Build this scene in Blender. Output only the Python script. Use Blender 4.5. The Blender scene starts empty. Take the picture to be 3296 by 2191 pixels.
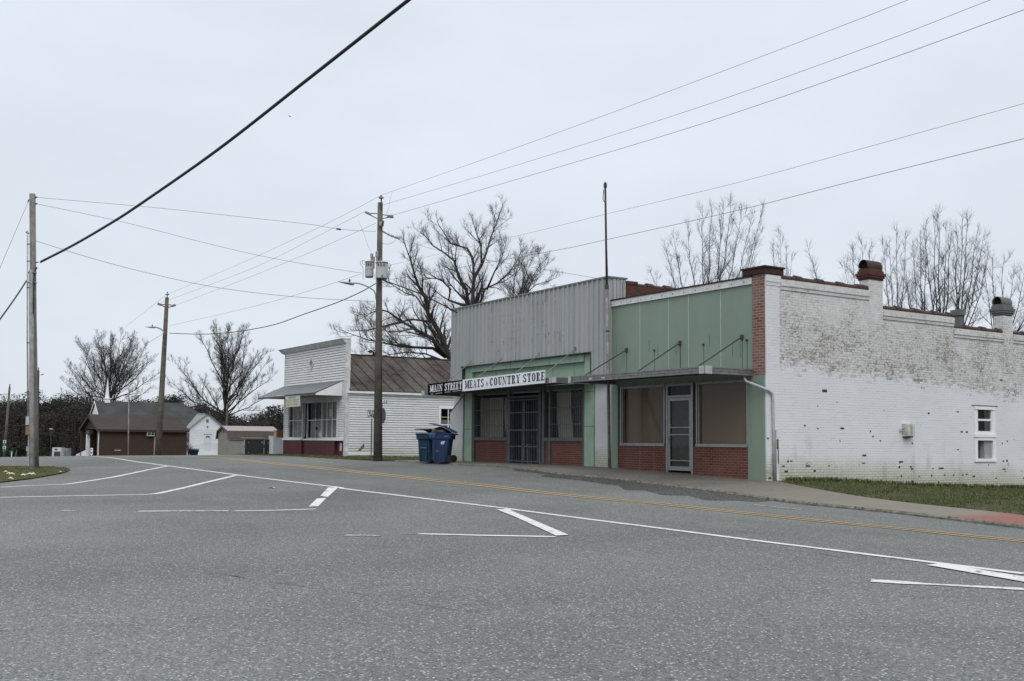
import bpy, bmesh, math, random
import numpy as np
from mathutils import Vector, Matrix
random.seed(11); RNG = np.random.RandomState(5)
SC = bpy.context.scene
COL = SC.collection
R = math.radians

# ------------------------------------------------------------------ camera
F_, CX_, CY_, EYE = 3400.0, 1648.0, 1188.0, 1.6      # in pixels of the 3296 px wide photograph
PITCH, ROLL = math.atan(230 / F_), .009
_fw = np.array([0, math.cos(PITCH), math.sin(PITCH)]); _r0 = np.array([1., 0, 0]); _u0 = np.array([0, -math.sin(PITCH), math.cos(PITCH)])
_R = math.cos(ROLL) * _r0 + math.sin(ROLL) * _u0; _U = math.cos(ROLL) * _u0 - math.sin(ROLL) * _r0
_O = np.array([0, 0, EYE])
cam_d = bpy.data.cameras.new('camera'); cam = bpy.data.objects.new('camera', cam_d); COL.objects.link(cam)
cam_d.sensor_width = 36; cam_d.lens = 36 * F_ / 3296; cam_d.shift_y = (CY_ - 1095.5) / 3296
cam_d.clip_start = .1; cam_d.clip_end = 5000
M = Matrix.Identity(4)
for i in range(3):
    M[i][0] = _R[i]; M[i][1] = _U[i]; M[i][2] = -_fw[i]; M[i][3] = _O[i]
cam.matrix_world = M
SC.camera = cam

# ------------------------------------------------------------------ world, sun, exposure
W = bpy.data.worlds.new('World'); SC.world = W; W.use_nodes = True
nt = W.node_tree; nt.nodes.clear()
def nn(t, ty, **k):
    n = t.nodes.new(ty)
    for a, v in k.items(): setattr(n, a, v)
    return n
SUN_DIR = Vector((.05, -.95, 1.05)).normalized()
sun_el = math.asin(SUN_DIR.z); sun_az = math.atan2(SUN_DIR.x, SUN_DIR.y)
sky = nn(nt, 'ShaderNodeTexSky', sky_type='NISHITA', sun_disc=False, sun_elevation=sun_el, sun_rotation=sun_az, air_density=1.0, dust_density=4.0)
tc = nn(nt, 'ShaderNodeTexCoord'); sx = nn(nt, 'ShaderNodeSeparateXYZ'); nt.links.new(tc.outputs['Generated'], sx.inputs[0])
rp = nn(nt, 'ShaderNodeValToRGB'); nt.links.new(sx.outputs['Z'], rp.inputs[0])
els = rp.color_ramp.elements
els[0].position = 0.0; els[0].color = (.505, .535, .58, 1)
els[1].position = 1.0; els[1].color = (1.0, 1.0, 1.0, 1)
for p_, c_ in ((.12, (.515, .555, .61, 1)), (.30, (.53, .573, .628, 1)), (.45, (.535, .582, .642, 1)), (.75, (.9, .92, .95, 1))):
    e = els.new(p_); e.color = c_
mp = nn(nt, 'ShaderNodeMapping'); mp.inputs['Scale'].default_value = (1.9, 1.9, 5.0); nt.links.new(tc.outputs['Generated'], mp.inputs[0])
nz = nn(nt, 'ShaderNodeTexNoise'); nz.inputs['Scale'].default_value = 1.3; nz.inputs['Detail'].default_value = 5; nt.links.new(mp.outputs[0], nz.inputs['Vector'])
mr = nn(nt, 'ShaderNodeMapRange'); mr.inputs[1].default_value = .3; mr.inputs[2].default_value = .7; mr.inputs[3].default_value = .925; mr.inputs[4].default_value = 1.055
nt.links.new(nz.outputs[0], mr.inputs[0])
vm = nn(nt, 'ShaderNodeVectorMath', operation='SCALE'); nt.links.new(rp.outputs[0], vm.inputs[0]); nt.links.new(mr.outputs[0], vm.inputs['Scale'])
vs = nn(nt, 'ShaderNodeVectorMath', operation='SCALE'); nt.links.new(vm.outputs[0], vs.inputs[0]); vs.inputs['Scale'].default_value = 15.0
mx = nn(nt, 'ShaderNodeMixRGB'); mx.inputs[0].default_value = .93
nt.links.new(sky.outputs[0], mx.inputs[1]); nt.links.new(vs.outputs[0], mx.inputs[2])
bg = nn(nt, 'ShaderNodeBackground'); bg.inputs[1].default_value = .10; nt.links.new(mx.outputs[0], bg.inputs[0])
wo = nn(nt, 'ShaderNodeOutputWorld'); nt.links.new(bg.outputs[0], wo.inputs[0])
sl = bpy.data.lights.new('sun', 'SUN'); sl.energy = 1.25; sl.angle = R(35); sl.color = (1, .97, .93)
so = bpy.data.objects.new('sun', sl); COL.objects.link(so); so.rotation_euler = SUN_DIR.to_track_quat('Z', 'Y').to_euler(); so.location = (0, 0, 50)
SC.view_settings.view_transform = 'Standard'; SC.view_settings.look = 'None'; SC.view_settings.gamma = 1; SC.view_settings.exposure = 0
SC.view_settings.use_curve_mapping = False
SC.render.engine = 'CYCLES'; SC.render.resolution_x = 1024; SC.render.resolution_y = 681
SC.cycles.max_bounces = 6; SC.cycles.transparent_max_bounces = 12; SC.cycles.caustics_reflective = False; SC.cycles.caustics_refractive = False

# ------------------------------------------------------------------ survey helpers
def ray(x, y): return _fw + _R * (x - CX_) / F_ - _U * (y - CY_) / F_
def at(x, y, Y): d = ray(x, y); return _O + d * (Y / d[1])
A_ = R(32.9)
u_ = np.array([-math.sin(A_), math.cos(A_), 0]); w_ = np.array([math.cos(A_), math.sin(A_), 0])
D0 = at(2190, 1518, 30.6)
def hitp(x, y, P, n): d = ray(x, y); return _O + d * (((P - _O) @ n) / (d @ n))
C_ = hitp(2466, 1541, D0, w_); C_[2] = 0
def fac(x, y, b=0): Q = hitp(x, y, C_ + w_ * b, w_); return ((Q - C_) @ u_, Q[2])
def side(x, y, a=0): Q = hitp(x, y, C_ + u_ * a, u_); return ((Q - C_) @ w_, Q[2])
def ab(P): P = np.array(P); return ((P - C_) @ u_, (P - C_) @ w_)
def wld(a, b, z=0): return C_ + u_ * a + w_ * b + np.array([0, 0, z])
# facade frame: x = -a (along the street), y = b (away from the street), z up
FR = Matrix(((-u_[0], w_[0], 0, C_[0]), (-u_[1], w_[1], 0, C_[1]), (0, 0, 1, 0), (0, 0, 0, 1)))
ID = Matrix.Identity(4)

# ------------------------------------------------------------------ terrain height (thin plate through levelled points)
CP = [(-13,-10,.25),(-13,-6.5,.25),(-13,-3.3,.13),(-9,-10,.28),(-9,-6.5,.27),(-9,-3.2,.12),(-3,-10,.31),(-3,-6.5,.37),(-3,-3.5,.24),
(3,-10,.37),(3,-6.5,.48),(3,-3,.42),(8,-10,.41),(8,-6.5,.54),(8,-2.8,.60),(12,-10,.44),(12,-6.5,.58),(12,-2.8,.69),(16,-10,.49),(16,-6.5,.64),(16,-2.8,.72),
(25,-10,.57),(25,-6.5,.73),(25,-3,.75),(33,-10,.62),(33,-6,.68),(33,-2,.73),(38,0,.70),(40,-4,.62),(42,-8,.57),(41,-13,.49),(45,2,.55),(46,-15,.38),
(55,0,.25),(55,-10,.2),(60,8,.2),(64,8,.15),(75,0,-.3),(80,2,-.6),(111,18,-.5),(105,-5,-1.2),(140,10,-1.6),(140,-40,-2),(60,-30,-.2),(45,-30,.1),(90,-40,-1.2),
(0,0,.62),(3,0,.70),(7,0,.80),(12,0,.79),(16,0,.79),(20,0,.78),(26,0,.82),(30,0,.8),(34,0,.78),(0,.6,.60),(0,5.75,.40),(0,11.7,.23),(0,20,.1),
(-6,3,.33),(-10,3,.18),(-8,-.6,.28),(-15,5,.05),(-20,0,.02),(8,10,.7),(16,8,.75),(25.9,5.4,.75),(30,10,.75),
(-19.7,-20.7,0),(-15,-16,.12),(-20,-14,.1),(-25,-25,-.05),(-10,-20,.1),(0,-20,.2),(10,-20,.28),(20,-20,.36),(30,-20,.38),(0,-30,.1),(20,-30,.2),(-20,-35,-.1),
(-40,-20,-.2),(-40,0,-.2),(-30,-6,0),(-30,20,-.1),(10,40,.4),(50,40,0),(90,50,-1),(180,0,-2.5),(180,80,-2.5),(180,-80,-2.5),(90,120,-2),(0,120,-.5),(-90,60,-1),(-90,-60,-1),(0,-100,-.5),(90,-120,-1.5)]
_cp = np.array(CP, float)
def _tps(r2): return np.where(r2 > 1e-12, .5 * r2 * np.log(np.maximum(r2, 1e-12)), 0.)
_n = len(_cp); _d2 = ((_cp[:, None, :2] - _cp[None, :, :2]) ** 2).sum(-1)
_K = _tps(_d2) + np.eye(_n) * 2.0; _P = np.c_[np.ones(_n), _cp[:, :2]]
_S = np.linalg.solve(np.r_[np.c_[_K, _P], np.c_[_P.T, np.zeros((3, 3))]], np.r_[_cp[:, 2], 0, 0, 0])
def Gv(a, b):
    a = np.asarray(a, float); b = np.asarray(b, float); sh = a.shape; a = a.ravel(); b = b.ravel()
    ac = np.clip(a, -110, 190); bc = np.clip(b, -125, 130)
    out = np.empty(len(a))
    for i in range(0, len(a), 4000):
        s = slice(i, i + 4000)
        r2 = (ac[s, None] - _cp[:, 0]) ** 2 + (bc[s, None] - _cp[:, 1]) ** 2
        out[s] = _tps(r2) @ _S[:_n] + _S[_n] + _S[_n + 1] * ac[s] + _S[_n + 2] * bc[s]
    d = np.maximum(np.hypot(a - 30, b) - 150, 0)
    t = np.clip(d / 120, 0, 1)
    return (out * (1 - t) - 2.6 * t).reshape(sh)
def G(a, b): return float(Gv(np.array([a]), np.array([b]))[0])
def hit(x, y, dz=0.):
    """first point where the view ray through (x, y) of the photograph meets the ground (+dz)"""
    d = ray(x, y); ts = np.r_[np.arange(3, 60, .25), np.arange(60, 200, 1)]
    P = _O + d[None] * ts[:, None]
    A = (P - C_) @ u_; B = (P - C_) @ w_; h = P[:, 2] - Gv(A, B) - dz
    k = np.argmax(h < 0) if (h < 0).any() else int(np.argmin(h))
    lo, hi = ts[max(k - 1, 0)], ts[k]
    for _ in range(18):
        m = (lo + hi) / 2; p = _O + d * m
        if p[2] - G(*ab(p)) - dz < 0: hi = m
        else: lo = m
    return _O + d * hi

# ------------------------------------------------------------------ materials
MATS = {}
class N:
    """tiny node-graph helper"""
    def __init__(s, name):
        s.m = bpy.data.materials.new(name); s.m.use_nodes = True; s.t = s.m.node_tree; s.t.nodes.clear()
        s.out = nn(s.t, 'ShaderNodeOutputMaterial'); s.b = nn(s.t, 'ShaderNodeBsdfPrincipled'); s.l(s.b.outputs[0], s.out.inputs[0])
        s.tc = nn(s.t, 'ShaderNodeTexCoord'); s.P = s.tc.outputs['Object']
    def l(s, a, b): s.t.links.new(a, b)
    def put(s, sock, v):
        if isinstance(v, (int, float)): sock.default_value = v if sock.type != 'RGBA' else (v, v, v, 1)
        elif isinstance(v, (tuple, list)): sock.default_value = tuple(v) + ((1,) if sock.type == 'RGBA' and len(v) == 3 else ())
        else: s.l(v, sock)
    def sep(s, v=None): n = nn(s.t, 'ShaderNodeSeparateXYZ'); s.l(v or s.P, n.inputs[0]); return n.outputs
    def comb(s, x, y, z):
        n = nn(s.t, 'ShaderNodeCombineXYZ')
        for i, v in enumerate((x, y, z)): s.put(n.inputs[i], v)
        return n.outputs[0]
    def mth(s, op, a, b=0., c=None, clamp=False):
        n = nn(s.t, 'ShaderNodeMath', operation=op, use_clamp=clamp); s.put(n.inputs[0], a); s.put(n.inputs[1], b)
        if c is not None: s.put(n.inputs[2], c)
        return n.outputs[0]
    def map(s, sc, v=None, loc=(0, 0, 0), rot=(0, 0, 0)):
        n = nn(s.t, 'ShaderNodeMapping'); s.l(v or s.P, n.inputs[0]); n.inputs['Scale'].default_value = sc; n.inputs['Location'].default_value = loc; n.inputs['Rotation'].default_value = rot; return n.outputs[0]
    def noise(s, sc, det=3, v=None, rough=.55, dist=0):
        n = nn(s.t, 'ShaderNodeTexNoise'); n.inputs['Scale'].default_value = sc; n.inputs['Detail'].default_value = det; n.inputs['Roughness'].default_value = rough; n.inputs['Distortion'].default_value = dist
        s.l(v or s.P, n.inputs['Vector']); return n.outputs[0]
    def vor(s, sc, v=None, feat='F1', out='Distance'):
        n = nn(s.t, 'ShaderNodeTexVoronoi', feature=feat); n.inputs['Scale'].default_value = sc; s.l(v or s.P, n.inputs['Vector']); return n.outputs[out]
    def rng(s, v, a, b, c=0., d=1., smooth=False):
        n = nn(s.t, 'ShaderNodeMapRange'); s.l(v, n.inputs[0])
        if smooth: n.interpolation_type = 'SMOOTHSTEP'
        for i, q in enumerate((a, b, c, d)): s.put(n.inputs[i + 1], q)
        return n.outputs[0]
    def mix(s, f, a, b, bt='MIX'):
        n = nn(s.t, 'ShaderNodeMixRGB', blend_type=bt); s.put(n.inputs[0], f); s.put(n.inputs[1], a); s.put(n.inputs[2], b); return n.outputs[0]
    def bump(s, h, st=.3, d=.01):
        n = nn(s.t, 'ShaderNodeBump'); n.inputs['Strength'].default_value = st; n.inputs['Distance'].default_value = d; s.l(h, n.inputs['Height']); s.l(n.outputs[0], s.b.inputs['Normal'])
    def fin(s, col, rough=.8, metal=0, spec=.3):
        s.put(s.b.inputs['Base Color'], col); s.put(s.b.inputs['Roughness'], rough); s.put(s.b.inputs['Metallic'], metal); s.b.inputs['Specular IOR Level'].default_value = spec
        return s.m
def plain(name, col, rough=.7, var=.18, sc=6., metal=0, spec=.3, streak=0, bump=0):
    if name in MATS: return MATS[name]
    g = N(name); n1 = g.noise(sc, 4)
    lo = tuple(c * (1 - var) for c in col); hi = tuple(min(1, c * (1 + var)) for c in col)
    c = g.mix(g.rng(n1, .3, .7), lo, hi)
    if streak:
        n2 = g.noise(3, 3, g.map((6, 6, .6))); c = g.mix(g.mth('MULTIPLY', g.rng(n2, .5, .72), streak), c, tuple(q * .45 for q in col))
    if bump: g.bump(g.noise(sc * 6, 4), bump, .01)
    MATS[name] = g.fin(c, rough, metal, spec); return g.m

def m_asphalt(name, base, patch=False):
    g = N(name); s = g.sep()
    big = g.noise(.10, 4, rough=.6); mid = g.noise(.55, 5, g.map((1, .4, 1)), rough=.65)
    fine = g.noise(55, 4, rough=.9); coarse = g.noise(21, 5, rough=.9)
    v = g.mth('ADD', g.rng(big, .32, .68, .80, 1.20), g.rng(mid, .3, .7, -.10, .10))
    near = g.rng(s[1], -12, -19, 0, .18); v = g.mth('ADD', v, near)                       # the apron is older, paler asphalt than the lanes
    for c0_ in (-4.1, -5.6, -7.7, -9.2):                                                   # wheel paths polished darker
        v = g.mth('SUBTRACT', v, g.rng(g.mth('ABSOLUTE', g.mth('SUBTRACT', s[1], c0_)), 0, .45, .055, 0, True))
    sp = g.mth('ADD', g.rng(fine, .38, .62, .50, 1.50), g.rng(coarse, .40, .60, -.30, .30))
    v = g.mth('MULTIPLY', v, sp)
    c = g.mix(1.0, base, g.comb(v, v, v), 'MULTIPLY')
    st = g.vor(27); sel = g.rng(g.noise(16, 2), .46, .52); c = g.mix(g.mth('MULTIPLY', g.rng(st, .20, .30, .9, 0), sel), c, (.46, .475, .445))     # pale aggregate
    pit = g.vor(19, g.map((1, 1, 1), loc=(7, 3, 0))); c = g.mix(g.mth('MULTIPLY', g.rng(pit, .12, .20, .8, 0), g.rng(g.noise(10, 2), .47, .53)), c, (.04, .042, .042))
    if not patch:
        oil = g.rng(g.noise(.9, 4, g.map((.35, 1, 1), loc=(3, 9, 0)), rough=.7), .64, .74, 0, .28); c = g.mix(oil, c, (.075, .078, .076))
        pale = g.rng(g.noise(.35, 5, g.map((.7, 1.5, 1), loc=(11, 2, 0)), rough=.7), .60, .72, 0, .30); c = g.mix(pale, c, (.21, .225, .215))
    g.bump(g.mth('ADD', fine, coarse), .45, .008)
    return g.fin(c, .88, 0, .2)
MATS['asphalt'] = m_asphalt('asphalt', (.126, .132, .128))
MATS['asphalt_dark'] = m_asphalt('asphalt_dark', (.050, .052, .051), True)

def m_paint(name, col, worn):
    g = N(name); n1 = g.noise(9, 5, rough=.7); n2 = g.noise(1.3, 3)
    v = g.mth('ADD', n1, g.mth('MULTIPLY', n2, .5))
    c = g.mix(g.rng(v, worn, worn + .08, 0, 1), tuple(q * .9 for q in col), (.16, .165, .16))
    c = g.mix(g.rng(g.noise(60, 2), .45, .75, 0, .25), c, (.2, .2, .2))
    return g.fin(c, .7)
MATS['line_white'] = m_paint('line_white', (.68, .69, .67), .85)
MATS['line_worn'] = m_paint('line_worn', (.66, .67, .64), .75)
MATS['line_faint'] = m_paint('line_faint', (.55, .56, .54), .76)
MATS['line_yellow'] = m_paint('line_yellow', (.50, .33, .12), .84)

def m_concrete():
    g = N('sidewalk_concrete'); s = g.sep()
    n1 = g.noise(.6, 4); n2 = g.noise(12, 4, rough=.7)
    c = g.mix(g.rng(n1, .3, .7), (.080, .076, .066), (.150, .140, .120))
    c = g.mix(g.rng(n2, .4, .75, 0, .5), c, (.25, .24, .22)); c = g.mix(g.rng(n2, .42, .28, 0, .7), c, (.07, .068, .06))
    pale = g.mth('MULTIPLY', g.rng(s[0], 0., 4.5, 0, 1), .6); c = g.mix(pale, c, (.215, .197, .165))
    red = g.rng(g.mth('ADD', s[0], g.mth('MULTIPLY', g.noise(1.2, 4), 1.6)), 8.0, 8.7, 0, 1)
    c = g.mix(red, c, g.mix(g.rng(n2, .3, .7), (.19, .075, .062), (.26, .115, .10)))
    jx = g.mth('ABSOLUTE', g.mth('SUBTRACT', g.mth('FRACT', g.mth('DIVIDE', s[0], 1.5)), .5))
    c = g.mix(g.rng(jx, 0, .01, .7, 0), c, (.05, .05, .045))
    g.bump(n2, .3, .01); return g.fin(c, .9)
MATS['sidewalk_concrete'] = m_concrete()
MATS['kerb'] = plain('kerb', (.135, .13, .115), .9, .55, 9, bump=.5)

def m_grass(name, a, b, dirt):
    g = N(name); n1 = g.noise(.9, 5, rough=.65); n2 = g.noise(26, 3, rough=.7); n3 = g.noise(.25, 3)
    c = g.mix(g.rng(n2, .3, .7), a, b); c = g.mix(g.rng(g.mth('ADD', n1, g.mth('MULTIPLY', n3, .5)), .78, .98, 0, 1), c, dirt)
    g.bump(n2, .6, .03); return g.fin(c, .95, 0, .1)
MATS['grass'] = m_grass('grass', (.034, .042, .020), (.066, .072, .036), (.11, .098, .07))
MATS['grass_island'] = m_grass('grass_island', (.055, .056, .026), (.11, .10, .05), (.12, .10, .06))
MATS['grass_blade'] = plain('grass_blade', (.07, .095, .028), .9, .5, 3)
MATS['straw_blade'] = plain('straw_blade', (.15, .135, .065), .9, .4, 3)

def m_brick(name, bcol, bcol2, mort, peel=None, paint=(.70, .72, .75), bw=.21, bh=.0715):
    """brick wall; with peel = height above which the white paint is weathered away"""
    g = N(name); s = g.sep(); u = g.mth('ADD', s[0], s[1]); v = s[2]
    wob = g.mth('MULTIPLY', g.mth('SUBTRACT', g.noise(1.3, 2), .5), .012)
    uv = g.comb(u, g.mth('ADD', v, wob), 0)
    bt = nn(g.t, 'ShaderNodeTexBrick'); g.l(uv, bt.inputs['Vector']); bt.inputs['Scale'].default_value = 1
    bt.inputs['Brick Width'].default_value = bw; bt.inputs['Row Height'].default_value = bh; bt.inputs['Mortar Size'].default_value = .006; bt.inputs['Mortar Smooth'].default_value = .3
    bt.inputs['Color1'].default_value = (0, 0, 0, 1); bt.inputs['Color2'].default_value = (1, 1, 1, 1); bt.inputs['Mortar'].default_value = (.5, .5, .5, 1); bt.inputs['Bias'].default_value = 0
    per = bt.outputs['Color']; mo = bt.outputs['Fac']
    n1 = g.noise(1.1, 4, rough=.6); n2 = g.noise(14, 4, rough=.7)
    bare = g.mix(per, bcol, bcol2); bare = g.mix(g.rng(n2, .35, .7, 0, .5), bare, tuple(q * .6 for q in bcol)); bare = g.mix(mo, bare, mort)
    if peel is None:
        g.bump(g.mth('SUBTRACT', 1, mo), .5, .006); return g.fin(g.mix(g.rng(n1, .35, .7, 0, .35), bare, tuple(q * .8 for q in mort)), .9)
    pv = per if True else None
    v = g.mth('ADD', v, 0.0); hz = g.mth('SUBTRACT', g.mth('ADD', v, .6), g.mth('ADD', peel, g.mth('ADD', g.mth('MULTIPLY', s[1], -.03), g.mth('MULTIPLY', g.mth('SUBTRACT', n1, .5), .9))))
    # which zone: 0 = freshly painted below, 1 = old weathered paint above
    zone = g.rng(g.mth('ADD', hz, g.mth('ADD', g.mth('MULTIPLY', g.mth('SUBTRACT', per, .5), .30), g.mth('MULTIPLY', g.mth('SUBTRACT', n2, .5), .9))), -.12, .12)
    pil = g.rng(s[1], .50, .53, 1, 0); zone = g.mth('MULTIPLY', zone, g.mth('SUBTRACT', 1, g.mth('MULTIPLY', pil, .8)))
    low = g.mix(g.rng(g.noise(.7, 3), .3, .7), tuple(q * .94 for q in paint), paint)
    lm = g.mth('MULTIPLY', mo, g.rng(g.noise(3.5, 3, g.map((.6, .6, 2))),   .44, .62, .08, .60)); lm = g.mth('MULTIPLY', lm, g.rng(g.noise(9, 3, g.map((.5, .5, 1.6)), rough=.8), .42, .58, .15, 1)); low = g.mix(lm, low, tuple(q * .50 for q in paint))
    # moss and damp near the ground
    zz = g.mth('ADD', v, g.mth('MULTIPLY', s[1], .035)); grime = g.rng(g.mth('ADD', zz, g.mth('MULTIPLY', g.mth('SUBTRACT', n1, .5), .7)), .16, .80, 1, 0)
    low = g.mix(g.mth('MULTIPLY', grime, .8), low, g.mix(g.rng(n2, .3, .7), (.30, .32, .20), (.52, .52, .42)))
    low = g.mix(g.mth('MULTIPLY', g.mth('MULTIPLY', grime, mo), .8), low, (.12, .11, .07))
    stn = g.rng(g.noise(1.6, 4, g.map((1, 1, .35), loc=(0, 3.1, 0))),   .60, .72, 0, .6); low = g.mix(g.mth('MULTIPLY', stn, g.rng(zz, .5, 1.4, 1, 0)), low, (.26, .26, .25))
    chip = g.mth('MULTIPLY', g.rng(g.mth('ADD', g.noise(9, 5, rough=.75), g.mth('MULTIPLY', per, .12)), .70, .73), g.rng(zz, .1, .9, 1, .0)); low = g.mix(chip, low, (.14, .12, .10))
    # weathered upper zone
    wear = g.mth('ADD', g.mth('ADD', g.mth('ADD', .27, g.mth('MULTIPLY', g.noise(1.0, 4, rough=.65), .5)), g.mth('MULTIPLY', g.mth('SUBTRACT', per, .5), .12)), g.mth('MULTIPLY', g.mth('SUBTRACT', g.noise(11, 4, g.map((1, 1, 1.7)), rough=.85), .5), 1.0))
    topc = g.rng(hz, 1.1, 2.3, 0, .13)                                            # cleaner again towards the coping
    wear = g.mth('SUBTRACT', wear, topc)
    up = g.mix(g.rng(g.noise(5, 4, rough=.7), .35, .7), (.53, .53, .525), (.68, .685, .685))
    up = g.mix(g.rng(wear, .46, .60, 0, .6), up, (.36, .35, .335))
    up = g.mix(g.rng(wear, .58, .66, 0, .85), up, g.mix(g.rng(g.noise(.8, 3, g.map((1, 1, 1), loc=(4, 4, 4))), .5, .62), g.mix(per, (.13, .118, .11), (.21, .18, .165)), g.mix(per, (.16, .105, .085), (.27, .18, .15))))
    um = g.mth('MULTIPLY', mo, g.rng(wear, .40, .60, .12, .75)); up = g.mix(um, up, (.20, .185, .17))
    c = g.mix(zone, low, up)
    g.bump(g.mth('ADD', g.mth('SUBTRACT', 1, mo), g.mth('MULTIPLY', n2, .4)), .6, .008)
    return g.fin(c, .85, 0, .2)
MATS['painted_brick'] = m_brick('painted_brick', (.2, .1, .08), (.3, .15, .11), (.35, .33, .3), peel=3.62, paint=(.685, .70, .728), bw=.23)
MATS['painted_brick_front'] = m_brick('painted_brick_front', (.2, .1, .08), (.3, .15, .11), (.35, .33, .3), peel=30, paint=(.62, .63, .64))
MATS['red_brick'] = m_brick('red_brick', (.088, .026, .020), (.145, .042, .031), (.22, .14, .115))
MATS['old_brick'] = m_brick('old_brick', (.13, .055, .042), (.25, .125, .10), (.38, .33, .30), bw=.2, bh=.075)
MATS['parapet_brick'] = m_brick('parapet_brick', (.065, .024, .019), (.13, .047, .036), (.09, .055, .048))
MATS['brown_brick'] = m_brick('brown_brick', (.045, .026, .019), (.066, .038, .028), (.06, .045, .036))

def m_siding():
    g = N('white_clapboard'); s = g.sep()
    n1 = g.noise(2.0, 5, g.map((.45, .45, 5.0)), rough=.7); n2 = g.noise(14, 4, g.map((.35, .35, 2.2)), rough=.75)
    up = g.rng(s[2], 3.4, 3.8, 0, .055); lowz = g.rng(s[2], 2.2, .3, 0, .05)
    wear = g.mth('ADD', g.mth('ADD', n1, g.mth('MULTIPLY', g.mth('SUBTRACT', n2, .5), .7)), g.mth('ADD', up, lowz))
    c = g.mix(g.rng(g.noise(1, 3), .3, .7), (.64, .655, .66), (.73, .745, .76))
    c = g.mix(g.rng(wear, .60, .72, 0, .55), c, (.40, .385, .36)); c = g.mix(g.rng(wear, .74, .80, 0, .8), c, (.20, .18, .155))
    gr = g.rng(g.mth('ADD', s[2], g.mth('MULTIPLY', g.noise(1.4, 3), .5)), .15, .85, .55, 0); c = g.mix(gr, c, (.42, .42, .30))
    return g.fin(c, .8, 0, .2)
MATS['white_clapboard'] = m_siding()
MATS['white_trim'] = plain('white_trim', (.56, .57, .57), .7, .22, 5, streak=.5)
MATS['clean_white'] = plain('clean_white', (.74, .75, .76), .6, .06, 2)
MATS['white_vinyl'] = plain('white_vinyl', (.68, .71, .75), .5, .05, 2)

def m_roof_rust():
    g = N('rusty_tin_roof'); n1 = g.noise(.7, 5, rough=.65); n2 = g.noise(7, 4, g.map((2, .6, 1)), rough=.7)
    c = g.mix(g.rng(n1, .38, .62), (.080, .074, .069), (.030, .022, .018)); c = g.mix(g.rng(n2, .45, .7, 0, .7), c, (.125, .115, .105)); c = g.mix(g.rng(g.noise(1.7, 4), .56, .68, 0, .6), c, (.065, .033, .024))
    g.bump(n2, .2, .01); return g.fin(c, .92, 0, .15)
MATS['rusty_tin_roof'] = m_roof_rust()

def m_corr():
    g = N('grey_metal_siding'); s = g.sep()
    n1 = g.noise(1.5, 3, g.map((3, 3, .10))); n2 = g.noise(1.0, 3)
    c = g.mix(g.rng(n1, .3, .7), (.31, .33, .338), (.41, .428, .43)); c = g.mix(g.rng(n2, .5, .75, 0, .4), c, (.30, .30, .285))
    return g.fin(c, .55, .25)
MATS['grey_metal_siding'] = m_corr()
def m_green():
    g = N('green_panel'); n1 = g.noise(.8, 4, g.map((1, 1, .5))); n2 = g.noise(4, 4, g.map((7, 7, .5)), rough=.7)
    c = g.mix(g.rng(n1, .3, .7), (.176, .234, .190), (.208, .272, .218)); c = g.mix(g.rng(n2, .62, .8, 0, .45), c, (.085, .125, .085))
    c = g.mix(g.rng(g.noise(1.7, 3), .58, .78, 0, .35), c, (.20, .24, .16))
    return g.fin(c, .45, 0, .4)
MATS['green_panel'] = m_green()
P = lambda n, c, **k: plain(n, c, **k)
P('green_light', (.285, .40, .31), rough=.5, var=.1, sc=2, streak=.25); P('seam_white', (.40, .46, .42), rough=.6)
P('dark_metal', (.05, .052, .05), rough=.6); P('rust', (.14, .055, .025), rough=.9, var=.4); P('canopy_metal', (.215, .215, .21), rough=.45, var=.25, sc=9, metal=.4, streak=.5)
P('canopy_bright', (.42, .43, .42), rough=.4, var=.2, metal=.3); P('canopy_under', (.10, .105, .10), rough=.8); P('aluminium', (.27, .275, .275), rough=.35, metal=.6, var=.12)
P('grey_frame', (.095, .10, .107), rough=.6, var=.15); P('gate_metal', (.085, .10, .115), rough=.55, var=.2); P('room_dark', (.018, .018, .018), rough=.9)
P('kraft_paper', (.225, .168, .13), rough=.85, var=.05, sc=.8); P('curtain', (.40, .385, .33), rough=.95, var=.06, sc=1); P('grey_curtain', (.30, .31, .31), rough=.9, var=.2, sc=3)
P('coping_tile', (.055, .032, .028), rough=.7, var=.4, sc=8, bump=.3); P('coping_dark', (.042, .022, .018), rough=.8, var=.4); P('chimney_grey', (.13, .135, .135), rough=.9, var=.15)
P('flue_rust', (.05, .028, .022), rough=.75, var=.35); P('soot', (.006, .006, .006), rough=1); P('white_fascia', (.58, .59, .585), rough=.6, var=.15, streak=.3)
P('wood_pole', (.115, .10, .085), rough=.95, var=.35, sc=4, streak=.5, bump=.5); P('wood_pole_grey', (.25, .25, .24), rough=.95, var=.25, sc=4, streak=.5, bump=.5); P('wood_pole_old', (.185, .175, .16), rough=.95, var=.25, sc=4, streak=.5, bump=.5); P('wood_pole_dark', (.045, .04, .036), rough=.95, var=.3)
P('porcelain', (.30, .31, .31), rough=.35); P('transformer_grey', (.42, .44, .44), rough=.4, var=.08); P('lamp_grey', (.25, .26, .27), rough=.45); P('cable_black', (.016, .018, .022), rough=.6); P('wire_grey', (.20, .205, .215), rough=.6)
P('bark', (.052, .046, .042), rough=.95, var=.35, sc=3, bump=.4); P('bark_pale', (.075, .068, .064), rough=.95, var=.3, sc=3); P('twig', (.066, .060, .057), rough=.95, var=.3, sc=1)
P('pine_needles', (.024, .028, .020), rough=.95, var=.3, sc=.12); P('pine_dark', (.024, .024, .020), rough=.95, var=.3, sc=.12); P('brown_brush', (.040, .034, .031), rough=.95, var=.3, sc=.12)
P('bin_blue', (.006, .026, .078), rough=.5, var=.15, spec=.4); P('bin_teal', (.008, .033, .068), rough=.6, var=.15, spec=.35); P('rubber', (.012, .012, .012), rough=.9); P('bag_black', (.02, .018, .018), rough=.4, spec=.5)
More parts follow.
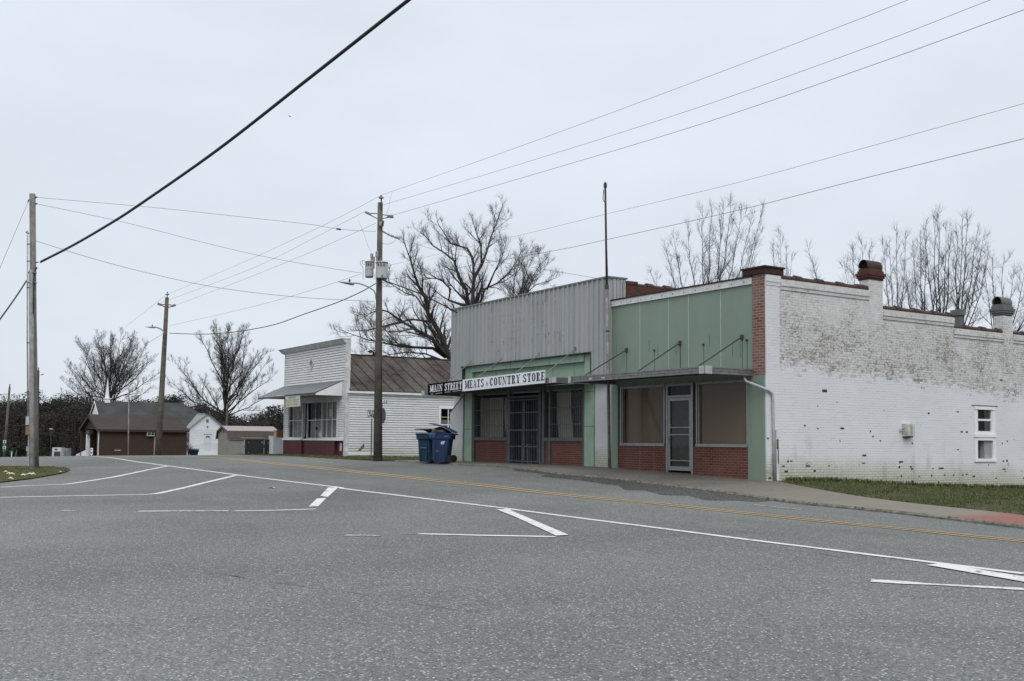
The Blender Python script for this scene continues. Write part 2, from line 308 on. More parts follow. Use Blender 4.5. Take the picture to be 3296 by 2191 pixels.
P('maroon_paint', (.078, .012, .022), rough=.6, var=.25, sc=4); P('awning_metal', (.15, .165, .175), rough=.55, var=.15, metal=.2); P('banner_cream', (.50, .49, .42), rough=.8, var=.1); P('faded_ink', (.30, .29, .17), rough=.8); P('faded_red', (.36, .24, .17), rough=.8); P('faded_green', (.10, .16, .12), rough=.8)
P('lap_shade', (.13, .125, .115), rough=.9, var=.4, sc=4); P('sign_white', (.72, .74, .78), rough=.45, var=.05, sc=2); P('sign_black', (.006, .006, .008), rough=.95, spec=.05); P('ink_navy', (.014, .017, .045), rough=.5); P('sign_green', (.02, .17, .10), rough=.5); P('sign_back', (.10, .105, .11), rough=.5, metal=.3)
P('shingle_grey', (.045, .049, .049), rough=.95, var=.3, sc=.5); P('shingle_pale', (.24, .26, .255), rough=.95, var=.15); P('roof_brown', (.042, .032, .030), rough=.9, var=.12, sc=1); P('roof_purple', (.30, .26, .26), rough=.5, var=.12)
P('trim_brown', (.05, .028, .024), rough=.8); P('shed_tan', (.235, .235, .205), rough=.85, var=.12, sc=2); P('shed_roof_side', (.085, .065, .062), rough=.7, var=.15); P('appliance_white', (.52, .55, .57), rough=.35, var=.05); P('cardboard', (.36, .25, .16), rough=.9); P('cardboard_dark', (.16, .085, .05), rough=.9)
P('black_plastic', (.014, .016, .017), rough=.5); P('meter_white', (.42, .44, .46), rough=.4); P('box_orange', (.26, .15, .06), rough=.7); P('pvc_grey', (.36, .38, .40), rough=.5); P('litter', (.62, .60, .48), rough=.9); P('dark_brick_patch', (.07, .05, .042), rough=.95, var=.4, sc=20); P('mortar_grey', (.30, .29, .26), rough=.95, var=.2)
P('bag_white', (.55, .56, .56), rough=.5); P('blue_sticker', (.45, .52, .6), rough=.4); P('ghost_mark', (.12, .125, .125), rough=.7)

def m_glass(name, tint, refl=.5):
    g = N(name); t = g.t
    tr = nn(t, 'ShaderNodeBsdfTransparent'); tr.inputs[0].default_value = tint + (1,)
    gl = nn(t, 'ShaderNodeBsdfGlossy'); gl.inputs['Roughness'].default_value = .03; gl.inputs[0].default_value = (.9, .92, .95, 1)
    fr = nn(t, 'ShaderNodeFresnel'); fr.inputs[0].default_value = 1.5
    mxs = nn(t, 'ShaderNodeMixShader'); g.l(g.mth('MULTIPLY', fr.outputs[0], refl, clamp=True), mxs.inputs[0]); g.l(tr.outputs[0], mxs.inputs[1]); g.l(gl.outputs[0], mxs.inputs[2]); g.l(mxs.outputs[0], g.out.inputs[0])
    t.nodes.remove(g.b); return g.m
MATS['glass'] = m_glass('glass', (.75, .78, .78), .45); MATS['glass_dark'] = m_glass('glass_dark', (.88, .87, .85), .025)

# ------------------------------------------------------------------ mesh builder
NOSPLIT = ('seam', 'stain', 'bolt', 'screw', 'joint', 'chip', 'letter', 'number', 'heading', 'bar', 'louvre', 'siding', 'anchor', 'guide', 'interior', 'trunk', 'crown', 'gate', 'rust', 'coping', 'board_face')
class MB:
    def __init__(s): s.v = []; s.f = []; s.m = []; s.mi = 0
    def face(s, pts):
        i = len(s.v); s.v += [tuple(map(float, p)) for p in pts]; s.f.append(tuple(range(i, i + len(pts)))); s.m.append(s.mi); return s
    def hexa(s, p):           # 8 corners: bottom 4 ccw, top 4 ccw
        i = len(s.v); s.v += [tuple(map(float, q)) for q in p]
        for q in ((0, 3, 2, 1), (4, 5, 6, 7), (0, 1, 5, 4), (1, 2, 6, 5), (2, 3, 7, 6), (3, 0, 4, 7)): s.f.append(tuple(i + k for k in q)); s.m.append(s.mi)
        return s
    def box(s, x0, x1, y0, y1, z0, z1):
        x0, x1 = min(x0, x1), max(x0, x1); y0, y1 = min(y0, y1), max(y0, y1); z0, z1 = min(z0, z1), max(z0, z1)
        return s.hexa([(x0, y0, z0), (x1, y0, z0), (x1, y1, z0), (x0, y1, z0), (x0, y0, z1), (x1, y0, z1), (x1, y1, z1), (x0, y1, z1)])
    def fb(s, a0, a1, b0, b1, z0, z1): return s.box(-a0, -a1, b0, b1, z0, z1)      # box in facade terms
    def prism(s, poly, ax, t0, t1):   # poly of 2-D points extruded along axis ax
        def mk(q, t): return {'x': (t, q[0], q[1]), 'y': (q[0], t, q[1]), 'z': (q[0], q[1], t)}[ax]
        i = len(s.v); n = len(poly); s.v += [tuple(map(float, mk(q, t0))) for q in poly] + [tuple(map(float, mk(q, t1))) for q in poly]
        s.f.append(tuple(range(i, i + n))[::-1]); s.m.append(s.mi); s.f.append(tuple(range(i + n, i + 2 * n))); s.m.append(s.mi)
        for k in range(n): s.f.append((i + k, i + (k + 1) % n, i + n + (k + 1) % n, i + n + k)); s.m.append(s.mi)
        return s
    def tube(s, pts, r, n=6, caps=True):
        pts = [Vector(p) for p in pts]; rs = r if isinstance(r, (list, tuple)) else [r] * len(pts)
        base = len(s.v); prev = None
        for k, p in enumerate(pts):
            d = (pts[min(k + 1, len(pts) - 1)] - pts[max(k - 1, 0)])
            d = d.normalized() if d.length > 1e-9 else Vector((0, 0, 1))
            if prev is None: prev = d.orthogonal().normalized()
            e1 = (prev - d * prev.dot(d)); e1 = e1.normalized() if e1.length > 1e-6 else d.orthogonal().normalized(); prev = e1; e2 = d.cross(e1)
            for j in range(n):
                an = 2 * math.pi * j / n; s.v.append(tuple(p + (e1 * math.cos(an) + e2 * math.sin(an)) * rs[k]))
        for k in range(len(pts) - 1):
            for j in range(n):
                a = base + k * n + j; b = base + k * n + (j + 1) % n; s.f.append((a, b, b + n, a + n)); s.m.append(s.mi)
        if caps and n > 2:
            s.f.append(tuple(base + j for j in range(n))[::-1]); s.m.append(s.mi); e = base + (len(pts) - 1) * n; s.f.append(tuple(e + j for j in range(n))); s.m.append(s.mi)
        return s
    def cyl(s, p0, p1, r0, r1=None, n=16): return s.tube([p0, p1], [r0, r0 if r1 is None else r1], n)
    def lathe(s, prof, c=(0, 0), n=20):      # profile (r, z) round a vertical axis
        base = len(s.v)
        for r, z in prof:
            for j in range(n): an = 2 * math.pi * j / n; s.v.append((c[0] + r * math.cos(an), c[1] + r * math.sin(an), z))
        for k in range(len(prof) - 1):
            for j in range(n): a = base + k * n + j; b = base + k * n + (j + 1) % n; s.f.append((a, b, b + n, a + n)); s.m.append(s.mi)
        s.f.append(tuple(base + j for j in range(n))[::-1]); s.m.append(s.mi); e = base + (len(prof) - 1) * n; s.f.append(tuple(e + j for j in range(n))); s.m.append(s.mi)
        return s
    def build(s, name, mat, parent=None, org=(0, 0, 0), frame=None, smooth=False, bevel=0, **tags):
        if parent is not None:
            org = ORG[parent.name]
            if not any(k in name for k in NOSPLIT):
                cl = s.clusters()
                if 1 < len(cl) <= 12:
                    r_ = None
                    for c in cl:
                        q = c.build1(name, mat, parent, org, frame, smooth, bevel, tags); r_ = r_ or q
                    return r_
        return s.build1(name, mat, parent, org, frame, smooth, bevel, tags)
    def clusters(s):
        n = len(s.v); par = list(range(n))
        def fd(x):
            while par[x] != x: par[x] = par[par[x]]; x = par[x]
            return x
        for f in s.f:
            for q in f[1:]:
                a, b = fd(f[0]), fd(q)
                if a != b: par[b] = a
        isl = {}
        for fi, f in enumerate(s.f): isl.setdefault(fd(f[0]), []).append(fi)
        if len(isl) > 160: return [s]
        V = np.array(s.v); bb = []
        for k, fl in isl.items():
            ids = sorted({i for fi in fl for i in s.f[fi]}); bb.append([V[ids].min(0) - .012, V[ids].max(0) + .012, fl])
        g = list(range(len(bb)))
        def gf(x):
            while g[x] != x: x = g[x]
            return x
        for i in range(len(bb)):
            for j in range(i):
                if (bb[i][0] <= bb[j][1]).all() and (bb[j][0] <= bb[i][1]).all():
                    a, b = gf(i), gf(j)
                    if a != b: g[a] = b
        out = {}
        for i in range(len(bb)): out.setdefault(gf(i), []).extend(bb[i][2])
        if len(out) == 1: return [s]
        res = []
        for fl in out.values():
            m = MB(); mp_ = {}
            for fi in fl:
                nf = []
                for i in s.f[fi]:
                    if i not in mp_: mp_[i] = len(m.v); m.v.append(s.v[i])
                    nf.append(mp_[i])
                m.f.append(tuple(nf)); m.m.append(s.m[fi])
            res.append(m)
        return res
    def build1(s, name, mat, parent, org, frame, smooth, bevel, tags):
        me = bpy.data.meshes.new(name); me.from_pydata([(x - org[0], y - org[1], z - org[2]) for x, y, z in s.v], [], s.f); me.validate()
        mats = mat if isinstance(mat, (list, tuple)) else [mat]
        for q in mats: me.materials.append(MATS[q])
        if len(mats) > 1: me.polygons.foreach_set('material_index', s.m)
        if smooth: me.polygons.foreach_set('use_smooth', [True] * len(me.polygons))
        o = bpy.data.objects.new(name, me); COL.objects.link(o)
        if bevel:
            b = o.modifiers.new('bevel', 'BEVEL'); b.width = bevel; b.segments = 2; b.limit_method = 'ANGLE'
        if parent is not None: o.parent = parent; ORG[o.name] = org
        else:
            fr = FR if frame == 'F' else ID
            o.matrix_world = fr @ Matrix.Translation(Vector(org)); ORG[o.name] = org
        for k, q in tags.items(): o[k] = q
        return o
ORG = {}
def thing(name, label, cat, org=(0, 0, 0), frame=None, group=None, rot=0):
    """an Empty at the thing's base; parts are given in the same coordinates as org"""
    o = bpy.data.objects.new(name, None); COL.objects.link(o); o.empty_display_size = .3
    o['label'] = label; o['category'] = cat
    if group: o['group'] = group
    o.matrix_world = (FR if frame == 'F' else ID) @ Matrix.Translation(Vector(org)) @ Matrix.Rotation(rot, 4, 'Z')
    ORG[o.name] = tuple(org) if not rot else tuple(org)
    return o
def local_thing(name, label, cat, loc, rot=0, group=None):
    """a thing whose parts are modelled round its own origin"""
    o = bpy.data.objects.new(name, None); COL.objects.link(o); o.empty_display_size = .3; o['label'] = label; o['category'] = cat
    if group: o['group'] = group
    o.location = Vector([float(q) for q in loc]); o.rotation_euler = (0, 0, rot); ORG[o.name] = (0, 0, 0); return o
def zsc(x0, y0, k): return lambda X, Y: (x0 + X / k, y0 + Y / k)
Z1 = zsc(0, 1000, 2.413); Z3 = zsc(850, 1050, 3.135); Z4 = zsc(1300, 1050, 3.135); Z5 = zsc(1850, 850, 2.178); Z6 = zsc(2400, 800, 1.742)
ZR5 = zsc(0, 1400, 2.1445); ZR6 = zsc(1000, 1450, 2.359); ZR7 = zsc(1700, 1450, 1.478); ZR8 = zsc(0, 1700, 1.474); D_ = lambda X, Y: (X / .71571, Y / .71571)

# ------------------------------------------------------------------ ground, road, sidewalk
def tensor(avals, bvals, zf, name, mat, kind='structure', clipfn=None):
    AA, BB = np.meshgrid(avals, bvals, indexing='ij'); ZZ = zf(AA, BB)
    mb = MB(); na, nb = AA.shape
    mb.v = [(-AA[i, j], BB[i, j], ZZ[i, j]) for i in range(na) for j in range(nb)]
    for i in range(na - 1):
        for j in range(nb - 1):
            if clipfn and not clipfn((AA[i, j] + AA[i + 1, j + 1]) / 2, (BB[i, j] + BB[i + 1, j + 1]) / 2): continue
            mb.f.append((i * nb + j, i * nb + j + 1, (i + 1) * nb + j + 1, (i + 1) * nb + j)); mb.m.append(0)
    return mb.build(name, mat, frame='F', smooth=True, kind=kind)
def spread(lo, hi, step, far_lo, far_hi, k=1.35):
    v = list(np.arange(lo, hi + 1e-6, step)); s = step
    while v[-1] < far_hi: s *= k; v.append(min(v[-1] + s, far_hi))
    s = step
    while v[0] > far_lo: s *= k; v.insert(0, max(v[0] - s, far_lo))
    return np.array(v)
# kerb line (a -> b) measured along its top edge
KP = [ZR6(1100, 97), ZR6(1300, 105), ZR6(1500, 118), ZR6(1700, 140), ZR6(1850, 165), ZR7(430, 130), ZR7(700, 165), ZR7(1150, 225), ZR7(1500, 262), ZR7(1800, 292), ZR7(2000, 315), ZR7(2300, 350)]
KH = [.05, .05, .055, .06, .06, .06, .06, .06, .06, .06, .06, .06]
kl = sorted([ab(hit(x, y, h)) for (x, y), h in zip(KP, KH)])
KA = np.array([q[0] for q in kl]); KB = np.array([q[1] for q in kl])
print('KERB', [(round(a, 1), round(b, 2)) for a, b in kl])
KA = np.r_[-200, -40, KA, KA[-1] + 4, 20, 27, 34, 42, 60, 100, 200]; e = KB[-1]
KB = np.r_[KB[0] + 0, KB[0], KB, e, -2.6, -2.4, -1.9, -1.2, 0, 3, 8]
def kb(a): return np.interp(a, KA, KB)
SW_END = 17.6
bpos = [ab(hit(*D_(*q), .1)) for q in ((1900, 1121), (2100, 1149), (2250, 1164), (2352, 1175))]
print('BACK', [(round(a, 1), round(b, 2)) for a, b in bpos])
bpos = sorted(bpos)
BA = np.array([-200, -30] + [q[0] for q in bpos] + [-.6, 0, 40]); BB_ = np.array([bpos[0][1] - 1, bpos[0][1] - .2] + [q[1] for q in bpos] + [.1, .3, .3])
def bk(a): return np.interp(a, BA, BB_)
def kh(a): return np.interp(a, [-20, -2, 6, 12, 17.6], [.06, .06, .06, .055, .05])

ga = spread(-22, 60, .6, -900, 900, 1.3); gb = spread(-32, 20, .6, -900, 900, 1.3)
def zground(A, B):
    z = Gv(A, B); z = np.where(B < kb(A) - .05, z - .06, z)
    sw = (A < SW_END) & (B > kb(A) - .3) & (B < bk(A) - .1); z = np.where(sw, z - .1, z)
    lump = .02 * np.sin(A * 2.1 + B) * np.cos(B * 1.7 - A * .6); return z + np.where(B > bk(A) + .6, lump, 0)
tensor(ga, gb, zground, 'ground', 'grass')
# road: columns in a, rows from the kerb line outwards
ra = spread(-22, 60, .5, -260, 110, 1.25)
rt = np.r_[0, np.arange(.25, 12, .35), np.arange(12, 30, .8), np.arange(30, 120, 8)]
RA, RT = np.meshgrid(ra, rt, indexing='ij'); RBm = kb(RA) - RT + .02; RZ = Gv(RA, RBm)
mb = MB(); na, nb = RA.shape
mb.v = [(-RA[i, j], RBm[i, j], RZ[i, j]) for i in range(na) for j in range(nb)]
for i in range(na - 1):
    for j in range(nb - 1): mb.f.append((i * nb + j, (i + 1) * nb + j, (i + 1) * nb + j + 1, i * nb + j + 1)); mb.m.append(0)
mb.build('road', 'asphalt', frame='F', smooth=True, kind='structure')
# sidewalk with a worn kerb
mb = MB(); mk = MB(); sa = np.arange(-45, SW_END + .01, .25); jr = RNG.normal(0, .012, len(sa)); jz = RNG.normal(0, .006, len(sa))
topz = [G(a, kb(a)) + float(kh(a)) for a in sa]; bz = [max(G(a, bk(a)) + .012, topz[i] - .4) for i, a in enumerate(sa)]
for i in range(len(sa) - 1):
    def P3(k, t):
        a = sa[k]; b = kb(a) + .08 + (bk(a) - kb(a) - .08) * t; return (-a, b, topz[k] + (bz[k] - topz[k]) * t)
    for t0, t1 in ((0, .33), (.33, .66), (.66, 1)): mb.face([P3(i, t0), P3(i + 1, t0), P3(i + 1, t1), P3(i, t1)][::-1])
    def K3(k, db, dz): a = sa[k]; return (-a, kb(a) + db + jr[k] * .6, topz[k] + dz * .6 + jz[k] * .5)
    mk.face([K3(i, 0.02, -.02), K3(i + 1, 0.02, -.02), K3(i + 1, .10, .004), K3(i, .10, .004)][::-1])
    mk.face([K3(i, 0.0, -.05), K3(i + 1, 0.0, -.05), K3(i + 1, .02, -.02), K3(i, .02, -.02)][::-1])
    mk.face([K3(i, -.01, -.3), K3(i + 1, -.01, -.3), K3(i + 1, 0, -.05), K3(i, 0, -.05)][::-1])
mb.build('sidewalk', 'sidewalk_concrete', frame='F', kind='structure')
mk.build('kerb', 'kerb', frame='F', kind='structure')

def drape(name, pix, dz, mat, cuts=2, label=None, **tags):
    """a sheet lying on the ground, outline given by where it is seen"""
    bm = bmesh.new(); vs_ = []
    for q in pix:
        a, b = ab(hit(*q)); vs_.append(bm.verts.new((-a, b, 0)))
    f = bm.faces.new(vs_); bmesh.ops.triangulate(bm, faces=[f])
    for _ in range(cuts):
        le = [ed for ed in bm.edges if ed.calc_length() > .5]
        if not le: break
        bmesh.ops.subdivide_edges(bm, edges=le, cuts=1); bmesh.ops.triangulate(bm, faces=bm.faces)
    A = np.array([-v.co.x for v in bm.verts]); B = np.array([v.co.y for v in bm.verts]); Zs = Gv(A, B)
    for v, z in zip(bm.verts, Zs): v.co.z = z + dz
    bmesh.ops.recalc_face_normals(bm, faces=bm.faces)
    if sum(f.normal.z for f in bm.faces) < 0: bmesh.ops.reverse_faces(bm, faces=bm.faces)
    me = bpy.data.meshes.new(name); bm.to_mesh(me); bm.free(); me.materials.append(MATS[mat])
    o = bpy.data.objects.new(name, me); COL.objects.link(o); o.matrix_world = FR
    for k, q in tags.items(): o[k] = q
    return o
def smooth_line(P, step=.3):
    P = np.array(P); d = np.r_[0, np.cumsum(np.hypot(*(P[1:] - P[:-1]).T))]; t = np.arange(0, d[-1], step); t = np.r_[t, d[-1]]
    return np.c_[np.interp(t, d, P[:, 0]), np.interp(t, d, P[:, 1])]
def ribbon(mb, AB, w, dz, off=0, jag=.0):
    Q = smooth_line(AB); n = len(Q); T = np.gradient(Q, axis=0); T /= np.maximum(np.hypot(*T.T)[:, None], 1e-6); Nn = np.c_[-T[:, 1], T[:, 0]]
    j0 = RNG.normal(0, jag, n); j1 = RNG.normal(0, jag, n)
    L = Q + Nn * (off - w / 2 + j0)[:, None]; Rr = Q + Nn * (off + w / 2 + j1)[:, None]
    zl = Gv(L[:, 0], L[:, 1]) + dz; zr = Gv(Rr[:, 0], Rr[:, 1]) + dz
    for k in range(n - 1): mb.face([(-L[k, 0], L[k, 1], zl[k]), (-L[k + 1, 0], L[k + 1, 1], zl[k + 1]), (-Rr[k + 1, 0], Rr[k + 1, 1], zr[k + 1]), (-Rr[k, 0], Rr[k, 1], zr[k])])
def flat_up(o):
    me = o.data; bm = bmesh.new(); bm.from_mesh(me)
    for f in bm.faces:
        if f.normal.z < 0: f.normal_flip()
    bm.to_mesh(me); bm.free(); return o
def pl(pts): return [ab(hit(*q)) for q in pts]
def fitline(pts, deg=3):
    """smooth a measured line so that survey noise does not wobble it"""
    Q = np.array(pl(pts)); c = np.polyfit(Q[:, 0], Q[:, 1], deg); aa = np.linspace(Q[:, 0].min(), Q[:, 0].max(), 120); return np.c_[aa, np.polyval(c, aa)]
WH = [ZR5(540, 140), ZR5(680, 150), ZR5(900, 178), ZR5(1150, 213), ZR5(1630, 275), ZR5(2359, 365), ZR6(210, 285), ZR6(900, 370), ZR6(1500, 443), ZR6(2359, 555), ZR7(560, 362), ZR7(1100, 432), ZR7(1650, 500), ZR7(2359, 588)]
YE = [ZR5(1400, 155), ZR5(1700, 175), ZR5(2000, 207), ZR5(2359, 243), ZR6(700, 200), ZR6(1400, 275), ZR6(2359, 380), ZR7(600, 250), ZR7(1200, 315), ZR7(1800, 375), ZR7(2359, 432)]
yl = pl(YE); wl = pl(WH); print('YEL', [(round(a, 1), round(b, 1)) for a, b in yl]); print('WHI', [(round(a, 1), round(b, 1)) for a, b in wl])
mb = MB(); ribbon(mb, sorted(wl) , .13, .008, jag=.004)
flat_up(mb.build('edge_line', 'line_white', frame='F', kind='structure'))
ys = sorted(yl); e0 = np.array(ys[0]) + (np.array(ys[0]) - np.array(ys[1])) * 3; ys = [tuple(e0)] + ys
mb = MB(); ribbon(mb, ys, .11, .008, .17, .003); ribbon(mb, ys, .11, .008, -.17, .003)
flat_up(mb.build('centre_line', 'line_yellow', frame='F', kind='structure'))
mb = MB(); ribbon(mb, pl([ZR5(0, 362), ZR5(200, 350), ZR5(455, 341), ZR5(620, 317), ZR5(800, 288), ZR5(1000, 245), ZR5(1160, 214)]), .16, .008, jag=.008)
ribbon(mb, pl([ZR5(0, 432), ZR5(500, 421), ZR5(1040, 411), ZR5(1100, 402), ZR5(1250, 370), ZR5(1420, 328), ZR5(1625, 279)]), .17, .008, jag=.008)
ribbon(mb, pl([ZR5(955, 528), ZR5(1300, 526), ZR5(1575, 525)]), .15, .008, jag=.010); ribbon(mb, pl([ZR5(1620, 526), ZR5(2000, 519), ZR5(2180, 512)]), .14, .008, jag=.010)
ribbon(mb, pl([ZR6(820, 634), ZR6(1165, 643), ZR6(1860, 657)]), .13, .008, jag=.009)
flat_up(mb.build('turn_lane_lines', 'line_white', frame='F', kind='structure'))
mb = MB(); ribbon(mb, pl([ZR5(430, 523), ZR5(520, 523)]), .10, .008, jag=.01); ribbon(mb, pl([ZR6(265, 645), ZR6(530, 650)]), .12, .008, jag=.02)
ribbon(mb, pl([Z3(370, 1350), Z3(690, 1375)]), .12, .008); ribbon(mb, pl([ZR7(1075, 258), ZR7(1300, 282)]), .08, .008)
flat_up(mb.build('faded_road_lines', 'line_faint', frame='F', kind='structure'))
mb = MB(); ribbon(mb, pl([ZR7(1630, 622), ZR7(2000, 642), ZR7(2420, 666)]), .15, .008, jag=.022); ribbon(mb, pl([ZR6(700, 631), ZR6(830, 634)]), .06, .008, jag=.02)
flat_up(mb.build('worn_road_line', 'line_worn', frame='F', kind='structure'))
for i, (q, m_) in enumerate([([ZR5(2130, 497), ZR5(2198, 495), ZR5(2252, 437), ZR5(2188, 441)], 'line_white'), ([ZR5(2212, 422), ZR5(2262, 431), ZR5(2335, 363), ZR5(2264, 365)], 'line_white'),
     ([ZR6(1410, 450), ZR6(1500, 447), ZR6(1600, 492), ZR6(1700, 535), ZR6(1960, 645), ZR6(1862, 650), ZR6(1690, 570), ZR6(1550, 505)], 'line_white'), ([ZR7(1895, 548), ZR7(1965, 540), ZR7(2430, 616), ZR7(2430, 641)], 'line_white')]):
    drape('road_chevron', q, .012, m_, kind='structure')
drape('dark_asphalt_patch', [ZR7(-80, 82), ZR7(20, 92), ZR7(150, 107), ZR7(300, 117), ZR7(420, 132), ZR7(520, 150), ZR7(640, 163), ZR7(760, 184), ZR7(900, 197), ZR7(1000, 210), ZR7(1175, 236), ZR7(1100, 246), ZR7(985, 238), ZR7(850, 236), ZR7(760, 214), ZR7(640, 212), ZR7(560, 190), ZR7(455, 186), ZR7(430, 165), ZR7(300, 150), ZR7(230, 140), ZR7(60, 124), ZR7(90, 112), ZR7(-60, 96)], .006, 'asphalt_dark', 3, kind='structure')
mb = MB()
for q in ([ZR7(940, 450), ZR7(1180, 468), ZR7(1400, 490), ZR7(1520, 512), ZR7(1640, 503), ZR7(1800, 498), ZR7(2250, 490)], [ZR8(780, 170), ZR8(1100, 225), ZR8(1300, 260), ZR8(1500, 285), ZR8(1700, 318), ZR8(1900, 345), ZR8(2300, 410)],
          [ZR6(130, 372), ZR6(400, 415), ZR6(760, 440), ZR6(930, 420)], [ZR7(140, 368), ZR7(260, 378), ZR7(420, 366), ZR7(620, 350), ZR7(900, 336)], [ZR5(500, 162), ZR5(700, 172), ZR5(850, 190)], [ZR7(230, 405), ZR7(600, 402), ZR7(840, 410)]):
    Q = pl(q); Q = smooth_line(Q, .22); Q += RNG.normal(0, .035, Q.shape); ribbon(mb, Q, .006, .006, jag=.003)
flat_up(mb.build('road_crack', 'asphalt_dark', frame='F', kind='structure'))
ZI = zsc(0, 1480, 9.436)
isl = [ZI(q[0], q[1]) for q in ((-3600, 190), (-1500, 200), (0, 205), (500, 212), (900, 214), (1300, 216), (1700, 226), (2000, 262), (2110, 310), (2050, 370), (1900, 415), (1500, 487), (900, 592), (0, 700), (-1500, 860), (-3600, 1100))]
drape('grass_island', isl, .035, 'grass_island', 4, kind='structure')

# grass tufts ------------------------------------------------------------------
def tufts(name, sampler, n, h, mats, kind='stuff', **tags):
    mb = MB()
    pts = [sampler() for _ in range(n)]; Zs = Gv([p[0] for p in pts], [p[1] for p in pts])
    for (a, b), z in zip(pts, Zs):
        k = random.randint(3, 5)
        for _ in range(k):
            an = random.random() * 6.28; hh = h * random.uniform(.4, 1.2); ww = .012 + .008 * random.random(); dx, dy = math.cos(an), math.sin(an)
            mb.mi = 0 if random.random() < .68 else 1; x = -a + random.uniform(-.05, .05); y = b + random.uniform(-.05, .05); le = hh * random.uniform(.1, .7)
            mb.face([(x - dy * ww, y + dx * ww, z - .01), (x + dy * ww, y - dx * ww, z - .01), (x + dx * le, y + dy * le, z + hh)])
    return mb.build(name, mats, frame='F', kind=kind, **tags)
def s_lot():
    while True:
        a = random.uniform(-13, -.1); b = random.uniform(-2, 9)
        if b > bk(a) + .05 and (random.random() < .8): return a, b
tufts('lawn_grass', s_lot, 8000, .04, ['grass_blade', 'straw_blade'])
def s_wall():
    b = random.uniform(.6, 12.5); return (-abs(random.gauss(.05, .09)) - .01, b)
tufts('wall_foot_grass', s_wall, 900, .12, ['grass_blade', 'straw_blade'])
ia = np.array(pl(isl))
def inpoly(x, y, P):
    c = False; j = len(P) - 1
    for i in range(len(P)):
        if ((P[i][1] > y) != (P[j][1] > y)) and (x < (P[j][0] - P[i][0]) * (y - P[i][1]) / (P[j][1] - P[i][1] + 1e-12) + P[i][0]): c = not c
        j = i
    return c
def s_isl():
    while True:
        a = random.uniform(ia[:, 0].min(), ia[:, 0].max()); b = random.uniform(ia[:, 1].min(), ia[:, 1].max())
        if inpoly(a, b, ia): return a, b
tufts('island_grass', s_isl, 5200, .075, ['grass_blade', 'straw_blade'])
def s_house():
    a = random.uniform(17.7, 40); b = kb(a) + random.uniform(.15, 2.4) if a > 26 else random.choice((kb(a) + random.uniform(.15, 1.0), random.uniform(-1.5, 5))); return (a, b)
tufts('verge_grass', s_house, 3200, .06, ['grass_blade', 'straw_blade'])
# pale kerb rubble and litter
mb = MB()
for (px, py) in (ZI(170, 365), ZI(265, 425), ZI(350, 437), ZI(410, 425), ZI(700, 470), ZI(760, 440), ZI(830, 445), ZI(900, 440), ZI(960, 437), ZI(1010, 435), ZI(325, 577), ZI(1830, 360)):
    p = hit(px, py, .05); r = random.uniform(.03, .07); mb.tube([(p[0] - r, p[1], p[2]), (p[0], p[1], p[2] + r * .5), (p[0] + r * 1.3, p[1], p[2])], [r * .3, r * .6, r * .2], 5)
mb.build('paper_litter', 'litter', kind='stuff')
p = hit(*ZR5(1878, 366), .01); mb = MB(); mb.face([(p[0] - .12, p[1], p[2] + .004), (p[0] - .02, p[1] - .06, p[2] + .03), (p[0] + .1, p[1] - .02, p[2] + .004), (p[0] + .03, p[1] + .1, p[2] + .02)])
mb.build('paper_scrap', 'litter', label='crumpled white scrap of paper lying on the asphalt between the turn lane lines', category='litter')
# broken kerb edge stones
mb = MB()
for a in np.arange(-14, 9, .16):
    if random.random() < .35:
        r = random.uniform(.008, .028); z = G(a, kb(a)) + kh(a); x = -a + random.uniform(-.05, .05); y = kb(a) + random.uniform(-.02, .06)
        mb.tube([(x - r, y, z - .012), (x, y + .01, z + r * .25), (x + r, y, z - .014)], [r * .5, r * .8, r * .4], 5)
mb.build('kerb_rubble', 'kerb', frame='F', kind='stuff')

# ================================================================== the green and white brick store
GO = (-3.2, 0, .6)
gs = thing('green_store', 'green panelled storefront with flat metal canopy and long white painted brick side wall', 'shop', GO, 'F')
TOPS = [(0, .56, 6.08), (.56, 4.21, 6.0), (4.21, 4.81, 6.33), (4.81, 8.15, 5.5), (8.15, 10.73, 5.17), (10.73, 11.27, 5.74), (11.27, 14.2, 5.17), (14.2, 17, 4.8)]
mb = MB()
for b0, b1, zt in TOPS:
    pr = -.03 if b0 in (0, 4.21, 10.73) else 0
    if b0 == 8.15:
        mb.fb(0, .3, 8.15, 9.18, -.3, zt); mb.fb(0, .3, 9.18, 10.1, -.3, 1.16); mb.fb(0, .3, 9.18, 10.1, 2.79, zt); mb.fb(0, .3, 10.1, 10.73, -.3, zt)
    else: mb.fb(0, .3, b0, b1, -.3, zt); (mb.fb(pr if b0 == 0 else -.012, -.0005, b0, b1, 3.9 if b0 else -.3, zt) if pr else None)
mb.build('side_wall', 'painted_brick', gs)
mb = MB()                                                       # stepped corbel courses under the coping
for b0, b1, zt in TOPS:
    if b0 in (0, 4.21, 10.73): continue
    mb.fb(-.055, -.001, b0, b1, zt - .19, zt - .02); mb.fb(-.03, -.001, b0, b1, zt - .285, zt - .195)
mb.fb(-.06, -.031, 0, .56, 5.88, 6.06); mb.fb(-.045, -.031, 0, .56, 5.79, 5.875)
mb.build('corbel', 'painted_brick', gs)
for b0, b1, zt in TOPS:                                         # clay coping tiles
    if b0 in (0, 4.21, 10.73): continue
    mb = MB(); s0 = b0 + (.02 if b0 > 5 else .06)
    while s0 < b1:
        e_ = min(s0 + .86, b1 + .04); dz = RNG.normal(0, .006); mb.tube([(-.1, s0, zt + .04 + dz), (-.1, e_ - .14, zt + .035 + dz)], .088, 12)
        mb.tube([(-.1, e_ - .26, zt + .055 + dz), (-.1, e_, zt + .05 + dz)], [.108, .104], 12); s0 = e_
    mb.build('coping', 'coping_tile', gs, smooth=False)
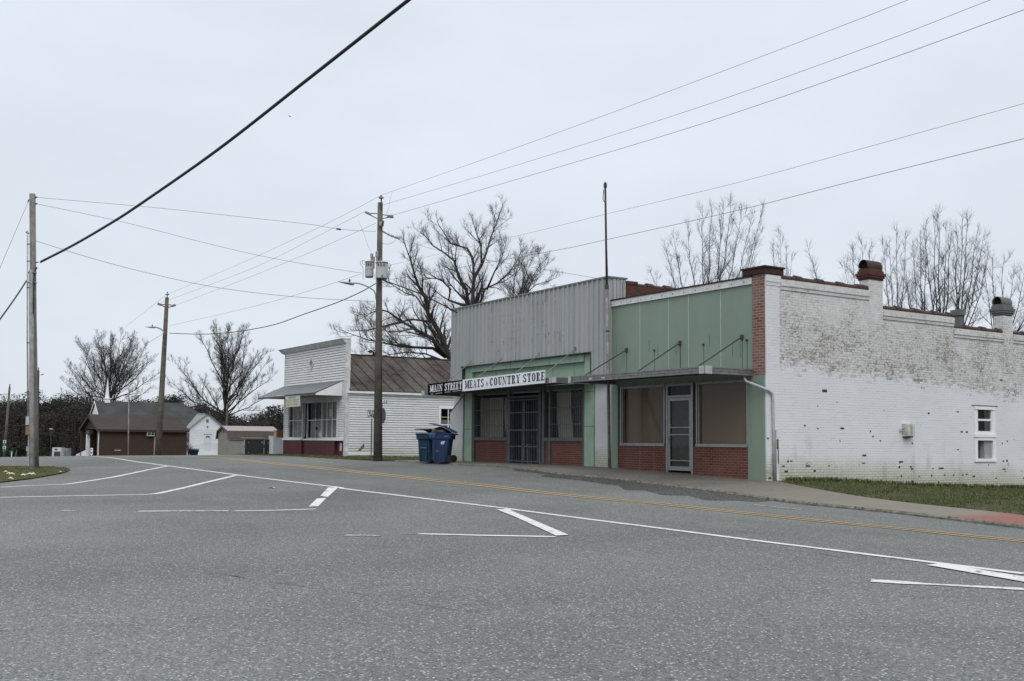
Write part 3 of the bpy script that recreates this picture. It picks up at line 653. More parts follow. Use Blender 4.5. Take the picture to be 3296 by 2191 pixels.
mb = MB(); mb.fb(-.08, .74, -.08, .64, 6.09, 6.27); mb.fb(-.11, .77, -.11, .67, 6.25, 6.30); mb.build('pilaster_cap', 'coping_dark', gs, bevel=.01)
MB().fb(.0, .42, -.035, -.001, 3.40, 6.08).build('brick_pilaster', 'old_brick', gs)
MB().fb(.42, 6.5, -.0, .25, 3.38, 5.99).build('upper_wall', 'green_panel', gs)
mb = MB()
for a in (5.13, 3.82, 2.96, 1.65): mb.fb(a - .011, a + .011, -.006, -.0005, 3.55, 5.86)
mb.build('panel_seam', 'seam_white', gs)
mb = MB()
for a in (6.28, 6.0, 4.7, 4.3, 3.5, 2.1, 1.2, .9): z9 = 3.9 + .5 * RNG.rand(); mb.fb(a - .004, a + .004, -.004, -.0005, z9, z9 + .35)
for a, zt in ((5.76, 4.42), (3.31, 4.46), (.83, 4.45), (4.45, 4.33), (2.33, 4.34), (.65, 4.33)): mb.fb(a - .005, a + .005, -.007, -.0005, 3.56, zt) if a != 3.31 else None
mb.build('dark_stain', 'dark_metal', gs)
MB().fb(3.295, 3.325, -.007, -.0005, 3.56, 4.46).build('rust_stain', 'rust', gs)
mb = MB(); mb.fb(.44, 6.52, -.05, .0, 5.86, 6.04); mb.fb(.44, 6.52, -.058, -.05, 5.86, 5.875); mb.build('fascia', 'white_fascia', gs)
MB().fb(.44, 6.5, -.07, .28, 6.043, 6.085).build('roof_edge', 'coping_dark', gs)
mb = MB()
for a in np.arange(.7, 6.5, .48): mb.fb(a - .012, a + .012, -.062, -.05, 5.93, 5.955)
mb.build('fascia_bolt', 'dark_metal', gs)
# roof deck falling to the rear and inner walls
mb = MB(); mb.face([(-.3, .25, 5.62), (-6.6, .25, 5.62), (-6.6, 16.7, 4.5), (-.3, 16.7, 4.5)]); mb.fb(.3, 6.5, 16.7, 17, -.3, 4.7); mb.build('roof', 'shingle_grey', gs)
# lower front
mb = MB(); mb.fb(.02, .49, -.035, .0, .4, 3.395); mb.fb(.49, .63, -.012, .25, .4, 3.395); mb.fb(6.19, 6.5, -.01, .25, .4, 3.38); mb.build('green_pilaster', 'green_panel', gs)
mb = MB()
for z in np.arange(.9, 3.3, .36): mb.fb(.478, .49, -.04, -.035, z, z + .02)
mb.build('pilaster_screw', 'dark_metal', gs)
mb = MB(); mb.fb(.0, .42, -.001, .25, .3, 6.08); mb.build('corner_wall', 'painted_brick_front', gs)
mb = MB(); mb.fb(3.96, 6.19, .0, .22, .35, 1.475); mb.fb(.63, 2.76, .0, .22, .35, 1.475); mb.build('brick_bulkhead', 'red_brick', gs)
mb = MB()
for a in (5.13, 4.48): mb.fb(a - .012, a + .012, -.004, .0, .7, 1.45)
mb.build('bulkhead_joint', 'old_brick', gs)
mb = MB(); mb.fb(.63, 6.19, .02, .25, 3.30, 3.38); mb.build('window_header', 'canopy_metal', gs)
for a0, a1, nm in ((3.99, 6.08, 'L'), (.64, 2.66, 'R')):
    w = MB()
    w.fb(a0, a1, -.03, .12, 1.48, 1.56); w.fb(a0, a1, -.015, .10, 3.24, 3.30); w.fb(a0, a0 + .05, -.01, .10, 1.56, 3.24); w.fb(a1 - .05, a1, -.01, .10, 1.56, 3.24); w.fb(a1 - .11, a1 - .05, .02, .10, 1.56, 3.24)
    wf = w.build('window_frame', 'aluminium', gs)
    MB().fb(a0 + .05, a1 - .11, .04, .048, 1.56, 3.24).build('glass', 'glass_dark', wf)
    if nm == 'L': q = MB().fb(a0 + .06, a1 - .17, .10, .11, 1.56, 3.24)
    else: q = MB().prism([(-(a1 - .14), 1.56), (-(a0 + .13), 1.56), (-(a0 + .09), 2.3), (-(a0 + .055), 3.24), (-(a1 - .14), 3.24)], 'y', .10, .11)
    q.build('brown_paper', 'kraft_paper', wf)
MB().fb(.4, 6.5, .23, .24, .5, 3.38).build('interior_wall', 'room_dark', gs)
dr = MB(); dr.fb(2.78, 2.86, -.01, .12, .6, 3.30); dr.fb(3.86, 3.94, -.01, .12, .6, 3.30); dr.fb(2.86, 3.86, -.01, .12, 2.90, 2.96); dr.fb(2.86, 3.86, 0, .1, 3.24, 3.30)
dfr = dr.build('door_frame', 'aluminium', gs)
MB().fb(2.86, 3.86, .045, .05, 2.96, 3.24).build('transom_glass', 'glass_dark', dfr)
d = MB(); d.fb(2.87, 2.95, .0, .05, .78, 2.89); d.fb(3.77, 3.85, .0, .05, .78, 2.89); d.fb(2.95, 3.77, .0, .05, 2.80, 2.89); d.fb(2.95, 3.77, .0, .05, .78, .90); d.fb(2.95, 3.77, .005, .045, 1.05, 1.08); d.fb(2.95, 3.77, .005, .045, 1.80, 1.835); d.fb(2.95, 3.77, .005, .045, 2.01, 2.045)
dd = d.build('door', 'aluminium', gs, bevel=.004)
MB().fb(2.95, 3.77, .022, .028, .9, 2.8).build('door_glass', 'glass_dark', dd)
MB().fb(2.95, 3.77, .07, .075, .9, 2.8).build('door_screen', 'grey_frame', dd)
h = MB(); h.fb(3.70, 3.78, -.04, .0, 2.08, 2.12); h.fb(3.82, 3.85, -.05, .0, 1.55, 1.75); h.build('door_handle', 'canopy_bright', dd)
# canopy of the green store
def canopy(par, a0, a1, b1, zf, th, nm='canopy'):
    """zf(a) = top height"""
    def sec(aL, aR, bF, bB, f0, f1, m, mb):
        mb.hexa([(-aL, bF, zf(aL) - f1), (-aR, bF, zf(aR) - f1), (-aR, bB, zf(aR) - f1), (-aL, bB, zf(aL) - f1), (-aL, bF, zf(aL) - f0), (-aR, bF, zf(aR) - f0), (-aR, bB, zf(aR) - f0), (-aL, bB, zf(aL) - f0)])
    mb = MB(); sec(a1, a0, b1, -.01, .03, .05, 0, mb); o = mb.build(nm, 'canopy_metal', par)
    u = MB(); 
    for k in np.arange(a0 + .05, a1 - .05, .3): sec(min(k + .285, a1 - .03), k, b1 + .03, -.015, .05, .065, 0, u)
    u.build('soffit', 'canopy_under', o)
    f = MB()
    for i, (q0, q1, pr) in enumerate(((0, .035, .02), (.035, .075, 0), (.075, .105, .015), (.105, .145, 0), (.145, th, .02))):
        sec(a1 + pr, a0 - pr, b1 - .03 - pr, b1, q0, q1, 0, f); sec(a0, a0 - .03 - pr, b1, -.02, q0, q1, 0, f); sec(a1 + .03 + pr, a1, b1, -.02, q0, q1, 0, f)
    f.build('fascia', 'canopy_metal', o)
    return o
gc = canopy(gs, .45, 6.27, -1.77, lambda a: 3.565 - .0 * a, .18)
mb = MB(); mb.fb(.30, .56, -1.84, -1.79, 3.37, 3.575); mb.box(-.37, -.32, -1.84, -1.60, 3.37, 3.575)
for a in (5.2, 4.6): mb.fb(a - .08, a + .08, -1.83, -1.815, 3.42, 3.47)
mb.fb(6.2, 6.32, -1.84, -1.80, 3.37, 3.575); mb.build('joint_plate', 'canopy_bright', gc)
for at_, f0 in ((5.76, Z5(60, 780)), (3.31, Z5(430, 747)), (.83, Z5(850, 714))):
    zt = {5.76: 4.44, 3.31: 4.48, .83: 4.46}[at_]; af = fac(*f0, -1.7)[0]
    mb = MB(); mb.tube([(-at_, -.03, zt), (-af, -1.68, 3.56)], .020, 8); mb.fb(at_ - .045, at_ + .045, -.05, -.001, zt - .07, zt + .06); mb.build('tie_rod', 'dark_metal', gs)
mb = MB()
for a, z in ((4.45, 4.34), (2.33, 4.36), (.65, 4.36)): mb.tube([(-a, -.001, z), (-a, -.05, z)], .03, 8)
mb.build('wall_anchor', 'dark_metal', gs)
# downspout
def dsp(pts, r, nm, m, par, **k): return MB().tube(pts, r, 10).build(nm, m, par, smooth=True, **k)
pts = [(-.52, -.26, 3.44), (-.50, -.26, 3.30), (-.44, -.24, 3.22), (-.30, -.2, 3.17), (.045, -.14, 3.04), (.075, -.05, 3.0), (.08, .05, 2.97), (.085, .17, 2.90), (.085, .18, 2.78), (.085, .2, 1.9), (.085, .24, .62)]
dsp(pts, .036, 'downspout', 'pvc_grey', gs)
mb = MB(); mb.fb(-.035, -.10, .29, .38, .62, 1.95); mb.build('conduit_cover', 'white_trim', gs)
mb = MB(); mb.fb(-.101, -.106, .30, .36, 1.45, 1.70); mb.fb(-.101, -.105, .34, .37, 1.05, 1.5); mb.build('rust_patch', 'rust', gs)
# bare bricks and chips showing through the white paint
ZA = zsc(2460, 1350, 5.361); ZB = zsc(2860, 1280, 4.9)
mb = MB()
chips = [(ZA, 700, 105, 34, 36), (ZA, 925, 158, 46, 24), (ZA, 1345, 152, 85, 40), (ZA, 1832, 205, 28, 38), (ZA, 1875, 290, 32, 38), (ZA, 2003, 368, 38, 30), (ZA, 1307, 368, 18, 52), (ZA, 410, 720, 40, 40), (ZA, 465, 715, 50, 24), (ZA, 315, 805, 95, 30), (ZA, 378, 895, 75, 40), (ZA, 750, 800, 105, 34), (ZA, 735, 750, 26, 20), (ZA, 870, 885, 55, 40), (ZA, 1118, 798, 30, 26), (ZA, 1725, 618, 90, 42),
         (ZA, 1710, 752, 80, 22), (ZA, 680, 1062, 95, 38), (ZA, 1158, 1020, 62, 60), (ZA, 1490, 1040, 55, 46), (ZA, 1830, 1060, 90, 22), (ZA, 2340, 735, 40, 40), (ZA, 2335, 822, 40, 48), (ZA, 48, 325, 38, 40), (ZA, 80, 1010, 60, 46), (ZA, 50, 905, 40, 10), (ZA, 110, 940, 60, 10),
         (ZB, 634, 245, 36, 36), (ZB, 1090, 222, 46, 26), (ZB, 1155, 538, 46, 34), (ZB, 1235, 540, 46, 34), (ZB, 375, 718, 32, 36), (ZB, 1095, 818, 40, 24), (ZB, 200, 1010, 74, 34), (ZB, 172, 1092, 40, 42), (ZB, 352, 1090, 36, 34), (ZB, 370, 1122, 52, 30), (ZB, 832, 1112, 110, 30), (ZB, 700, 1115, 24, 24), (ZB, 204, 1235, 34, 40), (ZB, 680, 1228, 34, 42), (ZB, 480, 1238, 24, 30), (ZB, 885, 1220, 34, 30), (ZB, 1026, 1220, 32, 30),
         (ZB, 1168, 1214, 34, 34), (ZB, 1230, 1206, 46, 24), (ZB, 1345, 1238, 62, 30), (ZB, 380, 1325, 50, 60), (ZB, 790, 1330, 34, 34), (ZB, 1577, 1062, 28, 20), (ZB, 1810, 1000, 34, 30), (ZB, 1868, 992, 40, 44), (ZB, 1885, 1050, 14, 60), (ZB, 1823, 1125, 62, 26), (ZB, 1840, 1160, 34, 16), (ZB, 1793, 718, 24, 34), (ZB, 1872, 684, 26, 30), (ZB, 1980, 656, 12, 16), (ZB, 1695, 1268, 34, 26), (ZB, 2130, 1270, 20, 36), (ZB, 85, 1330, 60, 12)]
for Zf, X, Y, ww, hh in chips:
    b0, z0 = side(*Zf(X, Y)); sc_ = 5.361 if Zf is ZA else 4.9; ppm = 3400 / at(*Zf(X, Y), 1)[1] / ((C_ + w_ * b0)[1]); wb = ww / sc_ / (ppm * .72); hb_ = hh / sc_ / ppm
    n_ = 7; rr = [(math.cos(t) * abs(math.cos(t)) ** -.5, math.sin(t) * abs(math.sin(t)) ** -.5) for t in (np.arange(n_) * 6.283 / n_ + .3)]
    poly = [(b0 + q[0] * wb * .5 * random.uniform(.75, 1.05), z0 + q[1] * hb_ * .5 * random.uniform(.75, 1.05)) for q in rr]
    pr = .0025 if b0 > .56 else .0335
    mb.prism(poly, 'x', pr - .002, pr)
for Zf, X, Y, ww, hh in ((ZB, -380 + 0, -112, 0, 0),): pass
for (px, py, wpx, hpx) in ((*Z6(443, 797), 15, 8), (*Z6(513, 860), 5, 2), (*Z6(404, 882), 3, 3), (*Z6(775, 906), 3, 2), (*Z6(1433, 737), 10, 5)):
    b0, z0 = side(px, py); mb.box(.0005, .0025, b0 - wpx / 150, b0 + wpx / 150, z0 - hpx / 200, z0 + hpx / 200)
mb.build('paint_chip', 'dark_brick_patch', gs)
# side window: sash above, open box below
w = MB()
w.box(-.04, .05, 9.10, 10.18, 2.70, 2.79); w.box(-.10, .03, 9.10, 9.24, 1.16, 2.70); w.box(-.10, .03, 10.04, 10.18, 1.16, 2.70); w.box(-.06, .035, 9.24, 10.04, 1.94, 2.03); w.box(-.06, .06, 9.08, 10.2, 1.84, 1.94); w.box(-.06, .04, 9.24, 10.04, 1.74, 1.84); w.box(-.06, .045, 9.08, 10.2, 1.08, 1.18)
w.box(-.04, .015, 9.24, 10.04, 2.35, 2.41); w.box(-.04, .015, 9.24, 9.29, 2.03, 2.70); w.box(-.04, .015, 9.99, 10.04, 2.03, 2.70)
wf = w.build('side_window', 'clean_white', gs)
MB().box(-.03, -.024, 9.28, 10.0, 2.02, 2.70).build('glass', 'glass_dark', wf)
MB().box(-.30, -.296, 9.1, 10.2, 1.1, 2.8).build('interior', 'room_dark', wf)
MB().box(-.2, -.03, 9.66, 10.04, 1.19, 1.74).build('inner_panel', 'grey_curtain', wf)
MB().box(.0, .02, 9.0, 10.35, 2.815, 2.835).build('lintel_crack', 'dark_metal', wf)
# weathered junction box
w = MB(); b0, z0 = side(*ZB(272, 500)); w.box(.0, .16, b0 - .17, b0 + .20, z0 - .20, z0 + .17); w.box(.16, .18, b0 - .16, b0 - .02, z0 - .19, z0 + .15); w.box(.16, .175, b0 + .02, b0 + .18, z0 - .2, z0 + .14)
w.tube([(.05, b0 - .33, z0 + .02), (.05, b0 - .17, z0 + .02)], .015, 6); w.tube([(.05, b0 - .33, z0 - .04), (.05, b0 - .17, z0 - .04)], .015, 6)
w.build('wall_box', plain('box_grime', (.48, .47, .42), .8, .3, 9, streak=.7) and 'box_grime', gs, bevel=.008)
MB().box(.0005, .12, b0 - .14, b0 + .17, z0 - .235, z0 - .2).build('box_shadow_gap', 'dark_metal', gs)
# chimneys
def chimney(b0, b1, zw, ztop, m1, m2, hood):
    ch = MB(); ch.fb(.0, .36, b0, b1, zw - .6, zw); ch.fb(.31, .40, b0, b1, zw - .6, ztop - .35)
    zc = ztop - .62
    c = MB(); c.fb(.0, .33, b0, b1, zw, zc); c.fb(-.03, .36, b0 - .03, b1 + .03, zc, zc + .06); c.fb(-.06, .39, b0 - .06, b1 + .06, zc + .06, zc + .13); c.fb(-.08, .41, b0 - .08, b1 + .08, zc + .13, zc + .20); c.fb(-.04, .37, b0 - .04, b1 + .04, zc + .20, zc + .27); c.fb(-.02, .35, b0 - .01, b1 + .01, zc + .27, zc + .34)
    o = c.build('chimney', m1, gs)
    MB().fb(.31, .328, b0 + .001, b1 - .001, zw - .9, zw).build('chimney_shaft', m1, gs)
    # barrel hood, open towards the street
    r = .17; n_ = 16; hz = zc + .36; cx = -.165; h_ = MB(); i0 = 0
    arc = [(cx + r * math.cos(t), hz + .02 + r * 1.25 * math.sin(t)) for t in np.linspace(-.12, math.pi + .12, n_)]
    for q, e_ in ((r, 0),):
        for k in range(n_ - 1):
            (x0, z0), (x1, z1) = arc[k], arc[k + 1]; h_.face([(x0, b0 - .04, z0), (x0, b1 + .03, z0), (x1, b1 + .03, z1), (x1, b0 - .04, z1)])
            ix0, iz0 = cx + (x0 - cx) * .93, hz + .02 + (z0 - hz - .02) * .93; ix1, iz1 = cx + (x1 - cx) * .93, hz + .02 + (z1 - hz - .02) * .93
            h_.face([(ix0, b0 - .04, iz0), (ix1, b0 - .04, iz1), (ix1, b1 + .0, iz1), (ix0, b1 + .0, iz0)]); h_.face([(x0, b0 - .04, z0), (x1, b0 - .04, z1), (ix1, b0 - .04, iz1), (ix0, b0 - .04, iz0)])
    h_.face([(x, b1 + .03, z) for x, z in arc]); 
    ho = h_.build('chimney_hood', m2, o, smooth=False)
    MB().prism([(cx + (x - cx) * .9, hz + .02 + (z - hz - .02) * .9) for x, z in arc], 'y', b0 + .04, b0 + .06).build('flue_mouth', 'soot', o)
    return o
z_top1 = side(*zsc(2700, 700, 3.919)(450, 520), -.0)[1]; z_top2 = side(*zsc(2700, 700, 3.919)(2120, 985), 0)[1]
print('chim tops', z_top1, z_top2)
chimney(4.22, 4.80, 6.33, z_top1, 'parapet_brick', 'flue_rust', True)
chimney(10.74, 11.26, 5.74, z_top2, 'chimney_grey', 'chimney_grey', True)
mb = MB(); b0, z0 = side(*zsc(2700, 700, 3.919)(1508, 1165), .9); mb.fb(.8, 1.05, b0 - .1, b0 + .12, 4.8, z0 - .18); mb.fb(.75, 1.10, b0 - .14, b0 + .16, z0 - .18, z0); mb.build('vent_stack', 'chimney_grey', gs)

# ================================================================== the grey metal-fronted store
st = thing('country_store', 'grey ribbed metal front store with green trim, barred windows and gated double door', 'shop', (-11.5, 0, .7), 'F')
def ribs(a0, a1, zb, zt, b, pitch=.27, mb=None):
    """ribbed sheet along a; zb, zt functions of a"""
    mb = mb or MB(); prof = []; a = a0
    while a < a1 - 1e-6:
        for da, pb in ((0, 0), (pitch - .10, 0), (pitch - .088, -.048), (pitch - .032, -.048), (pitch - .02, 0)):
            if a + da <= a1: prof.append((a + da, b + pb))
        a += pitch
    prof.append((a1, b))
    for (x0, y0), (x1, y1) in zip(prof, prof[1:]):
        if x1 - x0 < 1e-6: continue
        mb.face([(-x0, y0, zb((x0 + x1) / 2)), (-x1, y1, zb((x0 + x1) / 2)), (-x1, y1, zt(x1)), (-x0, y0, zt(x0))][::-1])
    return mb
zt = lambda a: 6.80 - (a - 6.5) * .006
def zb(a): return 4.45 - (a - 7.3) * .004 if 7.33 < a < 15.57 else 3.45
mb = ribs(6.5, 16.45, zb, zt, -.18)
mb.face([(-6.5, -.18, 3.45), (-6.5, 0, 3.45), (-6.5, 0, 6.8), (-6.5, -.18, 6.8)]); mb.face([(-16.45, -.18, 3.45), (-16.45, .5, 3.45), (-16.45, .5, 6.74), (-16.45, -.18, 6.74)][::-1])
mb.build('metal_front', 'grey_metal_siding', st)
mb = MB()
for k in range(4): y = .0 + k * .14; mb.box(-6.5, -6.47, y + .0, y + .11, 5.95, 6.78); mb.box(-6.47, -6.455, y + .03, y + .055, 5.95, 6.78)
mb.build('metal_return', 'grey_metal_siding', st)
mb = MB(); mb.hexa([(-16.47, -.235, zt(16.45) - .02), (-6.44, -.235, zt(6.5) - .02), (-6.44, .02, zt(6.5) - .02), (-16.47, .02, zt(16.45) - .02), (-16.47, -.235, zt(16.45) + .03), (-6.44, -.235, zt(6.5) + .03), (-6.44, .02, zt(6.5) + .03), (-16.47, .02, zt(16.45) + .03)])
mb.box(-6.52, -6.43, .02, .58, 6.78, 6.83); mb.build('cap_flashing', 'canopy_metal', st)
mb = MB(); mb.hexa([(-15.62, -.24, 4.41), (-7.28, -.24, 4.45), (-7.28, -.15, 4.45), (-15.62, -.15, 4.41), (-15.62, -.24, 4.44), (-7.28, -.24, 4.48), (-7.28, -.15, 4.48), (-15.62, -.15, 4.44)])
mb.box(-7.33, -7.28, -.24, -.15, 3.5, 4.45); mb.box(-15.62, -15.57, -.19, .0, 3.5, 4.41); mb.build('opening_trim', 'dark_metal', st)
# ghost marks of lettering long removed
ZG = zsc(1440, 880, 4.2125); mb = MB(); rs = random.Random(3)
marks = [(600, 470, 8, 120), (632, 450, 8, 60), (600, 605, 12, 10), (632, 600, 12, 10), (1085, 370, 14, 40), (1110, 370, 8, 20), (1155, 400, 8, 90), (1185, 500, 26, 12), (1225, 400, 14, 50), (1300, 400, 12, 60), (1330, 320, 10, 150), (1370, 310, 14, 20), (1455, 300, 10, 20), (1465, 380, 10, 40), (1000, 390, 16, 20), (960, 520, 12, 40),
  (760, 572, 30, 6), (800, 570, 30, 6), (850, 575, 30, 6), (720, 585, 14, 16), (765, 655, 10, 26), (832, 655, 10, 26), (890, 645, 26, 8), (930, 645, 10, 14), (900, 715, 22, 14), (1000, 650, 12, 30), (1035, 630, 16, 10), (795, 740, 6, 60), (893, 790, 30, 14), (930, 790, 10, 14), (960, 765, 8, 30), (1008, 740, 8, 20), (1150, 600, 10, 12), (1185, 615, 16, 12), (1185, 735, 22, 14), (1300, 660, 12, 40), (1330, 700, 10, 20), (1300, 710, 14, 10),
  (1225, 825, 22, 18), (1260, 825, 22, 8), (1300, 825, 14, 12), (1330, 840, 10, 40), (1375, 815, 20, 40), (1455, 790, 26, 10), (1500, 800, 8, 40), (1530, 850, 10, 150), (1545, 770, 18, 8), (1575, 768, 26, 7), (1575, 845, 26, 7), (1545, 930, 22, 8), (1575, 935, 20, 7), (1450, 830, 6, 60), (830, 880, 14, 16), (865, 880, 20, 8), (900, 882, 14, 20), (932, 870, 26, 10), (925, 910, 8, 60), (970, 930, 16, 10), (935, 950, 12, 30), (1040, 915, 14, 16), (1150, 900, 14, 30), (1380, 930, 8, 60),
  (510, 940, 24, 10), (575, 940, 18, 10), (602, 925, 18, 22), (630, 940, 10, 14), (765, 930, 12, 40), (700, 1050, 16, 30), (800, 1040, 14, 30), (512, 1070, 20, 12), (575, 1040, 8, 14), (870, 1020, 10, 30), (1370, 955, 12, 16), (1185, 980, 10, 14)]
for X, Y, ww, hh in marks:
    a0, z0 = fac(*ZG(X, Y), -.216); sc_ = 34.5 / 3400; hw = ww / 4.2125 * sc_ * .9; hh_ = hh / 4.2125 * sc_ * .5
    mb.fb(a0 - hw * .45, a0 + hw * .45, -.2295, -.2285, z0 - hh_ * .9, z0 + hh_ * .9) if ww < hh else mb.fb(a0 - hw * .6, a0 + hw * .6, -.2295, -.2285, z0 - hh_ * .7, z0 + hh_ * .7)
mb.build('ghost_letter', 'ghost_mark', st)
# green header and panels in the opening
mb = MB(); mb.fb(7.86, 15.05, -.10, -.03, 4.20, 4.43); mb.build('header_board', 'green_light', st)
mb = MB()
for a in np.arange(8.6, 15, 1.22): mb.fb(a - .006, a + .006, -.104, -.10, 4.2, 4.43); mb.fb(a - .006, a + .006, .055, .06, 3.5, 4.2)
mb.build('header_joint', 'dark_metal', st)
mb = MB(); mb.fb(7.3, 15.7, .06, .25, 3.3, 6.6); mb.build('upper_panel', 'green_light', st)
mb = MB(); mb.fb(15.02, 15.56, -.06, .06, .5, 4.43); mb.fb(7.36, 7.86, -.06, .06, .5, 4.43); mb.build('green_pilaster', 'green_light', st)
mb = MB(); mb.fb(15.02, 15.56, -.065, -.06, 2.02, 2.035); mb.fb(7.36, 7.86, -.065, -.06, 2.08, 2.095); mb.fb(7.36, 7.86, -.065, -.06, 3.2, 3.215); mb.fb(15.56, 15.68, -.04, .06, .5, 4.4); mb.build('panel_joint', 'dark_metal', st)
mb = MB(); mb.fb(6.5, 7.34, -.02, .3, .5, 3.6); mb.fb(15.68, 16.45, -.02, .3, .5, 3.6); mb.build('brick_pier', 'painted_brick_front', st)
mb = MB(); mb.prism([(-15.62, .6), (-16.62, .6), (-16.62, 2.68), (-15.62, 3.30)], 'y', -.10, -.021); mb.build('buttress', 'painted_brick_front', st)
mb = MB(); mb.prism([(-15.6, 3.30), (-16.70, 2.62), (-16.70, 2.655), (-15.6, 3.335)], 'y', -.12, -.0); mb.build('buttress_coping', 'chimney_grey', st)
mb = MB(); mb.fb(16.15, 16.45, .3, 16, .3, 5.2); mb.fb(6.5, 16.4, 15.7, 16, .3, 5.0); mb.fb(6.45, 6.75, .58, 16, 4.2, 6.18); mb.build('side_wall', 'painted_brick_front', st)
mb = MB(); mb.face([(-6.7, .25, 5.9), (-16.3, .25, 5.9), (-16.3, 16, 4.9), (-6.7, 16, 4.9)]); mb.face([(-6.7, .25, 5.9), (-16.3, .25, 5.9), (-16.3, .25, 6.7), (-6.7, .25, 6.7)]); mb.build('roof', 'shingle_grey', st)
mb = MB(); mb.fb(6.46, 6.78, .56, .95, 6.18, 6.72); mb.fb(6.46, 6.78, .95, 4.6, 6.18, 6.60); mb.fb(6.46, 6.78, 4.6, 11, 6.0, 6.35)
mb.fb(6.43, 6.81, .56, 1.0, 6.64, 6.74)
mb.build('parapet', 'parapet_brick', st)
mb = MB(); s0 = .98
while s0 < 4.5: mb.tube([(-6.62, s0, 6.63), (-6.62, s0 + .6, 6.62)], .09, 10); mb.tube([(-6.62, s0 + .5, 6.645), (-6.62, s0 + .76, 6.64)], .12, 10); s0 += .76
mb.build('coping', 'coping_tile', st)
# storefront
mb = MB(); mb.fb(8.0, 10.22, .02, .22, .5, 1.60); mb.fb(12.58, 14.86, .02, .22, .5, 1.60); mb.build('brick_bulkhead', 'red_brick', st)
mb = MB()
for a0, a1 in ((7.86, 8.0), (10.20, 10.34), (10.42, 10.52), (12.40, 12.56), (14.88, 15.02), (9.84, 9.94)): mb.fb(a0, a1, -.03, .14, .6, 3.5)
mb.fb(8.0, 10.2, -.04, .14, 1.60, 1.72); mb.fb(12.56, 14.9, -.04, .14, 1.60, 1.72); mb.fb(8.0, 15.0, .0, .14, 3.34, 3.5); mb.fb(10.5, 12.42, 0, .12, 3.12, 3.2)
mb.build('shopfront_frame', 'grey_frame', st)
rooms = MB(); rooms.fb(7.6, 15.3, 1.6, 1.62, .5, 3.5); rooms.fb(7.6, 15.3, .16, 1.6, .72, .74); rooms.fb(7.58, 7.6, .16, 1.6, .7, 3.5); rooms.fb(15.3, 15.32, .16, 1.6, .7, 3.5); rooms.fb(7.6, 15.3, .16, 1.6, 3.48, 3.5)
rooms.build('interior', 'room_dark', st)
for a0, a1 in ((8.02, 9.84), (12.58, 14.88)):
    wn = MB(); wn.fb(a0, a1, .075, .085, 1.70, 3.36); wo_ = wn.build('shop_window', 'glass_dark', st)
    bars = MB()
    for a in np.arange(a0 + .06, a1, .118): bars.tube([(-a, .0, 1.71), (-a, .0, 3.36)], .008, 6)
    for z in (2.17, 2.73): bars.fb(a0, a1, -.008, .008, z - .010, z + .010)
    bars.build('window_bar', 'gate_metal', wo_)
def curtain_sheet(a0, a1, zb0, zt0, b, gapf=None, amp=.02, per=.43):
    m = MB(); aa = np.arange(a0, a1 + .001, .03)
    for p, q in zip(aa, aa[1:]):
        y0 = b + amp * math.sin(p * 6.283 / per); y1 = b + amp * math.sin(q * 6.283 / per); m.face([(-p, y0, zb0), (-q, y1, zb0), (-q, y1, zt0), (-p, y0, zt0)])
    return m
c = curtain_sheet(13.20, 14.85, 1.72, 3.2, .24); c.build('curtain', 'curtain', st, smooth=True)
c = MB(); top, bot = 13.16, 13.02
for k in range(14):
    t0, t1 = k / 14, (k + 1) / 14; f = lambda t: 13.17 - .0 * t + .10 * math.sin(t * 2.2) - .22 * t * t
    for (s0, s1) in ((0, 1),): c.face([(-12.6, .25, 3.2 - 1.48 * t0), (-12.6, .25, 3.2 - 1.48 * t1), (-f(t1) + .02, .25, 3.2 - 1.48 * t1), (-f(t0) + .02, .25, 3.2 - 1.48 * t0)])
c.build('curtain', 'curtain', st)
c = MB(); c.face([(-9.80, .24, 3.34), (-9.02, .24, 3.34), (-9.0, .26, 2.5), (-8.86, .24, 1.72), (-9.72, .24, 1.72), (-9.80, .24, 2.4)]); c.build('curtain', 'curtain', st)
c = MB(); c.face([(-8.98, .34, 3.34), (-8.02, .34, 3.34), (-8.02, .34, 1.72), (-8.86, .34, 1.72)]); c.build('brown_board', plain('brown_board', (.055, .04, .032), .9) and 'brown_board', st)
# security gate
for s_ in (0, 1):
    a0, a1 = (10.52, 11.45) if s_ == 0 else (11.47, 12.40); g_ = MB()
    g_.fb(a0, a0 + .045, -.05, -.01, .86, 3.08); g_.fb(a1 - .045, a1, -.05, -.01, .86, 3.08)
    for z in (.88, 1.40, 1.98, 2.60, 3.05): g_.fb(a0, a1, -.045, -.015, z - .02, z + .02)
    for a in np.arange(a0 + .12, a1 - .04, .108): g_.tube([(-a, -.03, .9), (-a, -.03, 3.04)], .011, 6)
    go = g_.build('security_gate', 'gate_metal', st)
    hh = MB(); hh.fb(a0 if s_ == 0 else a1 - .03, a0 + .03 if s_ == 0 else a1, -.075, -.05, 1.36, 1.48); hh.build('gate_hinge', 'gate_metal', go)
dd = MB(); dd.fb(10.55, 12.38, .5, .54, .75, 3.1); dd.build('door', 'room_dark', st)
dd = MB(); dd.fb(10.9, 11.05, .44, .49, .8, 2.9); dd.fb(11.85, 12.0, .44, .49, .8, 2.9); dd.fb(11.0, 11.9, .46, .49, 1.70, 1.78); dd.build('door_stile', plain('dim_frame', (.03, .032, .035), .8) and 'dim_frame', st)
dd = MB(); dd.fb(11.62, 11.80, .1, .3, .78, 1.48); dd.fb(11.42, 11.52, .15, .3, .78, 1.5); dd.build('leaning_panel', 'canopy_metal', st)
cc = canopy(st, 7.42, 16.0, -1.57, lambda a: 3.605 - (a - 7.42) * .0150, .17)
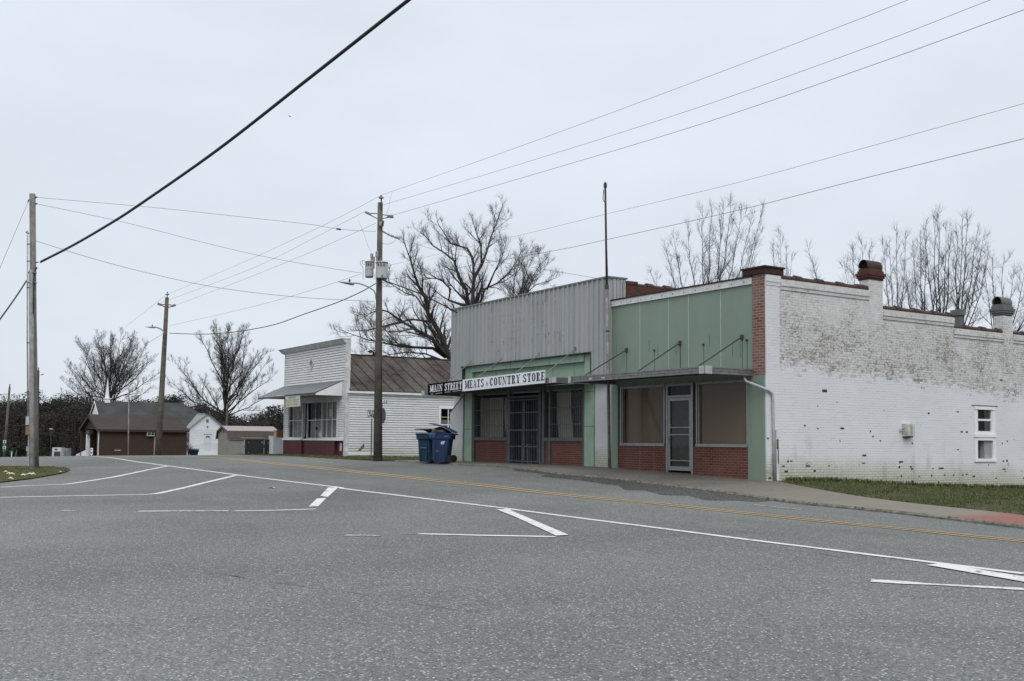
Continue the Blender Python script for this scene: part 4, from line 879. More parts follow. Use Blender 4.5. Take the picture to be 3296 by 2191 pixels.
mb = MB(); mb.fb(15.92, 16.12, -1.66, -1.58, 3.31, 3.475); mb.fb(7.28, 7.46, -1.64, -1.59, 3.43, 3.61); mb.fb(7.5, 7.62, -1.63, -1.60, 3.43, 3.6); mb.build('joint_plate', 'canopy_bright', cc)
for at_, zz, fx in ((14.83, 4.61, (440, 560)), (12.68, 4.57, (745, 515)), (10.25, 4.59, (1130, 470)), (8.16, 4.64, (1440, 470))):
    af, zf = fac(*Z4(*fx), -1.5); mb = MB(); mb.tube([(-at_, -.20, zz), (-af, -1.5, max(zf, 3.47))], .017, 8); mb.fb(at_ - .03, at_ + .03, -.24, -.19, zz - .04, zz + .05); mb.build('tie_rod', 'canopy_metal', st)

# ------------------------------------------------------------------ slab lettering
def glyph(ch, T=.33, t=.125):
    """polygons of one slab-serif capital in a unit box"""
    S = .11; o = []
    def rc(x0, y0, x1, y1): o.append([(x0, y0), (x1, y0), (x1, y1), (x0, y1)])
    def st_(x, w, y0=0, y1=1, sv=(1, 1), e=.10):
        rc(x, y0, x + w, y1)
        if sv[0]: rc(x - e, 0, x + w + e, t)
        if sv[1]: rc(x - e, 1 - t, x + w + e, 1)
    def arc(cx, cy, rx, ry, a0, a1, tx, ty, n=10):
        for k in range(n):
            q = [a0 + (a1 - a0) * (k + i) / n for i in (0, 1)]; p = []
            for an in q: p.append((cx + rx * math.cos(an), cy + ry * math.sin(an)))
            for an in q[::-1]: p.append((cx + (rx - tx) * math.cos(an), cy + (ry - ty) * math.sin(an)))
            o.append(p)
    pi = math.pi
    if ch == 'I': st_(.5 - T / 2, T, e=.2)
    elif ch == 'M': st_(.12, .10, e=.10); st_(.70, T - .04, e=.06); o.append([(.02, 1), (.30, 1), (.56, .18), (.44, .0), (.40, .05)]); o.append([(.44, 0), (.56, .12), (.80, 1), (.70, 1)])
    elif ch == 'A': o.append([(.12, t), (.22, t), (.50, .85), (.45, 1), (.42, 1)]); o.append([(.40, 1), (.60, 1), (.92, t), (.66, t)]); rc(.26, .28, .74, .38); rc(0, 0, .34, t); rc(.56, 0, 1, t)
    elif ch == 'N': st_(.12, .10, e=.10); st_(.80, .09, 0, 1, (0, 1), .12); o.append([(.04, 1), (.30, 1), (.89, .0), (.72, 0)])
    elif ch == 'S': arc(.5, .73, .42, .27, .35, pi * 1.5, T - .02, t); arc(.5, .27, .44, .27, -pi * .87, pi * .5, T - .02, t); rc(.80, .68, .90, 1); rc(.08, 0, .18, .33)
    elif ch == 'T': st_(.5 - T / 2, T, 0, 1, (1, 0), .12); rc(.02, 1 - t, .98, 1); rc(.02, .68, .11, 1); rc(.89, .68, .98, 1)
    elif ch == 'R': st_(.12, T); arc(.48, .75, .40, .25, -pi / 2, pi / 2, T - .04, t); rc(.36, 1 - t, .52, 1); rc(.36, .5, .52, .5 + t); o.append([(.50, .52), (.68, .46), (.86, .10), (.64, .0)]); rc(.64, 0, 1, t)
    elif ch == 'E': st_(.12, T); rc(.3, 0, .92, t); rc(.3, 1 - t, .90, 1); rc(.3, .46, .66, .54); rc(.84, 0, .93, .32); rc(.82, .70, .91, 1); rc(.60, .36, .68, .64)
    elif ch == 'C': arc(.52, .5, .46, .5, .6, pi * 2 - .6, T, t); rc(.84, .62, .93, 1)
    elif ch == 'O': arc(.5, .5, .48, .5, 0, pi * 2, T, t, 20)
    elif ch == 'U': st_(.12, T, .3, 1, (0, 1)); st_(.78, .10, .3, 1, (0, 1), .12); arc(.50, .32, .38, .32, pi, 2 * pi, T - .08, t)
    elif ch == 'Y': st_(.5 - T / 2, T, 0, .48, (1, 0), .10); o.append([(.04, 1), (.32, 1), (.62, .44), (.40, .44)]); o.append([(.76, 1), (.87, 1), (.60, .44), (.50, .5)]); rc(0, 1 - t, .42, 1); rc(.66, 1 - t, 1, 1)
    elif ch == '&': arc(.42, .74, .26, .24, 0, 2 * pi, .10, .08, 14); arc(.40, .27, .36, .27, .6, 2 * pi - .3, .13, .09); o.append([(.22, .66), (.36, .70), (.98, .02), (.78, .0)]); rc(.66, .46, 1, .54)
    return o
def word_on(mb, word, a0, a1, lo, hi, b, wd={'I': .6, 'M': 1.35, 'N': 1.1, '&': 1}):
    """a0 = left end (larger a); lo, hi = height functions of a"""
    ws = [wd.get(c, 1) for c in word]; gap = .16; tot = sum(ws) + gap * (len(ws) - 1); x = 0
    for c, w in zip(word, ws):
        for poly in glyph(c):
            pts = []
            for (px, py) in poly:
                a = a0 + (a1 - a0) * (x + px * w) / tot; z = lo(a) + (hi(a) - lo(a)) * py; pts.append((-a, b, z))
            mb.face(pts)
        x += w + gap
def board(name, label, aL, aR, zLb, zLt, zRb, zRt, bm_, im_, words):
    o = thing(name, label, 'sign', (-(aL + aR) / 2, -1.64, zLb), 'F')
    m = MB(); m.hexa([(-aL, -1.665, zLb), (-aR, -1.665, zRb), (-aR, -1.64, zRb), (-aL, -1.64, zLb), (-aL, -1.665, zLt), (-aR, -1.665, zRt), (-aR, -1.64, zRt), (-aL, -1.64, zLt)])
    m.build('sign_board', bm_, o)
    zb_ = lambda a: zLb + (zRb - zLb) * (aL - a) / (aL - aR); zt_ = lambda a: zLt + (zRt - zLt) * (aL - a) / (aL - aR)
    mm = MB()
    for (wd_, x0, x1, f0, f1) in words:
        a0 = fac(*x0, -1.667)[0]; a1 = fac(*x1, -1.667)[0]
        word_on(mm, wd_, a0, a1, lambda a: zb_(a) + (zt_(a) - zb_(a)) * f0, lambda a: zb_(a) + (zt_(a) - zb_(a)) * f1, -1.668)
    mm.build('lettering', im_, o)
    if im_ == 'ink_navy':
        g_ = MB(); g_.face([(-aL - .0, -1.6665, zLb + .055), (-aR, -1.6665, zRb + .055), (-aR, -1.6665, zRb + .062), (-aL, -1.6665, zLb + .062)]); g_.build('guide_line', 'blue_sticker', o)
    else:
        g_ = MB()
        for q0, q1 in ((Z4(270, 683), Z4(300, 680)), (Z4(318, 677), Z4(385, 670)), (Z4(412, 665), Z4(470, 658)), (Z4(490, 655), Z4(585, 644))):
            a0, z0 = fac(*q0, -1.667); a1, z1 = fac(*q1, -1.667); g_.face([(-a0, -1.668, z0 - .008), (-a1, -1.668, z1 - .008), (-a1, -1.668, z1 + .003), (-a0, -1.668, z0 + .003)])
        g_.build('guide_line', 'sign_white', o)
    return o
board('store_sign', 'black sign with white slab letters MAIN STREET on the canopy edge', 15.60, 13.00, 3.300, 3.715, 3.348, 3.762, 'sign_black', 'sign_white', [('MAIN', Z4(262, 630), Z4(388, 620), .22, .86), ('STREET', Z4(410, 615), Z4(585, 600), .22, .86)])
board('store_sign', 'long white sign with navy slab letters MEATS & COUNTRY STORE on the canopy edge', 12.995, 7.83, 3.348, 3.765, 3.440, 3.848, 'sign_white', 'ink_navy', [('MEATS', Z4(615, 590), Z4(808, 575), .20, .88), ('&', Z4(828, 575), Z4(850, 572), .27, .62), ('COUNTRY', Z4(865, 565), Z4(1172, 540), .20, .88), ('STORE', Z4(1200, 520), Z4(1422, 510), .20, .88)])

# flagpole between the stores
fb = fac(1962, 1506, -.32); ft = fac(1948, 586, -.32)
fp = thing('flagpole', 'tall thin rusty flagpole rising from the sidewalk between the two stores', 'flagpole', (-fb[0], -.32, fb[1]), 'F')
P0 = Vector((-fb[0], -.32, fb[1])); P1 = Vector((-ft[0], -.32, ft[1])); lerp = lambda t: tuple(P0.lerp(P1, t))
MB().tube([lerp(0), lerp(.63)], [.05, .048], 12).build('lower_tube', plain('pole_paint', (.22, .20, .19), .7, .4, 6, streak=.7) and 'pole_paint', fp, smooth=True)
MB().tube([lerp(.63), lerp(1)], [.036, .032], 12).build('upper_tube', plain('pole_rust', (.06, .03, .03), .8, .4, 6) and 'pole_rust', fp, smooth=True)
mb = MB(); mb.tube([lerp(.62), lerp(.635)], .065, 12); mb.tube([lerp(.47), lerp(.475)], .06, 12); q = Vector(lerp(.985)); mb.box(q.x - .05, q.x + .05, q.y - .03, q.y + .03, q.z - .05, q.z + .1); mb.build('collar', 'dark_metal', fp)
mb = MB(); q = Vector(lerp(.97)); mb.tube([(q.x - .09, q.y, q.z + .05), (q.x - .12, q.y, q.z - .25), (q.x - .05, q.y, q.z - .35)], .015, 6); q2 = Vector(lerp(.80)); mb.tube([(q2.x + .04, q2.y, q2.z), (q2.x + .14, q2.y + .02, q2.z - 2.4)], .006, 5); mb.build('halyard', 'wire_grey', fp)

# ================================================================== white clapboard store
WHB = -.42
hs = thing('clapboard_store', 'old white clapboard building with false front, tin awning, maroon base and rusty roof', 'shop', (-29.8, WHB, .75), 'F')
def lap(mb, p0, p1, z0, z1, outw, ex=.113, d=.020):
    """lapped boards between plan points p0, p1 (facade frame x, y); outw = outward unit vector"""
    z = z0
    while z < z1 - .01:
        e_ = min(z + ex, z1)
        lo = [(p[0] + outw[0] * d, p[1] + outw[1] * d, z) for p in (p0, p1)]; hi = [(p[0] + outw[0] * .001, p[1] + outw[1] * .001, e_) for p in (p0, p1)]; un = [(p[0], p[1], z) for p in (p0, p1)]
        mb.mi = 0; mb.face([lo[0], lo[1], hi[1], hi[0]]); mb.mi = 1; l2 = [(q[0] + outw[0] * .001, q[1] + outw[1] * .001, q[2] + .013) for q in lo]; mb.face([un[0], un[1], lo[1], lo[0]]); mb.face([lo[0], lo[1], lo[1], lo[0]]) if False else None; mb.face([(lo[0][0] + outw[0] * .0015, lo[0][1] + outw[1] * .0015, z), (lo[1][0] + outw[0] * .0015, lo[1][1] + outw[1] * .0015, z), l2[1], l2[0]]); z = e_  # second slot: shade line under each lap, put in as dark colour
aR, aL = 25.92, 33.75; LW = 10
side_m = MB(); x = -aR
lap(side_m, (x, -.30), (x, 4.52), .72, 3.92, (1, 0)); lap(side_m, (x, 5.62), (x, LW), .72, 3.92, (1, 0)); lap(side_m, (x, 4.52), (x, 5.62), .72, 1.5, (1, 0)); lap(side_m, (x, 4.52), (x, 5.62), 3.22, 3.92, (1, 0))
side_m.build('side_siding', ['white_clapboard', 'lap_shade'], hs)
core = MB(); core.fb(aR + .01, aR + .1, -.3, 4.55, .4, 3.92); core.fb(aR + .01, aR + .1, 5.6, LW, .4, 3.92); core.fb(aR + .01, aR + .1, 4.55, 5.6, .4, 1.5); core.fb(aR + .01, aR + .1, 4.55, 5.6, 3.2, 3.92); core.fb(aL - .1, aL, -.3, LW, .4, 3.92); core.fb(aR, aL, LW - .1, LW, .4, 3.92)
core.prism([(-aR, 3.9), (-aL, 3.9), (-29.8, 5.8)], 'y', LW - .1, LW); core.build('wall', 'white_trim', hs)
# false front
ff = MB(); lap(ff, (-aL - .12, WHB), (-aR - .12, WHB), 4.36, 6.14, (0, -1), .122); ff.build('front_siding', ['white_clapboard', 'lap_shade'], hs)
ff = MB(); ff.fb(aR, aL + .12, WHB + .001, WHB + .14, 3.4, 6.2); ff.fb(aR - .0, aR + .14, WHB - .03, WHB + .2, .6, 6.2); ff.fb(aR - .022, aR, WHB - .03, WHB + .16, .6, 6.2); ff.fb(aL + .0, aL + .14, WHB - .02, WHB + .14, 4.3, 6.2); ff.fb(aL - .02, aL + .1, WHB - .02, WHB + .14, .6, 3.8); ff.build('corner_board', 'white_trim', hs)
ff = MB(); ff.prism([(WHB - .02, 6.08), (WHB - .10, 6.14), (WHB - .22, 6.25), (WHB - .26, 6.29), (WHB + .14, 6.29), (WHB + .14, 6.08)], 'x', -aL - .45, -aR + .03); cn = ff.build('cornice', 'white_trim', hs)
MB().box(-aL - .48, -aR + .05, WHB - .29, WHB + .2, 6.29, 6.31).build('cornice_cap', 'canopy_metal', cn)
vt = MB(); cx, cz = -30.18, 5.38
def dia(r): return [(cx - r * .95, cz), (cx, cz - r), (cx + r * .95, cz), (cx, cz + r)]
o_, i_ = dia(.36), dia(.25)
for k in range(4): vt.prism([o_[k], o_[(k + 1) % 4], i_[(k + 1) % 4], i_[k]], 'y', WHB - .045, WHB - .015)
v_ = vt.build('gable_vent', 'white_trim', hs)
MB().prism(dia(.25), 'y', WHB - .02, WHB - .015).build('vent_opening', 'room_dark', v_)
vl = MB()
for k in np.arange(-.18, .2, .062): ww = (.25 - abs(k)) * .93; vl.box(cx - ww, cx + ww, WHB - .035, WHB - .021, cz + k, cz + k + .026)
vl.build('vent_louvre', 'white_trim', v_)
# roof
rf = MB(); RZ0, RE = 5.9, 3.90
for sgn, ae in ((1, aR - .16), (-1, aL + .12)):
    am = 29.8; y0, y1 = WHB + .14, LW + .2; rf.hexa([(-ae, y0, RE - .03), (-ae, y1, RE - .03), (-am, y1, RZ0 - .03), (-am, y0, RZ0 - .03), (-ae, y0, RE), (-ae, y1, RE), (-am, y1, RZ0), (-am, y0, RZ0)])
ro = rf.build('roof', 'rusty_tin_roof', hs)
sm = MB(); ae, am = aR - .16, 29.8
for y in np.arange(WHB + .5, LW, .62): yy = y + RNG.normal(0, .03); sm.hexa([(-ae, yy, RE), (-ae, yy + .03, RE), (-am, yy + .03, RZ0), (-am, yy, RZ0), (-ae, yy, RE + .035), (-ae, yy + .03, RE + .035), (-am, yy + .03, RZ0 + .035), (-am, yy, RZ0 + .035)])
sm.box(-am - .08, -am + .08, WHB + .14, LW + .2, RZ0 - .02, RZ0 + .04); sm.build('roof_seam', plain('tin_seam', (.032, .027, .024), .95, .3, 4) and 'tin_seam', ro)
ev = MB(); ev.box(-aR + .02, -aR + .15, WHB + .05, LW, RE - .14, RE - .035); ev.box(-aR + .001, -aR + .02, WHB, LW, RE - .24, RE - .03); ev.build('eave_board', 'clean_white', hs)
# front below the awning
f = MB(); f.fb(aR + .02, aL, WHB + .0, WHB + .12, .4, 1.53); fo = f.build('base_panel', 'maroon_paint', hs)
f = MB(); f.fb(26.9, 28.72, WHB - .11, WHB - .001, .5, 1.525); f.fb(31.1, aL - .1, WHB - .09, WHB - .001, .5, 1.525); f.build('bay_panel', 'maroon_paint', hs)
f = MB(); f.fb(26.3, 26.5, WHB - .008, WHB - .001, 1.05, 1.42); f.build('bare_patch', 'white_trim', hs)
f = MB(); f.fb(26.1, 28.8, WHB - .15, WHB + .06, 1.53, 1.62); f.fb(28.8, 31.1, WHB - .03, WHB + .06, 1.53, 1.60); f.fb(31.1, aL, WHB - .13, WHB + .06, 1.53, 1.62); f.build('sill', 'clean_white', hs)
f = MB(); f.fb(aR + .14, aL, WHB + .02, WHB + .1, 3.42, 4.36); f.build('header', 'white_trim', hs)
f = MB(); lap(f, (-26.82, WHB + .0), (-26.05, WHB + .0), 1.62, 3.42, (0, -1)); lap(f, (-aL + .02, WHB), (-33.2, WHB), 1.62, 3.42, (0, -1)); f.mi = 0; f.fb(26.05, 26.82, WHB + .02, WHB + .1, 1.6, 3.5); f.fb(33.2, aL, WHB + .02, WHB + .1, 1.6, 3.5); f.build('bay_boards', ['white_clapboard', 'lap_shade'], hs)
def sash(par, a0, a1, z0, z1, b, cols, rows, fr=.06, mt=.025, cur='grey_curtain', g='glass_dark', name='shop_window'):
    m = MB(); m.fb(a0, a1, b - .03, b + .05, z1 - fr, z1); m.fb(a0, a1, b - .03, b + .05, z0, z0 + fr); m.fb(a0, a0 + fr, b - .03, b + .05, z0 + fr, z1 - fr); m.fb(a1 - fr, a1, b - .03, b + .05, z0 + fr, z1 - fr)
    for k in range(1, cols): a = a0 + (a1 - a0) * k / cols; m.fb(a - mt / 2, a + mt / 2, b - .015, b + .02, z0 + fr, z1 - fr)
    for k in range(1, rows): z = z0 + (z1 - z0) * k / rows; m.fb(a0 + fr, a1 - fr, b - .018, b + .022, z - mt * .7, z + mt * .7)
    o = m.build(name, 'white_trim', par); MB().fb(a0 + fr, a1 - fr, b + .023, b + .028, z0 + fr, z1 - fr).build('glass', g, o)
    if cur: MB().fb(a0 + fr, a1 - fr, b + .16, b + .165, z0 + fr, z1 - (fr if cols > 2 else (z1 - z0) * .45)).build('window_curtain', cur, o)
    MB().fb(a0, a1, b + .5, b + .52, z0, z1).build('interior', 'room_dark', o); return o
sash(hs, 31.14, 33.05, 1.62, 3.44, WHB - .02, 3, 2); sash(hs, 28.80, 30.95, 1.60, 3.46, WHB + .14, 2, 2); sash(hs, 26.80, 28.70, 1.62, 3.44, WHB - .02, 3, 2)
m = MB(); m.lathe([(.0, 1.66), (.14, 1.68), (.16, 1.85), (.10, 2.0), (.03, 2.12)], (-29.35, WHB + .27), 9); m.build('plastic_bag', 'bag_white', hs)
MB().fb(29.95, 30.3, WHB + .28, WHB + .30, 2.05, 2.2).build('window_notice', 'sign_black', hs)
MB().fb(27.65, 27.85, WHB + .02, WHB + .03, 2.7, 3.05).build('window_notice', 'sign_white', hs)
# side window
sw = MB(); b0, b1 = 4.62, 5.52
sw.box(-aR - .03, -aR + .045, 4.52, 4.64, 1.5, 3.22); sw.box(-aR - .03, -aR + .045, 5.5, 5.62, 1.5, 3.22); sw.box(-aR - .03, -aR + .05, 4.52, 5.62, 3.14, 3.24); sw.box(-aR - .03, -aR + .06, 4.5, 5.64, 1.44, 1.54)
sw.box(-aR - .02, -aR + .02, 4.64, 5.5, 2.33, 2.38); sw.box(-aR - .02, -aR + .02, 5.05, 5.09, 1.54, 3.14); sw.box(-aR - .01, -aR + .01, 4.64, 5.5, 2.72, 2.74)
so_ = sw.build('side_window', 'clean_white', hs); MB().box(-aR - .04, -aR - .035, 4.64, 5.5, 1.54, 3.14).build('glass', 'glass_dark', so_); MB().box(-aR - .16, -aR - .155, 4.64, 5.5, 1.54, 2.6).build('window_curtain', 'grey_curtain', so_); MB().box(-aR - .5, -aR - .48, 4.5, 5.7, 1.4, 3.3).build('interior', 'room_dark', so_)
m = MB(); q0 = side(*zsc(1100, 1240, 6.208)(320, 1300), aR); q1 = side(*zsc(1100, 1240, 6.208)(425, 1170), aR)
m.prism([(q0[0], q0[1]), (q0[0] + .10, q0[1] - .03), (q1[0] + .07, q1[1] - .16), (q1[0] + .04, q1[1] + .03), (q1[0] - .10, q1[1] - .12)], 'x', -aR + .012, -aR + .02); m.build('torn_siding', plain('torn_wood', (.17, .14, .11), .95, .4, 12) and 'torn_wood', hs)
m = MB(); m.box(-aR + .008, -aR + .024, -.28, 1.25, .86, 1.0); m.build('patch_board', 'clean_white', hs)
# awning
AW0, AW1, AZ0, AZ1, AB = 26.30, 34.0, 4.36, 3.74, WHB - 1.42
aw = MB(); n_ = 110
for k in range(n_):
    a0 = AW0 + (AW1 - AW0) * k / n_; a1 = AW0 + (AW1 - AW0) * (k + 1) / n_; d0 = .012 * (k % 2); d1 = .012 * ((k + 1) % 2)
    aw.face([(-a0, WHB - .01, AZ0 + d0), (-a1, WHB - .01, AZ0 + d1), (-a1, AB, AZ1 + d1), (-a0, AB, AZ1 + d0)][::-1])
awo = aw.build('awning', 'awning_metal', hs)
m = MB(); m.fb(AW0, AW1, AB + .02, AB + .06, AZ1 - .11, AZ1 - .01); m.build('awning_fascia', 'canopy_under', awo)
m = MB(); m.fb(AW0 + .06, AW1 - .05, AB + .06, WHB - .01, AZ1 - .06, AZ1 - .035); m.build('awning_ceiling', plain('aw_ceil', (.30, .30, .29), .8) and 'aw_ceil', awo)
m = MB(); m.prism([(WHB - .01, AZ0 - .03), (AB + .05, AZ1 - .03), (AB + .05, AZ1 - .10), (WHB - .01, AZ1 - .10)], 'x', -AW0 - .05, -AW0 - .02); m.build('awning_cheek', 'clean_white', awo)
# banner hanging from the awning
bn = thing('shop_banner', 'small faded cream banner hanging from the left end of the tin awning', 'banner', (-33.0, AB, 3.2), 'F')
tl = fac(*Z3(217, 708), AB); tr = fac(*Z3(362, 698), AB); br = fac(*Z3(366, 806), AB); bl = fac(*Z3(219, 818), AB)
m = MB(); 
m.hexa([(-bl[0], AB - .012, bl[1]), (-br[0], AB - .012, br[1]), (-br[0], AB, br[1]), (-bl[0], AB, bl[1]), (-tl[0], AB - .012, tl[1]), (-tr[0], AB - .012, tr[1]), (-tr[0], AB, tr[1]), (-tl[0], AB, tl[1])]); m.build('banner_cloth', 'banner_cream', bn)
def onb(u, v): t_ = (tl[0] + (tr[0] - tl[0]) * u, tl[1] + (tr[1] - tl[1]) * u); b_ = (bl[0] + (br[0] - bl[0]) * u, bl[1] + (br[1] - bl[1]) * u); return (-(t_[0] + (b_[0] - t_[0]) * v), AB - .014, t_[1] + (b_[1] - t_[1]) * v)
for nm, mt_, rows in (('banner_heading', 'faded_green', [(.22, .72, .05, .20)]), ('banner_lettering', 'faded_ink', [(.06, .45, .30, .44), (.50, .92, .30, .44), (.10, .40, .50, .62), (.52, .88, .50, .62)]), ('banner_number', 'faded_red', [(.10, .26, .70, .86), (.30, .48, .70, .86), (.56, .84, .70, .86)])):
    m = MB(); rr = random.Random(7)
    for (u0, u1, v0, v1) in rows:
        u = u0
        while u < u1: du = rr.uniform(.025, .05); m.face([onb(u, v1), onb(min(u + du, u1), v1), onb(min(u + du, u1), v0 + rr.uniform(0, .03)), onb(u, v0)]); u += du + .018
    m.build(nm, mt_, bn)
#@@MORE
# ================================================================== bare winter trees
def vrot(v, ax, an): return (Matrix.Rotation(an, 3, ax) @ v)
def perp(v, rnd):
    w = Vector((rnd.gauss(0, 1), rnd.gauss(0, 1), rnd.gauss(0, 1))); w -= v * w.dot(v); return w.normalized()
class Tree:
    def __init__(s, name, label, base, seed, group=None, bark='bark', minr=.0068, up=.25):
        s.r = random.Random(seed); s.T = MB(); s.C = MB(); s.name, s.label, s.base, s.group, s.bark, s.minr, s.up = name, label, base, group, bark, minr, up
    def walk(s, p, d, L, n, wig, up):
        pts = [p.copy()]; d = d.normalized()
        for _ in range(n):
            d = (d + perp(d, s.r) * wig * s.r.random() + Vector((0, 0, up / n))).normalized(); p = p + d * (L / n); pts.append(p.copy())
        return pts
    def spawn(s, pts, r0, r1, lvl, L, dens):
        """side branches along a limb; lvl counts down"""
        n = len(pts) - 1; cum = [0]
        for a, b in zip(pts, pts[1:]): cum.append(cum[-1] + (b - a).length)
        tot = cum[-1]; step = dens[lvl]; t = tot * (s.r.uniform(.24, .36) if lvl > 2 else (s.r.uniform(.15, .25) if lvl > 1 else .12))
        while t < tot:
            k = max(i for i in range(n) if cum[i] <= t); f = (t - cum[k]) / max(cum[k + 1] - cum[k], 1e-6); p = pts[k].lerp(pts[k + 1], f); d = (pts[k + 1] - pts[k]).normalized()
            fr = t / tot; rr = r0 + (r1 - r0) * fr; an = s.r.uniform(.45, .95); dd = vrot(d, perp(d, s.r), an)
            dd = (dd + Vector((0, 0, s.up * s.r.random()))).normalized(); l = L * (1 - .58 * fr) * s.r.uniform(.6, 1.25); cr = max(rr * s.r.uniform(.28, .46), s.minr)
            s.branch(p, dd, l, cr, lvl - 1, dens); t += step * s.r.uniform(.6, 1.4)
        if lvl > 0: s.branch(pts[-1], (pts[-1] - pts[-2]).normalized(), L * .24, max(r1 * .8, s.minr), lvl - 1, dens)
    def branch(s, p, d, L, r, lvl, dens):
        n = 5 if lvl >= 2 else (4 if lvl == 1 else 3); pts = s.walk(p, d, L, n, .24, .30 if lvl else .2)
        rs = [max(r * (1 - .65 * k / n), s.minr * .8) for k in range(n + 1)]; s.C.tube(pts, rs, 4 if lvl >= 2 else 3, caps=False)
        if lvl == 0:
            for k in range(1, n + 1):
                for _ in range(2 if (k < n and s.group is None) else 1):
                    q = pts[k]; dd = (vrot((pts[k] - pts[k - 1]).normalized(), perp((pts[k] - pts[k - 1]).normalized(), s.r), s.r.uniform(.4, .9)) + Vector((0, 0, .25))).normalized(); l = max(L * .8, .34) * s.r.uniform(.5, 1.3); s.C.tube([q, q + dd * l], [s.minr * .5, s.minr * .3], 3, caps=False)
        if lvl > 0: s.spawn(pts, r, r * .35, lvl, L * .60, dens)
    def limb(s, pts, r0, r1, lvl=3, L=None, dens=(.2, .2, .28, .45), mesh=None, sides=7):
        pts = [Vector([float(q) for q in p]) for p in pts]; Q = []
        for a, b in zip(pts, pts[1:]):                              # refine and roughen
            m = max(1, int((b - a).length / .8))
            for k in range(m): q = a.lerp(b, k / m); Q.append(q + Vector([s.r.gauss(0, .035) for _ in range(3)]) if (k or Q) else q)
        Q.append(pts[-1]); n = len(Q) - 1; rs = [(r0 + (r1 - r0) * (k / n) ** .8) * .54 for k in range(n + 1)]
        (mesh or s.T).tube(Q, rs, sides); L = (L or 0) * .84 or None; tot = sum((b - a).length for a, b in zip(Q, Q[1:]))
        s.spawn(Q, r0, r1, lvl, L or tot * .36, dens)
    def done(s):
        o = thing(s.name, s.label, 'tree', tuple(float(q) for q in s.base), None, s.group)
        s.T.build('trunk', s.bark, o, smooth=True); s.C.build('crown', 'twig', o); return o
def auto_tree(T, base, H, spread, trunk_h, r, nl, lvl=3, dens=(.2, .2, .28, .45), flat=.0, squeeze=1.0, lean=(0, 0)):
    """rounded crown: limbs leave the trunk and end on an egg-shaped envelope"""
    b = Vector([float(q) for q in base]); rr = T.r; top = b + Vector((lean[0], lean[1], H)); tk = [b, b + Vector((rr.uniform(-.1, .1), 0, trunk_h)), b.lerp(top, .62) + Vector((rr.uniform(-.4, .4), rr.uniform(-.4, .4), 0)), b.lerp(top, .93)]
    T.limb(tk, r, r * .12, lvl, H * .2, dens)
    for k in range(nl):
        az = 6.283 * (k * .382 + rr.uniform(-.06, .06)); el = rr.uniform(-.15, 1.25); h0 = trunk_h * rr.uniform(.8, 1.1) + (H * .30) * max(0, el) * rr.random()
        cz = trunk_h + (H - trunk_h) * .38; ex = b + Vector((math.cos(az) * math.cos(el) * spread, math.sin(az) * math.cos(el) * spread * squeeze, cz + math.sin(el) * (H - cz) * .97 - (.05 * H if el < .15 else 0))) + Vector((lean[0] * .7, lean[1] * .7, 0))
        s0 = b + Vector((0, 0, h0)); mid = s0.lerp(ex, .45) + Vector((0, 0, -.03 * H * (1 - el))) + Vector((rr.gauss(0, .3), rr.gauss(0, .3), 0)); mid2 = s0.lerp(ex, .2) + Vector((math.cos(az) * .1, math.sin(az) * .1, .0))
        T.limb([s0, mid2, mid, ex], r * rr.uniform(.35, .55), r * .08, lvl, (ex - s0).length * .33, dens)
ZT = zsc(1080, 650, 2.851)
def limb_px(T, pts, Y, r0, r1, dY=0, **k):
    n = len(pts); T.limb([at(*ZT(x, y), Y + dY * i / max(n - 1, 1)) for i, (x, y) in enumerate(pts)], r0, r1, **k)
# the big spreading tree behind the clapboard store
YT = 66.0; bs = at(*ZT(1180, 2050), YT); bs[2] = G(*ab(bs))
T = Tree('bare_tree', 'large spreading bare tree with leaning limbs behind the rusty tin roof', bs, 21, up=.35)
root = (1160, 1900)
DN = (.2, .21, .26, .38)
limb_px(T, [root, (1100, 1500), (1040, 1400), (950, 1190), (850, 1020), (812, 870), (765, 770), (722, 650), (690, 540), (640, 400)], YT, .55, .05, -3, L=3.2, dens=DN)
limb_px(T, [root, (1190, 1300), (1212, 960), (1195, 800), (1130, 690), (1080, 545), (1000, 470), (900, 400), (830, 320)], YT, .5, .05, 2, L=3.0, dens=DN)
limb_px(T, [root, (1240, 1400), (1262, 950), (1268, 700), (1262, 520), (1205, 430), (1060, 372), (985, 270), (945, 205)], YT, .45, .04, -1, L=2.8, dens=DN)
limb_px(T, [(1268, 700), (1330, 590), (1385, 470), (1420, 330), (1460, 240), (1500, 125)], YT, .22, .03, 3, L=2.6, dens=DN)
limb_px(T, [(1340, 580), (1330, 400), (1290, 280), (1260, 180)], YT, .14, .03, -2, L=2.2, dens=DN)
limb_px(T, [root, (1300, 1200), (1320, 940), (1375, 800), (1480, 745), (1600, 640), (1660, 550), (1695, 470)], YT, .38, .03, 2, L=2.6, dens=DN)
limb_px(T, [(1215, 950), (1140, 930), (1040, 905), (1045, 800), (960, 700), (830, 690), (740, 520)], YT, .2, .03, -2, L=2.4, dens=DN)
limb_px(T, [(1060, 1440), (930, 1330), (880, 1250), (750, 1180), (600, 1090), (480, 1010), (400, 990), (250, 1060)], YT, .30, .03, -5, L=2.8, dens=DN)
limb_px(T, [(1010, 1420), (880, 1345), (690, 1335), (500, 1310), (300, 1270), (90, 1190)], YT, .24, .03, -3, L=2.6, dens=DN)
limb_px(T, [(1100, 1560), (960, 1440), (820, 1400), (640, 1380), (450, 1395), (300, 1360)], YT, .16, .02, 2, L=2.0, dens=DN)
limb_px(T, [(1100, 1560), (980, 1470), (880, 1430), (760, 1440), (600, 1440), (420, 1430), (200, 1400)], YT, .14, .02, 5, L=1.9, dens=DN)
limb_px(T, [(1100, 1500), (1000, 1380), (900, 1300), (820, 1240), (700, 1220), (560, 1225)], YT, .14, .02, 4, L=2.0, dens=DN)
